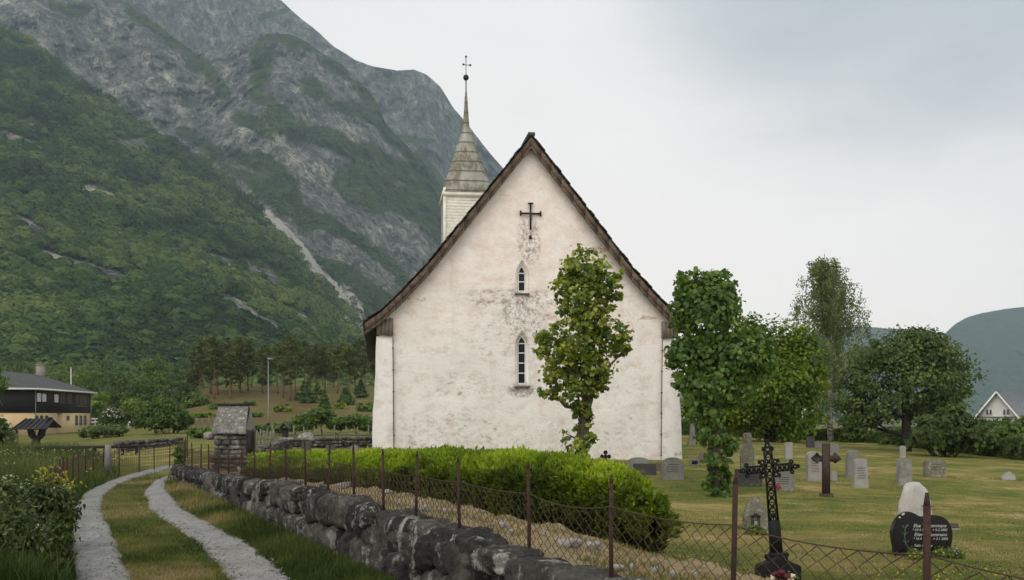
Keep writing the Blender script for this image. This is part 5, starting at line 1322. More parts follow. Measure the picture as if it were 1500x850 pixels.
slab('foot', [(-11 * s, -.02), (9 * s, -.02), (7 * s, 2 * s), (-11 * s, 2 * s)], .16, mLightG, t, b, (0, 0), 0, .008)

# ------------------------------------------------------------------ gate pillar, back walls
b = np.array([(343 - CX) / F * 22.6, 22.6, 0]); b[2] = Gp(b[0], b[1]); s = 22.6 / F
gp = thing('gate_pillar', 'square rubble gate pillar with a steep lichen-spotted slate cap', 'gate pillar', b)
mb = MB(); r = random.Random(9); z = b[2] - .1; ztop = H - (630 - HY) * s
while z < ztop - .02:
    hh_ = r.uniform(.09, .17); x = -.345
    hh_ = min(hh_, ztop - z + .02)
    while x < .33:
        l_ = min(r.uniform(.16, .38), .345 - x + .02)
        for yy_ in (-.22, .22): rock(mb, b + np.array([x + l_ / 2, yy_, z - b[2] + hh_ / 2]), (l_ * 1.06, .36, hh_ * 1.12), 3, r.randint(1, 9999), 3.4, .22, None, r.random())
        x += l_
    z += hh_ * .96
mb.box(b + np.array([0, 0, (ztop - b[2]) / 2]), (.5, .5, ztop - b[2]), tint=0)
mb.build('pillar', mStoneGrey, gp, smooth_=True)
mLichSlate = stone_mat('lichened_slate', (.15, .148, .135), (.21, .205, .185), (.40, .395, .35), .8, 14, dark=.75)
mb = MB(); e0, e1 = H - (634 - HY) * s, H - (593.5 - HY) * s; k0 = 24.5 * s; k1 = 21.5 * s
yf, yr = b[1] - .45, b[1] + .02
for j in range(9):
    t0, t1 = j / 9, (j + 1) / 9; z0, z1 = e0 + (e1 - e0) * t0, e0 + (e1 - e0) * t1
    for sg in (-1, 1):
        ya, yb = b[1] + sg * (.43 * (1 - t0) + .015), b[1] + sg * (.43 * (1 - t1) - .0)
        xw0, xw1 = k0 + (k1 - k0) * t0, k0 + (k1 - k0) * t1; xs = sorted([-1, 1] + [r.uniform(-.9, .9) for _ in range(3)])
        for xa, xb in zip(xs[:-1], xs[1:]):
            dz = r.uniform(-.012, .006); x0_, x1_ = b[0] + xa * xw0, b[0] + xb * xw0 - .004
            A = np.array([[x0_, ya, z0 - .02 + dz], [x1_, ya, z0 - .02 + dz], [x1_, yb, z1 + .01], [x0_, yb, z1 + .01]]); o_ = np.array([0, sg * .022, .01])
            mb.hexa(np.vstack([A, A + o_]) if sg > 0 else np.vstack([A[::-1], A[::-1] + o_]))
mb.add([(b[0] + x * k, b[1] + y, z) for x, k in ((-1, k0 * .97), (1, k0 * .97)) for y, z in ((-.41, e0 - .02), (.41, e0 - .02), (0, e1 - .02))], None, [(0, 1, 2), (3, 5, 4)])
cap_ = mb.build('cap', mLichSlate, gp)
mb = MB(); mb.box((b[0], b[1], e1 + .012), (2 * k1 + .05, .16, .05)); mb.build('ridge_board', mTarBoard, cap_)
mb = MB(); mb.box((b[0] + .36, b[1] - .05, (631 and (H - (652 - HY) * s))), (.055, .5, .66)); mb.box((b[0] + .44, b[1] + .05, H - (655 - HY) * s), (.05, .09, .72)); o = mb.build('gate_post', mTarBoard, None, (b[0] + .4, b[1], b[2])); tag(o, 'dark timber gate post against the right side of the capped gate pillar', 'gate post')
def rubble_wall(name, label, A, B, zt, dep, n_c, mat, seed, smax=.5, group=None):
    A, B = np.array(A, float), np.array(B, float); L = np.linalg.norm(B - A); d = (B - A) / L; nrm = np.array([-d[1], d[0]]); r = random.Random(seed)
    mid = (A + B) / 2; base = np.array([mid[0], mid[1], Gp(*mid)]); mb = MB(); ax = np.array([[d[0], d[1], 0], [nrm[0], nrm[1], 0], [0, 0, 1]])
    for c_ in range(n_c):
        x = 0
        while x < L:
            l_ = r.uniform(.22, smax); p_ = A + d * (x + l_ / 2); g0 = Gp(*p_); top = zt(x / L); hh_ = (top - g0 + .05) / n_c
            rock(mb, (p_[0] + nrm[0] * r.uniform(-.05, .05), p_[1] + nrm[1] * r.uniform(-.05, .05), g0 - .05 + hh_ * (c_ + .5 + r.uniform(-.08, .08))), (l_ * 1.1, dep * r.uniform(.8, 1.05), hh_ * r.uniform(1.0, 1.3)), 2, r.randint(1, 99999), 2.8, .32, ax, r.random()); x += l_ * .95
    o = mb.build(name, mat, None, base, True); tag(o, label, 'stone wall', group); return o
Pp = lambda px, Y: ((px - CX) / F * Y, Y)
rubble_wall('stone_wall', 'low grey rubble wall running back from the capped gate pillar', Pp(366, 23.3), Pp(415, 38), lambda t: .80 - .14 * t, .45, 6, mStoneGrey, 3, .22)
rubble_wall('stone_wall', 'dark dry-stone wall closing the churchyard behind the left church corner', Pp(414, 38), Pp(552, 40.5), lambda t: .70 + .02 * t, .5, 4, mStoneGrey, 4, .42)
rubble_wall('stone_wall', 'rough stone foot below the capped gate pillar', Pp(312, 22.2), Pp(362, 21.9), lambda t: .72, .45, 4, mStoneGrey, 14, .4)
rubble_wall('stone_wall', 'old field wall of dark stones below the bushy garden tree', Pp(172, 47), Pp(262, 52), lambda t: .36 + .06 * t, .5, 3, mStoneGrey, 5, .6)
rubble_wall('stone_wall', 'short grey stone wall at the far lawn edge beside the birch', Pp(1240, 68), Pp(1292, 66), lambda t: .30, .5, 3, mStoneGrey, 6, .8)
for px, py, Y, sz, lab in ((736 - 250 + 0, 0, 0, 0, None),):
    pass
mb = MB(); p_ = P(449, 642, 39.2); rock(mb, p_, (.52, .4, .34), 3, 77, 3.4, .55); o = mb.build('boulder', mPale, None, (p_[0], p_[1], p_[2] - .2), True); tag(o, 'pale whitish boulder lying on top of the dark dry-stone wall', 'boulder')
mb = MB(); p_ = P(420, 644, 38.1); rock(mb, p_, (.42, .35, .13), 3, 78, 3.4, .55); o = mb.build('boulder', mPale, None, (p_[0], p_[1], p_[2] - .1), True); tag(o, 'flat pale stone capping the corner where the two back walls meet', 'boulder')
mb = MB(); p_ = P(308, 638, 22.9); rock(mb, p_, (.24, .22, .15), 3, 79, 3.4, .55); o = mb.build('boulder', mPale, None, (p_[0], p_[1], p_[2] - .1), True); tag(o, 'pale stone lying at the left side of the capped gate pillar', 'boulder')
for px, py, wp, hp, kind, lab in ((449, 668, 13, 13, 'round', 'dark stump-like gravestone at the foot of the back dry-stone wall'), (485, 664, 16, 11, 'flat', 'low dark gravestone near the middle of the back dry-stone wall'), (478, 662, 8, 9, 'point', 'small pale pointed gravestone before the back dry-stone wall'), (519, 664, 12, 12, 'round', 'pale grey gravestone before the back wall nearest the church')):
    Y = 30.0; b = np.array([(px - CX) / F * Y, Y, 0]); b[2] = Gp(b[0], Y); s = Y / F
    t = thing('gravestone', lab, 'gravestone', b, GR); slab('stone', [(x, max(z, -.05)) for x, z in outline(kind, wp * s, (py - 653 + 0) * s + hp * s * .3)], .14, mDarkG if 'dark' in lab else mGrey, t, b, (0, 0), 0, .012, .02, px)
# little roofed post on the back wall
b = np.array([*Pp(418, 41.5), 0]); b[2] = Gp(b[0], b[1]); s = b[1] / F
t = thing('roofed_post', 'little dark wooden post with a small pitched roof behind the back wall', 'post', b)
mb = MB(); zt_ = H - (627 - HY) * s; mb.box((b[0], b[1], (b[2] + zt_) / 2), (.20, .20, zt_ - b[2])); mb.build('post', mTarBoard, t)
mb = MB(); zr = H - (618.5 - HY) * s
for sg in (-1, 1):
    A = np.array([(b[0], b[1] - .28, zr), (b[0], b[1] + .28, zr), (b[0] + sg * .22, b[1] + .28, zr - .27), (b[0] + sg * .22, b[1] - .28, zr - .27)]); A = A if sg < 0 else A[::-1]
    mb.hexa(np.vstack([A - np.array([0, 0, .03]), A]))
mb.build('roof', mStoneGrey, t)

# fences of pale and green wire beyond
mPalePost = plain('pale_wood_post', (.20, .185, .15), (.13, .12, .10), 9, .8, .3, .004)
mGreenWire = plain('green_wire', (.10, .16, .145), (.07, .11, .10), 9, .6, .1, .002)
def post_fence(name, label, pts, npost, ph, pr_, pm, wires, wm, mesh_step=0, wr=.006, top_j=.05):
    pts = np.array(pts, float); seg = np.linalg.norm(np.diff(pts, axis=0), axis=1); cum = np.concatenate([[0], np.cumsum(seg)]); L = cum[-1]
    at = lambda s: np.array([np.interp(s, cum, pts[:, 0]), np.interp(s, cum, pts[:, 1])])
    m = at(L / 2); t = thing(name, label, 'fence', (m[0], m[1], Gp(*m)))
    for k in range(npost):
        p_ = at(L * k / (npost - 1)); g0 = Gp(*p_); mb = MB(); mb.tube([(p_[0], p_[1], g0 - .1), (p_[0] + random.uniform(-.03, .03), p_[1], g0 + ph + random.uniform(-top_j, top_j))], pr_, 6); mb.build('post', pm, t)
    mb = MB(); ss = np.linspace(0, L, max(12, npost * 2))
    for w_ in wires: mb.tube([(*at(s), Gp(*at(s)) + w_) for s in ss], wr, 3, cap=False)
    if mesh_step:
        for s in np.arange(0, L, mesh_step): p_ = at(s); g0 = Gp(*p_); mb.tube([(p_[0], p_[1], g0 + wires[0]), (p_[0], p_[1], g0 + wires[-1])], wr * .8, 3, cap=False)
    mb.build('wire_mesh', wm, t); return t
post_fence('wire_fence', 'blue-green wire panel fence behind the low wall by the gate pillar', [Pp(366, 46), Pp(402, 46)], 8, .75, .035, mPalePost, (.05, .3, .6), mGreenWire, .16, .022)
post_fence('wire_fence', 'pale-posted green mesh fence behind the back wall left of the church', [Pp(400, 47), Pp(480, 50), Pp(556, 52)], 11, .95, .035, mPalePost, (.05, .2, .35, .5, .65), mGreenWire, .14, .010)
post_fence('wire_fence', 'distant fence of thin pale stakes left of the capped pillar', [Pp(262, 104), Pp(330, 108)], 9, 1.35, .05, mPalePost, (.3, .7, 1.1), mGreenWire, 0, .012)
lf = [((px - CX) / F * Y, Y) for px, Y in ((66, 14.2), (83, 17), (100, 20), (113, 21.4), (128, 23.2), (157, 25.6), (183, 26.4), (211, 27.6), (236, 29), (262, 30.2), (275, 34))]
post_fence('wire_fence', 'old rusty mesh fence along the field on the left of the path', lf, 19, .80, .014, mRust, (.08, .25, .42, .58, .70), mRustWire, .12, .0045, .04)
b = np.array([*Pp(158, 25.4), 0]); b[2] = Gp(b[0], b[1]); mb = MB(); mb.tube([b + np.array([0, 0, -.1]), b + np.array([0, 0, .5]), b + np.array([.01, 0, .82])], [.085, .08, .075], 9); o = mb.build('grey_post', plain('grey_post_wood', (.20, .20, .195), (.13, .13, .125), 6, .9, .5, .01, stretch=(1, 1, .3)), None, b); tag(o, 'thick grey wooden post standing in the old mesh fence by the path', 'post')
tt = thing('rail_fence', 'low dark wooden rail fence at the foot of the house garden', 'fence', (*Pp(120, 43), Gp(*Pp(120, 43))))
for px in np.linspace(58, 200, 8):
    p_ = Pp(px, 43); mb = MB(); mb.box((p_[0], p_[1], Gp(*p_) + .17), (.09, .09, .42)); mb.build('post', mTarBoard, tt)
mb = MB(); mb.bar((*Pp(50, 42.9), Gp(*Pp(50, 43)) + .33), (*Pp(205, 42.9), Gp(*Pp(205, 43)) + .33), .09, .13); mb.build('rail', mTarBoard, tt)

# lamp, flagpole
b = np.array([*Pp(393, 90), 0]); b[2] = Gp(b[0], b[1]); s = 90 / F
t = thing('street_lamp', 'tall thin grey street lamp before the pine grove', 'street lamp', b); mGalv = plain('galvanised_steel', (.24, .245, .24), (.18, .185, .18), 6, .5, .1, .002, .3)
mb = MB(); zt_ = H - (526 - HY) * s; mb.tube([b - np.array([0, 0, .2]), (b[0], b[1], b[2] + 2), (b[0], b[1], zt_)], [.065, .055, .04], 8); mb.build('pole', mGalv, t)
mb = MB(); mb.box((b[0] + .16, b[1], zt_ + .02), (.55, .25, .13), taper=.8); mb.build('lamp_head', mGalv, t)
mb = MB(); mb.box((b[0], b[1], b[2] + 1.1), (.30, .2, .22)); mb.build('junction_box', mTarBoard, t)
b = np.array([*Pp(104, 142), 0]); b[2] = Gp(b[0], b[1]); mb = MB(); mb.tube([b, (b[0], b[1], 8.3)], [.09, .05], 8); mb.lathe((b[0], b[1], 8.3), [(.001, 0), (.11, .06), (.001, .14)], 8); o = mb.build('flagpole', mWhitePaint, None, b); tag(o, 'bare white flagpole rising behind the brown house roof', 'flagpole')
# ------------------------------------------------------------------ dark timber house on the left
K = np.array([-54.25, 113.0]); d1 = np.array([-.109, .994]); d0 = np.array([-.994, -.109]); n1_ = np.array([.994, .109]); n0_ = np.array([.109, -.994])
gz0 = -.72; ze, zm = 4.50, 1.85; L1, L0 = 20.4, 10.0
hs = thing('timber_house', 'two-storey house with black boarding over a yellow ground floor and grey hip roof', 'house', (K[0], K[1], gz0))
mYellow = plain('yellow_render', (.60, .46, .26), (.54, .41, .23), 3, .9, .15, .004)
mBlackBoard = plain('black_boarding', (.020, .016, .015), (.012, .010, .010), 5, .8, .3, .005, stretch=(4, 4, .4))
mGreyRoof = plain('grey_concrete_tiles', (.085, .088, .088), (.055, .058, .058), 2.2, .85, .6, .03, stretch=(1, 1, 3))
mWinDark = plain('window_glass', (.030, .034, .040), (.016, .018, .022), 3, .12, 0, 0, spec=.6)
mSkyGlass = plain('curtained_glass', (.58, .60, .62), (.46, .48, .50), 3, .2, 0, 0, spec=.5)  # panes reflecting the sky: the reflection is painted in as a pale base colour
mFrameBrown = plain('brown_frame', (.19, .16, .13), (.14, .12, .10), 6, .7, 0)
def W1(s, z, o=0.0): p_ = K + d1 * s + n1_ * o; return (p_[0], p_[1], z)
def W0(s, z, o=0.0): p_ = K + d0 * s + n0_ * o; return (p_[0], p_[1], z)
def prism(pl, z0, z1, name, mat, par):
    mb = MB(); n = len(pl); V = [(x, y, z0) for x, y in pl] + [(x, y, z1) for x, y in pl]; mb.add(V, [[k, (k + 1) % n, (k + 1) % n + n, k + n] for k in range(n)], [(0, k + 1, k) for k in range(1, n - 1)] + [(n, n + k, n + k + 1) for k in range(1, n - 1)]); return mb.build(name, mat, par)
c4 = [K, K + d1 * L1, K + d1 * L1 + d0 * L0, K + d0 * L0]
def spx(px): k = (px - CX) / F; return (-54.25 - 113 * k) / (.994 * k + .109)
r0, r1 = spx(84), spx(90.5)
# the ground floor has a recessed entrance, so its wall is built in two blocks
prism([K, K + d1 * r0, K + d1 * r0 + d0 * L0, K + d0 * L0], gz0 - .5, zm, 'wall', mYellow, hs)
prism([K + d1 * r1, K + d1 * L1, K + d1 * L1 + d0 * L0, K + d1 * r1 + d0 * L0], gz0 - .5, zm, 'wall', mYellow, hs)
prism([K + d1 * r0 + d0 * 1.3, K + d1 * r1 + d0 * 1.3, K + d1 * r1 + d0 * 3, K + d1 * r0 + d0 * 3], gz0 - .5, zm, 'entrance_wall', plain('brown_entrance', (.19, .13, .085), (.14, .10, .07), 3), hs)
up4 = [K + n1_ * .06 + n0_ * .06, K + d1 * (L1 + .06) + n1_ * .06, K + d1 * (L1 + .06) + d0 * (L0 + .06), K + d0 * (L0 + .06) + n0_ * .06]
prism(up4, zm + .002, ze, 'upper_wall', mBlackBoard, hs)
def window(s0, s1, z0, z1, off, glass, fr, nb=1, Wf=W1):
    mb = MB(); w_ = .07
    for a, b2 in (((s0, z0), (s1, z0)), ((s0, z1), (s1, z1))): mb.bar(Wf(a[0], a[1], off + .02), Wf(b2[0], b2[1], off + .02), w_, w_)
    for k in range(nb + 1): s_ = s0 + (s1 - s0) * k / nb; mb.bar(Wf(s_, z0, off + .025), Wf(s_, z1, off + .025), w_, w_, up=(1, 0, 0))
    w2 = mb.build('window', fr, hs); mb = MB(); mb.add([Wf(s0, z0, off + .012), Wf(s1, z0, off + .012), Wf(s1, z1, off + .012), Wf(s0, z1, off + .012)], [[0, 1, 2, 3]]); mb.build('pane', glass, w2)
zpx = lambda px, y: H - (y - HY) / F * (113 + .994 * spx(px))
for a, b2, y0, y1, gl, up, nb, fr in ((53.5, 58.5, 588, 576.5, mSkyGlass, 1, 1, mWhitePaint), (61, 66, 588, 577.5, mSkyGlass, 1, 1, mWhitePaint), (79, 84, 589, 578.5, mSkyGlass, 1, 1, mWhitePaint), (88.5, 94, 590, 577, mWinDark, 1, 1, mFrameBrown), (98.5, 104, 590.5, 577.5, mWinDark, 1, 1, mFrameBrown), (111, 128, 595.5, 579, mWinDark, 1, 3, mFrameBrown),
        (51.5, 55.5, 615, 609, mWinDark, 0, 1, mFrameBrown), (58.5, 62.5, 615.5, 609, mWinDark, 0, 1, mFrameBrown), (66, 70, 615.5, 609, mWinDark, 0, 1, mFrameBrown), (97.5, 101, 615.5, 609.5, mWinDark, 0, 1, mFrameBrown), (110, 113.6, 623, 609, mWinDark, 0, 1, mFrameBrown), (116.3, 119.8, 623, 609, mWinDark, 0, 1, mFrameBrown), (122.5, 126, 623, 609, mWinDark, 0, 1, mFrameBrown)):
    window(spx(a), spx(b2), zpx((a + b2) / 2, y0), zpx((a + b2) / 2, y1), .06 if up else 0, gl, fr, nb)
window(5.0, 7.0, -.3, 1.1, 0, mWinDark, mFrameBrown, 1, W0)
ov = .75; e4 = [K + n1_ * ov + n0_ * ov, K + d1 * (L1 + ov) + n1_ * ov, K + d1 * (L1 + ov) + d0 * (L0 + ov), K + d0 * (L0 + ov) + n0_ * ov]
Rz = 6.75; ra, rb = K + d1 * (L0 / 2 - .6) + d0 * L0 / 2, K + d1 * (L1 - L0 / 2 + .8) + d0 * L0 / 2
mb = MB(); V = [(*p_, ze + .12) for p_ in e4] + [(*ra, Rz), (*rb, Rz)]; mb.add(V, [[0, 1, 5, 4], [2, 3, 4, 5]], [(3, 0, 4), (1, 2, 5)]); rf = mb.build('roof', mGreyRoof, hs)
mb = MB()
for k in range(4): a, b2 = e4[k], e4[(k + 1) % 4]; mb.bar((*a, ze + .05), (*b2, ze + .05), .05, .2)
mb.add([(*p_, ze - .04) for p_ in e4], [[3, 2, 1, 0]]); mb.build('fascia', mWhitePaint, rf)
ch = K + d1 * 15.4 + d0 * 4.6; mb = MB(); mb.box((ch[0], ch[1], 6.9), (.85, .85, 2.2)); mb.box((ch[0], ch[1], 8.06), (1.0, 1.0, .14)); mb.build('chimney', plain('chimney_render', (.27, .24, .20), (.20, .18, .15), 3), rf)
for s_ in (.15, L1 - .15): mb = MB(); mb.tube([W1(s_, gz0, .12), W1(s_, ze, .12)], .05, 6); mb.build('drainpipe', mGalv, hs)
p_ = W0(2.1, gz0 + .42, .35); mb = MB(); mb.tube([(p_[0] + .38 * math.cos(a), p_[1] - .02 * math.sin(a), p_[2] + .38 * math.sin(a)) for a in np.linspace(0, 2 * PI, 17)], .13, 8, cap=False); o = mb.build('tyre', plain('rubber', (.02, .02, .02), (.012, .012, .012), 9), None, (p_[0], p_[1], gz0)); tag(o, 'dark round tyre leaning on the yellow house wall', 'tyre')
# well roof on a forked trunk
Yw = 66.0; b = np.array([*Pp(52, Yw), 0]); b[2] = Gp(b[0], b[1]); s = Yw / F; pw = lambda px, py, dy=0: P(px, py, Yw) + np.array([0, dy, 0])
t = thing('well_shelter', 'dark shingled little roof carried on a forked tree trunk below the house', 'shelter', b)
mb = MB(); g0 = b + np.array([0, 0, -.2]); mid = pw(53, 641)
mb.tube([g0, mid], [.34, .26], 8, wob=.2)
for (x, y, dy) in ((40, 627, .1), (49.5, 626, -.3), (57.5, 626, .3), (67, 626, 0)): mb.tube([mid - np.array([0, 0, .15]), pw((x * 1.5 + 53) / 2.5 + (x - 53) * .12, 638, dy * .5), pw(x, y, dy)], [.17, .13, .11], 7, wob=.15)
mb.build('trunk', mTarBoard, t, smooth_=True)
mb = MB(); A = [pw(27, 627, -.7), pw(78, 627.5, -.9), pw(76, 614, .2), pw(36, 613.5, .2)]; B2 = [pw(76, 614, .2), pw(36, 613.5, .2), pw(30, 625, 1.1), pw(81, 625, .9)]
A = np.array(A); mb.hexa(np.vstack([A - np.array([0, 0, .1]), A])); B2 = np.array([B2[0], B2[3], B2[2], B2[1]])[::-1]; B2 = B2[::-1]; mb.hexa(np.vstack([B2 - np.array([0, 0, .1]), B2]))
for k in range(7): u = k / 6 * .96 + .02; p0 = A[0] + (A[1] - A[0]) * u; p1 = A[3] + (A[2] - A[3]) * u; mb.bar(p0 + np.array([0, -.02, .03]), p1 + np.array([0, -.02, .03]), .07, .05)
mb.build('roof', plain('tarred_shingles', (.045, .045, .047), (.028, .028, .03), 4, .6, .5, .02), t)
mb = MB(); mb.box(pw(72.5, 613, .15), (.22, .2, .16)); mb.build('ridge_stone', mTarBoard, t)
# white rail fence behind the flowering bush
tt = thing('rail_fence', 'white painted rail fence glimpsed behind the white flowering bush', 'fence', (*Pp(165, 138), Gp(*Pp(165, 138))))
z0 = H - (614 - HY) / F * 138
for px in np.linspace(131, 196, 9): p_ = Pp(px, 138); mb = MB(); mb.box((p_[0], p_[1], (z0 + Gp(*p_)) / 2), (.12, .12, z0 - Gp(*p_) + .1)); mb.build('post', mWhitePaint, tt)
for dz in (0, -.45): mb = MB(); mb.bar((*Pp(131, 137.9), z0 + dz), (*Pp(196, 137.9), z0 + dz), .06, .22); mb.build('rail', mWhitePaint, tt)

# ------------------------------------------------------------------ planting round the house and the woods behind
mShrubW = mFlowerW
t = shrub('flowering_shrub', 'rounded dark bush dotted with white blossom beside the house', 'shrub', 166, 624, 98, [(166, 611, 17, 0, 13), (158, 615, 12, -.2, 9), (176, 614, 12, .2, 10)], 1900, .34, mDark, 91, tint=(.5, .5))
r = np.random.default_rng(2); u = r.normal(size=(420, 3)); u /= np.linalg.norm(u, axis=1)[:, None]; u[:, 2] = np.abs(u[:, 2]); u[:, 1] = -np.abs(u[:, 1]); b = P(166, 612, 98); c = b + u * np.array([19, 19, 15]) * 98 / F
c = c[::6]; u = u[::6]; mb = MB(); leaves(mb, c, u, np.full(70, .15), False, 2, r.random(70) * .4, aspect=.9); mb.build('blossom', mFlowerW, t)
shrub('shrub', 'low rounded dark green bushes spreading before the flowering bush', 'shrub', 150, 638, 93, [(135, 633, 14, 0, 6), (155, 630, 16, 0, 7), (172, 630, 14, 0, 7), (122, 636, 8, 0, 4)], 2200, .30, mDark, 92, tint=(.65, .4))
shrub('shrub', 'broad green bushy garden tree with short trunks left of the fence corner', 'shrub', 250, 640, 99, [(215, 605, 22, 0, 15), (240, 597, 24, .2, 16), (262, 610, 20, -.2, 13), (232, 615, 24, -.3, 13), (258, 622, 16, .2, 9), (208, 616, 14, .2, 12), (275, 615, 9, 0, 6)], 7000, .30, mMid, 93, tint=(.42, .55), shell=(.3, 1.02))
shrub('shrub', 'small bright bush right of the bushy garden tree', 'shrub', 290, 640, 78, [(288, 634, 13, 0, 6), (300, 633, 10, 0, 6)], 900, .26, mMid, 94, tint=(.7, .4))
shrub('shrub', 'dark bush at the left picture edge below the yellow house wall', 'shrub', 6, 656, 60, [(4, 640, 16, 0, 18), (-12, 630, 20, 0, 22), (14, 650, 10, 0, 8)], 2000, .2, mDark, 95, tint=(.55, .4))
shrub('shrub', 'dark ivy bush hugging the end of the retaining wall fence', 'shrub', 262, 686, 30, [(262, 668, 7, 0, 12), (261, 680, 7, 0, 8), (265, 658, 5, 0, 6)], 900, .10, mDark, 96, tint=(.55, .4))
shrub('shrub', 'leafy green thicket behind the green mesh fence', 'shrub', 470, 632, 92, [(450, 618, 18, 0, 9), (470, 610, 20, .3, 10), (495, 620, 18, 0, 8), (520, 616, 18, .2, 8), (540, 622, 16, 0, 9), (430, 626, 14, 0, 6), (412, 628, 14, 0, 5), (384, 628, 12, 0, 5)], 6800, .32, mMid, 97, tint=(.5, .5), root=1.0)
gtree('broadleaf_tree', 'leafy tree poking in at the left edge beside the house', -28, 76, [(-20, 560, 26, 0), (-40, 590, 34, 0), (-10, 575, 18, 0, 12), (-60, 540, 40, 0), (-6, 550, 10, 0, 8)], 3000, .3, mMid, mBarkDark, 98, .2, tint=(.5, .5))
WG = 'leafy trees at the foot of the wooded slope'
spec = [(-30, 175, 560, 34), (8, 200, 548, 30), (40, 190, 540, 32), (78, 185, 552, 26), (112, 178, 566, 24), (148, 172, 572, 22), (130, 215, 540, 30), (170, 205, 535, 30), (205, 195, 548, 30), (195, 165, 582, 16), (235, 200, 540, 30), (262, 190, 556, 24), (285, 175, 578, 18), (150, 240, 520, 32), (225, 245, 522, 30), (270, 235, 530, 26), (90, 245, 525, 32), (25, 250, 520, 34), (-30, 240, 520, 36)]
TL_ = ['dark spreading tree of the wood edge at the far left', 'leafy tree of the wood edge behind the house ridge', 'tree of the wood edge above the house chimney', 'rounded tree right of the house chimney', 'low rounded tree beside the white flagpole', 'pale rounded tree just behind the white flowering bush', 'tall tree of the wood behind the flagpole', 'tall dark tree of the wood right of the flagpole', 'dense tree of the wood above the bushy garden tree', 'small light tree between flowering bush and garden tree', 'dense tree of the wood over the garden tree top', 'tree of the wood between garden tree and the pines', 'small leafy tree at the left foot of the pine grove', 'far dark tree of the wood above the flowering bush', 'far dark tree of the wood above the garden tree', 'far tree of the wood touching the first pines', 'far dark tree of the wood above the flagpole', 'far dark tree of the wood above the house roof', 'far dark tree of the wood at the left edge']
for k, ((px, Y, pt, rad), lab) in enumerate(zip(spec, TL_)):
    r = np.random.default_rng(100 + k); x = (px - CX) / F * Y; z0 = Gp(x, Y); yb = HY + (H - z0) / Y * F
    bl = [(px + r.normal() * rad * .35, pt + rad * .55 + r.random() * max(yb - pt - rad * .8, 5) * .75, rad * (.45 + .35 * r.random()), r.normal() * .4, rad * (.4 + .2 * r.random())) for _ in range(8)] + [(px, pt + rad * .5, rad * .5, 0)]
    gtree('wood_tree', lab, px, Y, bl, 1500, .62, [mMid, mDark, mMid, mDark][k % 4] if k not in (5, 9) else mMaple, mBarkDark, 120 + k, .22, 0, WG, tint=(.42, .6), spread=.22, ncl=110)

# pines
mPine = leafmat('pine_needles', [(0, (.045, .060, .020)), (.4, (.085, .104, .032)), (.7, (.135, .150, .046)), (1, (.21, .195, .070))], .2, .7, .1)
mPineBark = plain('pine_bark', (.175, .105, .062), (.085, .055, .038), 4, .9, .5, .02, stretch=(1, 1, .3))
PG = 'pines of the grove on the brown bank'
def pine_proto(k, seed, hgt, crown_from, rmax, loc, label):
    t = thing('pine_tree', label, 'pine', loc, PG); r = np.random.default_rng(seed); L = np.array(loc)
    mb = MB(); sw = r.normal() * .55; tz = np.linspace(0, 1, 8)
    tr = L + np.stack([sw * np.sin(tz * 3) * .5, 0 * tz, -.4 + (hgt + .4) * tz], -1); mb.tube(tr, .20 * (1 - .85 * tz), 7)
    cs, ns = [], []
    for j in range(44):
        h = crown_from + (1 - crown_from) * (j / 44) ** .9 + r.normal() * .015; h = min(h, .99); a = r.random() * 2 * PI
        prof = np.interp((h - crown_from) / (1 - crown_from), [0, .12, .35, .7, 1], [.45, .8, 1, .66, .12]); ln = rmax * prof * (.6 + .6 * r.random())
        p0 = L + np.array([0, 0, hgt * h]); p1 = p0 + np.array([math.cos(a) * ln, math.sin(a) * ln, .12 * ln + r.normal() * .2]); mb.tube([p0, (p0 + p1) / 2 + np.array([0, 0, -.08]), p1], [.05, .035, .015], 4, cap=False)
        m = int(16 + 16 * prof); f_ = .35 + .7 * r.random(m); cs.append(p0 + (p1 - p0) * f_[:, None] + r.normal(size=(m, 3)) * np.array([.34, .34, .16])); ns.append(np.full(m, r.random()))
    for j in range(7):                                       # dead snags on the bare trunk
        h = crown_from * (.35 + .6 * r.random()); a = r.random() * 2 * PI; p0 = L + np.array([0, 0, hgt * h]); mb.tube([p0, p0 + np.array([math.cos(a), math.sin(a), .1]) * (.4 + .7 * r.random())], [.025, .008], 3)
    mb.build('trunk', mPineBark, t, smooth_=True)
    c = np.vstack(cs); tn = np.concatenate(ns); nn = r.normal(size=c.shape); nn[:, 2] = np.abs(nn[:, 2]) + .4
    mb = MB(); leaves(mb, c, nn, .58 * (.6 + .7 * r.random(len(c))), False, seed, .45 + (tn - .5) * .6 + (r.random(len(c)) - .5) * .3, aspect=.42, tdir=r.normal(size=c.shape) * np.array([1, 1, .35])); mb.build('crown', mPine, t)
    return t
PL = [(296, 182, 500), (304, 190, 496), (311, 184, 494), (313, 200, 498), (322, 192, 497), (334, 188, 492), (346, 200, 498), (353, 186, 500), (362, 194, 497), (372, 205, 502), (384, 200, 504), (404, 196, 508), (412, 190, 500), (424, 182, 494), (436, 186, 498), (446, 205, 504), (455, 212, 506), (464, 196, 508), (475, 205, 500), (486, 214, 504), (497, 200, 502), (508, 178, 498), (517, 204, 504), (527, 212, 500), (536, 192, 506), (545, 206, 502), (329, 214, 500), (394, 215, 506), (287, 206, 512), (340, 176, 508), (300, 215, 502), (418, 212, 500), (470, 220, 505), (505, 218, 503), (551, 216, 505)]
protos = []
pl_lab = {0: 'leafy-topped pine at the left end of the grove', 5: 'tall pine with bare orange trunk above the capped pillar', 13: 'straight pine with bare trunk right of the street lamp', 14: 'second bare-trunked pine right of the street lamp', 21: 'lone pale-trunked pine on the bank near the church'}
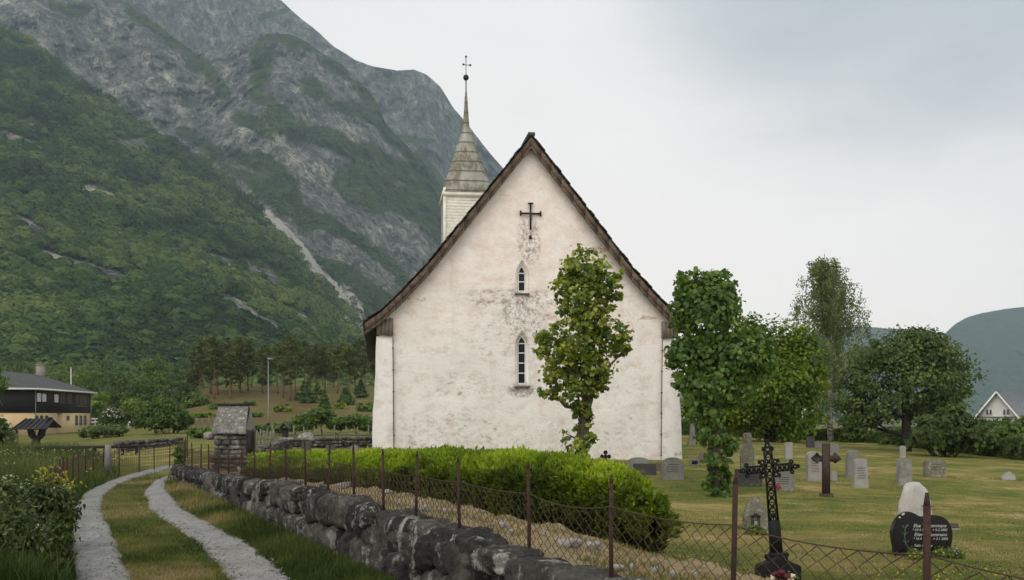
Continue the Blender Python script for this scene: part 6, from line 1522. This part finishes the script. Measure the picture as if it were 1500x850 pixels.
for k, (px, Y, pt) in enumerate(PL):
    px += random.uniform(-4, 4); Y += random.uniform(-9, 9); pt += random.uniform(-7, 9); x = (px - CX) / F * Y; z0 = Gp(x, Y); zt_ = H - (pt - HY) / F * Y; hh_ = zt_ - z0
    lab = pl_lab.get(k, 'orange-barked pine crowded among the others in the grove on the bank')
    if k < 6:
        protos.append((pine_proto(k, 300 + k, hh_, [.34, .22, .40, .28, .48, .18][k], [2.1, 1.7, 2.4, 1.6, 2.0, 2.3][k], (x, Y, z0), lab), hh_))
    else:
        pr_, h0 = protos[(k * 5 + k // 3) % 6]; sc_ = hh_ / h0; dup(pr_, (x, Y, z0), k * 1.7, (sc_ * random.uniform(.9, 1.15), sc_ * random.uniform(.9, 1.15), sc_), lab, PG)
mSpruce = mDark
for k, (px, pyb, Y, w_, h_, lab) in enumerate([(452, 596, 175, 16, 34, 'dark young spruce under the pines left of the birch bank'), (444, 592, 180, 14, 26, 'round dark juniper beside the young spruce under the pines'), (507, 586, 172, 13, 28, 'bushy dark spruce at the right side of the brown bank'), (475, 600, 165, 9, 26, 'small light green birch sapling on the brown bank'), (528, 574, 185, 12, 26, 'small spruce near the church end of the brown bank'), (465, 572, 190, 8, 16, 'tiny dark spruce on the crest of the brown bank')]):
    x = (px - CX) / F * Y; z0 = Gp(x, Y); yb = HY + (H - z0) / Y * F
    bl = [(px, yb - h_ * f_, w_ * (1.05 - f_ * .9) , 0, h_ * .16) for f_ in (.15, .35, .55, .75, .92)]
    gtree('young_tree', lab, px, Y, bl, 900, .5, mMid if 'birch sapling' in lab else mDark, mBarkDark, 200 + k, .1, 0, None, tint=(.5, .4), ncl=80)
for k, (px, Y, w_, h_) in enumerate([(300, 150, 14, 6), (345, 140, 14, 5), (375, 150, 10, 5), (520, 130, 20, 7), (490, 128, 16, 6), (545, 140, 14, 8), (430, 122, 16, 5), (320, 165, 12, 7), (365, 170, 9, 6), (415, 160, 14, 9), (470, 150, 18, 8), (535, 160, 16, 10), (500, 165, 9, 8), (450, 140, 20, 7)]):
    x = (px - CX) / F * Y; z0 = Gp(x, Y); yb = HY + (H - z0) / Y * F
    lab = ['scrub patch under the left pines', 'scrub patch behind the capped pillar', 'scrub beside the street lamp foot', 'green scrub on the bank near the church', 'green scrub low on the bank', 'green scrub touching the church eave line', 'scrub patch right of the street lamp', 'scrub at the foot of the left pine trunks', 'scrub tuft left of the street lamp among pine trunks', 'scrub mound between the lamp and the bare pines', 'scrub mound on the bank below the bare pines', 'scrub mound on the bank close to the church roof corner', 'scrub tuft high on the brown bank', 'broad scrub below the young spruces'][k]
    shrub('scrub', 'low ' + lab, 'shrub', px, yb, Y, [(px - w_ * .5, yb - h_ * .5, w_ * .6, 0, h_ * .6), (px + w_ * .4, yb - h_ * .6, w_ * .6, .2, h_ * .7)], 420, .40, mMid if k % 3 else mMaple, 400 + k, tint=(.55, .5))

# ------------------------------------------------------------------ buildings on the right
mWhiteBoard = plain('white_boarding', (.66, .67, .66), (.56, .57, .56), 2, .7, .4, .01, stretch=(1, 1, 6))
mSlateGrey = plain('grey_slate', (.21, .22, .23), (.13, .14, .15), 4, .7, .7, .03, stretch=(1, 1, 2.5))
def cottage(name, label, peak, rd, wd, wall_h, half, length, over=.5):
    pk = np.array(peak); rd = np.array(rd) / np.linalg.norm(rd); sd2 = np.array([rd[1], -rd[0]])        # rd: ridge direction away from the gable; sd2: to its right
    rise = 1.17 * half; ez = pk[2] - rise; bz = ez - wall_h
    t = thing(name, label, 'house', (pk[0], pk[1], bz))
    def pt(u, v, z): q_ = pk[:2] + sd2 * u + rd * v; return (q_[0], q_[1], z)
    mb = MB(); V = []
    for v in (0, length): V += [pt(-half, v, bz), pt(half, v, bz), pt(half, v, ez), pt(0, v, pk[2] - .12), pt(-half, v, ez)]
    mb.add(V, [[0, 1, 2, 4], [6, 5, 9, 7], [1, 6, 7, 2], [5, 0, 4, 9]], [(2, 3, 4), (7, 9, 8)]); mb.build('wall', mWhiteBoard, t)
    mb = MB(); e = half + over
    for sg in (-1, 1):
        A = np.array([pt(0, -over, pk[2]), pt(sg * e, -over, pk[2] - 1.17 * e), pt(sg * e, length + over, pk[2] - 1.17 * e), pt(0, length + over, pk[2])]); A = A if sg > 0 else A[::-1]
        mb.hexa(np.vstack([A - np.array([0, 0, .12]), A]))
    rf = mb.build('roof', mSlateGrey, t)
    mb = MB()
    for sg in (-1, 1): mb.bar(pt(0, -over - .03, pk[2] - .16), pt(sg * e, -over - .03, pk[2] - 1.17 * e - .16), .05, .16)
    mb.build('barge_board', mWhitePaint, rf)
    return t, pt, bz, ez
ct, pt, bz, ez = cottage('cottage', 'white boarded cottage with grey slate roof behind bushes at the right edge', P(1463, 572, 100), (.80, .60), None, 2.2, 3.6, 9)
for u0 in (-1.30, .45):
    for k in range(2):
        u = u0 + k * .36; mb = MB(); z0 = ez + 1.75; z1 = z0 + .55
        for a, b2 in (((u, z0), (u + .26, z0)), ((u, z1), (u + .26, z1))): mb.bar(pt(a[0], -.03, a[1]), pt(b2[0], -.03, b2[1]), .05, .05)
        for uu in (u, u + .26): mb.bar(pt(uu, -.03, z0), pt(uu, -.03, z1), .05, .05)
        w2 = mb.build('window', mWhitePaint, ct); mb = MB(); mb.add([pt(u, -.012, z0), pt(u + .26, -.012, z0), pt(u + .26, -.012, z1), pt(u, -.012, z1)], [[0, 1, 2, 3]]); mb.build('pane', mWinDark, w2)
mb = MB(); mb.bar(pt(-2.4, -.12, ez + 1.55), pt(2.2, -.12, ez + 1.55), .18, .07); mb.build('pent_roof', mSlateGrey, ct)
# long white house half hidden by the yellow-green tree
Yh = 96.0; x0, x1 = (996 - CX) / F * Yh, (1180 - CX) / F * Yh; zg = Gp((x0 + x1) / 2, Yh) - .6; zt_ = H - (585 - HY) / F * Yh
t = thing('white_house', 'long white house seen in glimpses behind the yellow-green tree', 'house', ((x0 + x1) / 2, Yh, zg))
mb = MB(); mb.box(((x0 + x1) / 2, Yh + 3, (zg + zt_) / 2), (x1 - x0, 6, zt_ - zg)); mb.build('wall', mWhiteBoard, t)
mb = MB()
for sg in (-1, 1):
    A = np.array([(x0 - .4, Yh + 3, zt_ + 1.8), (x0 - .4, Yh + 3 + sg * 3.5, zt_ - .1), (x1 + .4, Yh + 3 + sg * 3.5, zt_ - .1), (x1 + .4, Yh + 3, zt_ + 1.8)]); A = A if sg < 0 else A[::-1]; mb.hexa(np.vstack([A - np.array([0, 0, .12]), A]))
mb.build('roof', mSlateGrey, t)
for x in np.linspace(x0 + 1.2, x1 - 1.6, 6):
    mb = MB(); mb.box((x, Yh - .02, zt_ - 1.2), (1.0, .08, 1.2)); w2 = mb.build('window', mWhitePaint, t); mb = MB(); mb.box((x, Yh - .05, zt_ - 1.2), (.8, .06, 1.0)); mb.build('pane', mWinDark, w2)
# white bench
b = hit(1163, 647, 30, 120); b = np.array([*Pp(1163, 64), 0]); b[2] = Gp(b[0], b[1]); t = thing('garden_bench', 'white slatted bench under the yellow-green tree', 'bench', b)
mb = MB(); [mb.box(b + np.array([0, -.2 + .13 * k, .45]), (1.25, .11, .035)) for k in range(4)]; mb.build('seat', mWhitePaint, t)
mb = MB(); [mb.box(b + np.array([0, .28 + .03 * k, .58 + .13 * k]), (1.25, .03, .10)) for k in range(4)]; mb.build('backrest', mWhitePaint, t)
for x in (-.55, .55):
    for y in (-.2, .24): mb = MB(); mb.box(b + np.array([x, y, .21]), (.07, .07, .44)); mb.build('leg', mWhitePaint, t)
for k, (px, Y, w_, h_, lab) in enumerate([(1304, 128, 26, 9, 'small grey barn far behind the round dark tree'), (1288, 124, 9, 10, 'pale grey shed end beside the far barn')]):
    s = Y / F; b = np.array([*Pp(px, Y), 0]); zt_ = H - (622 - HY) * s; b[2] = min(Gp(b[0], b[1]), H - (632 - HY) * s); t = thing('barn', lab, 'barn', b)
    mb = MB(); mb.box((b[0], b[1] + 2, (b[2] + zt_ - .5) / 2), (w_ * s, 4, zt_ - .5 - b[2])); mb.build('wall', mLightG, t)
    mb = MB()
    for sg in (-1, 1): A = np.array([(b[0] - w_ * s * .55, b[1] + 2, zt_), (b[0] - w_ * s * .55, b[1] + 2 + sg * 2.4, zt_ - .65), (b[0] + w_ * s * .55, b[1] + 2 + sg * 2.4, zt_ - .65), (b[0] + w_ * s * .55, b[1] + 2, zt_)]); A = A if sg < 0 else A[::-1]; mb.hexa(np.vstack([A - np.array([0, 0, .08]), A]))
    mb.build('roof', mSlateGrey, t)

# ------------------------------------------------------------------ grass and weeds (nobody could count them)
mGrass = leafmat('grass_blade', [(0, (.032, .052, .012)), (.35, (.070, .096, .022)), (.6, (.115, .130, .034)), (.85, (.21, .175, .070)), (1, (.30, .235, .115))], .25, .7, .15)
mGrassG = leafmat('lush_grass_blade', [(0, (.022, .040, .010)), (.4, (.045, .075, .018)), (.7, (.080, .110, .028)), (1, (.17, .155, .06))], .25, .7, .15)
def blades(name, label, x, y, h, w_, mat, seed, tint, cat='grass', lean=.5, zoff=0):
    r = np.random.default_rng(seed); n = len(x); z = G(x, y) + zoff; a = r.random(n) * 2 * PI
    h = h * (.5 + .8 * r.random(n)); w_ = w_ * (.6 + .7 * r.random(n)) * np.ones(n); d = np.stack([np.cos(a), np.sin(a), 0 * a], -1); b2 = np.stack([-np.sin(a), np.cos(a), 0 * a], -1)
    ln = (lean * r.random(n) * h)[:, None]; p0 = np.stack([x, y, z - .01], -1); p1 = p0 + np.array([0, 0, 1]) * (h * .55)[:, None] + d * ln * .35; p2 = p0 + np.array([0, 0, 1]) * h[:, None] + d * ln
    hw = (w_ / 2)[:, None]
    V = np.stack([p0 - b2 * hw, p0 + b2 * hw, p1 - b2 * hw * .8, p1 + b2 * hw * .8, p2], 1).reshape(-1, 3); k = np.arange(n) * 5
    mb = MB(); mb.add(V, np.stack([k, k + 1, k + 3, k + 2], -1), np.stack([k + 2, k + 3, k + 4], -1), np.repeat(np.clip(tint, 0, 1), 5)); o = mb.build(name, mat); tag(o, label, cat, kind='stuff'); return o
def tracks_mask(x, y):
    py = HY + H * F / np.maximum(y, .5); px = CX + x / np.maximum(y, .5) * F; m = np.zeros(len(x), bool)
    for L_, R_2 in (TL, TR):
        L_, R_2 = np.array(L_), np.array(R_2)
        xl = np.interp(py, L_[:, 1], L_[:, 0]); xr = np.interp(py, R_2[:, 1], R_2[:, 0]); e = (fbm(np.stack([x * 4, y * 4, 0 * x], -1), 3) - .5) * 34 * np.clip((py - 640) / 150, .2, 1.3); g_ = 3.5 * np.clip((py - 640) / 150, .2, 1.3)
        m |= (px > xl + e + g_) & (px < xr + e - g_) & (py > 684)
    return m
r = np.random.default_rng(77)
def samp(n, Y0, Y1, a0, a1, pw=1.0):
    Y = (Y0 ** -pw + (Y1 ** -pw - Y0 ** -pw) * r.random(n)) ** (-1 / pw); px = a0 + (a1 - a0) * r.random(n); return (px - CX) / F * Y, Y
pt_n = lambda x, y, sc, sd: fbm(np.stack([x * sc, y * sc, 0 * x + sd], -1), 3)
# strip between and beside the tracks
x, y = samp(250000, 8.5, 32, -60, 640, 1.4); d_ = inward(x, y); k = (d_ < -.02) & ~tracks_mask(x, y); x, y, d_ = x[k], y[k], d_[k]
px = CX + x / y * F; py = HY + H * F / y; lx = np.interp(py, [684, 696, 706, 722, 742, 770, 800, 850, 900], [236, 190, 160, 129, 109, 104, 104, 106, 110]); left = px < lx
nz = pt_n(x, y, .9, 3); k = ~((~left) & (r.random(len(x)) < .15)); x, y, d_, left, nz = x[k], y[k], d_[k], left[k], nz[k]
mid = (~left) & (d_ < -1.25 + .3 * (nz - .5))
hgt = np.where(left, .22, np.where(mid, .035, np.interp(-d_, [0, .4, .8, 1.3], [.12, .085, .05, .03])))
blades('verge_grass', 'short worn grass between and beside the gravel wheel tracks', x[~left], y[~left], hgt[~left], .009, mGrass, 5, (.44 + (nz[~left] - .5) * 2.3 + np.where(mid[~left], .20, .06) + (r.random((~left).sum()) - .5) * .4))
x2, y2 = samp(120000, 8.5, 60, -120, 280, 1.1); d2 = inward(x2, y2); px2 = CX + x2 / y2 * F; py2 = HY + H * F / y2; lx2 = np.interp(py2, [640, 684, 696, 706, 722, 742, 770, 800, 850, 900], [300, 236, 190, 160, 129, 109, 104, 104, 106, 110]); k = (px2 < lx2 - 1.5) & (d2 < -1)
x2, y2, px2, lx2 = x2[k], y2[k], px2[k], lx2[k]; dist = (lx2 - px2) / F * y2; nz = pt_n(x2, y2, .5, 9)
blades('tall_grass', 'tall rank grass and green crop filling the field left of the path', x2, y2, np.interp(dist, [0, .4, 1.5, 4], [.16, .32, .45, .42]) * (.7 + .7 * nz), .016, mGrassG, 6, .42 + (nz - .5) * 1.3 + (r.random(len(x2)) - .5) * .5 + np.interp(y2, [10, 30], [-.08, .1]), lean=.7)
x3, y3 = samp(9000, 8.6, 16, -60, 125, 1.1); px3 = CX + x3 / y3 * F; py3 = HY + H * F / y3; k = px3 < np.interp(py3, [684, 722, 770, 850], [215, 112, 92, 96]); x3, y3 = x3[k], y3[k]
blades('weed_stalks', 'tall dry stalks among the dark weeds at the near left', x3[:1300], y3[:1300], .50 * (.4 + .9 * pt_n(x3[:1300], y3[:1300], 1.2, 4)), .009, mGrass, 16, .38 + (r.random(min(1300, len(x3))) - .5) * .9, lean=.8)
# lawn
x, y = samp(260000, 7.5, 30, 560, 1620, 1.2); d_ = inward(x, y); k = (d_ > 3.0 + 1.2 * (r.random(len(x)) - .5)); x, y = x[k], y[k]; gx_, gy_ = [], []
for o in [o for o in bpy.data.objects if o.parent is None and o.get('category') in ('gravestone', 'cross')]:
    rr_ = .25 + .35 * r.random(90); aa_ = r.random(90) * 2 * PI; gx_.append(o.location.x + rr_ * 1.1 * np.cos(aa_)); gy_.append(o.location.y + rr_ * .55 * np.sin(aa_))
ngr = len(x); x = np.concatenate([x] + gx_); y = np.concatenate([y] + gy_)
nz = pt_n(x * .6, y, .8, 5); n2 = pt_n(x, y, 3.0, 6)
blades('lawn_grass', 'short yellowing mown grass of the graveyard lawn', x, y, .028 * (.6 + .9 * nz) * np.where(np.arange(len(x)) >= ngr, 3.0, 1.0), .008, mGrass, 7, (.55 + (nz - .5) * 2.4 + (n2 - .5) * .8) + (r.random(len(x)) - .5) * .3)
# dry tufts on the bank
x, y = samp(60000, 4.5, 24, 250, 1150, 1.0); d_ = inward(x, y); nz = pt_n(x, y, 1.6, 15); k = (d_ > .5) & (d_ < 3.2) & (nz > .54); x, y = x[k], y[k]
blades('bank_grass', 'dry tufts on the tan soil bank', x, y, .05, .008, mGrass, 8, .75 + (r.random(len(x)) - .5) * .5)
# tiny flowers
x, y = samp(900, 9, 30, 980, 1560, 1.2); d_ = inward(x, y); k = (d_ > 3.5) & (pt_n(x, y, .6, 21) > .52); x, y = x[k], y[k]; c = np.stack([x, y, G(x, y) + .03], -1); nn = r.normal(size=c.shape) * .5 + np.array([0, -.4, 1])
mb = MB(); leaves(mb, c, nn, np.full(len(c), .028), False, 3, r.random(len(c)), aspect=.95, fold=0); o = mb.build('lawn_flowers', mFlowerY); tag(o, 'tiny yellow flowers sprinkled on the lawn', 'flowers', kind='stuff')
x, y = samp(2600, 10, 40, -100, 260, 1.1); d_ = inward(x, y); k = (pt_n(x, y, .5, 22) > .5) & ~tracks_mask(x, y) & (CX + x / y * F < np.interp(HY + H * F / y, [684, 722, 770, 850], [225, 120, 96, 98])); x, y = x[k], y[k]; c = np.stack([x, y, G(x, y) + .30 + .15 * r.random(len(x))], -1)
mb = MB(); leaves(mb, c, r.normal(size=c.shape) * .5 + np.array([0, -.4, 1]), np.full(len(c), .06), False, 4, r.random(len(c)), aspect=.95, fold=0); o = mb.build('field_flowers', leafmat('umbel', [(0, (.22, .24, .10)), (1, (.40, .38, .22))], .2, .7, .1)); tag(o, 'pale wildflowers in the tall grass left of the path', 'flowers', kind='stuff')
# loose stones on the wheel tracks
px_ = -20 + 480 * r.random(30000); x, y = samp(30000, 8.6, 26, 60, 470, 1.2); k = tracks_mask(x, y); x, y = x[k][:1600], y[k][:1600]
v, fc = ICO[1]; n = len(x); sz = .005 + .012 * r.random(n) ** 3; V = v[None] * sz[:, None, None] * (.7 + .6 * r.random((n, len(v), 1))) * np.array([1, 1, .7]) + np.stack([x, y, G(x, y) + .04], -1)[:, None]
mb = MB(); mb.add(V.reshape(-1, 3), None, (np.arange(n)[:, None, None] * len(v) + fc[None]).reshape(-1, 3)); o = mb.build('gravel', mGravel); tag(o, 'loose gravel stones on the wheel tracks', 'gravel', kind='stuff')
# weeds in the near left corner
mWeed = leafmat('weed_leaf', [(0, (.016, .028, .009)), (.4, (.032, .052, .014)), (.75, (.065, .090, .022)), (1, (.15, .155, .04))], .25, .5, .2)
WB = [(0, 'dark leafy weed bush at the near left corner', 20, 9.4, [(20, 790, 60, 0, 40), (-20, 780, 60, .3, 50), (60, 810, 34, 0, 26), (-40, 830, 50, 0, 40)], 4200, .05), (1, 'dark rounded weed bush with yellow tips beside the path edge', 72, 11.4, [(70, 740, 34, 0, 26), (48, 752, 30, .2, 26), (92, 748, 20, 0, 16), (66, 716, 20, 0, 12), (90, 760, 18, 0, 16)], 3400, .052), (2, 'small dark weed clump at the left picture edge', 12, 13.0, [(10, 720, 20, 0, 12), (-6, 735, 22, 0, 18), (20, 745, 16, 0, 14)], 1400, .08), (3, 'low pale green weeds hanging over the gravel track', 88, 9.6, [(88, 800, 14, 0, 16), (80, 825, 20, 0, 18), (94, 780, 10, 0, 12)], 1300, .06)]
for k, lab, px, Y, bl, n, sz in WB:
    t = shrub('weed_bush', lab, 'shrub', px, 0, Y, bl, n, sz, mWeed if k != 3 else mGrassG, 500 + k, tint=(.52, .7), aspect=.5, heart=True, ncl=n // 10, shell=(.1, 1.25))
r = np.random.default_rng(9); c = []
for px, py in ((72, 700), (80, 706), (92, 702), (66, 690), (100, 712), (58, 706), (108, 718), (84, 694)):
    b = P(px, py, 11.6); c.append(b + r.normal(size=(22, 3)) * np.array([.05, .06, .045]))
b0 = np.array([*Pp(82, 11.6), 0]); b0[2] = Gp(b0[0], b0[1]); t = thing('yellow_weed', 'yellow-green flowering weed stalks rising above the dark weed bush', 'plant', b0)
c = np.vstack(c); mb = MB(); leaves(mb, c, r.normal(size=c.shape) + np.array([0, -.5, .8]), np.full(len(c), .045), False, 5, r.random(len(c)), aspect=.7); mb.build('blossom', leafmat('yellow_blossom', [(0, (.16, .18, .02)), (1, (.34, .31, .05))], .25, .6, .1), t)
mb = MB()
for k in range(0, len(c), 10): mb.tube([(c[k][0] * .9 + b0[0] * .1, c[k][1], b0[2]), c[k]], [.008, .004], 4, cap=False)
mb.build('stem', mGrassG, t)
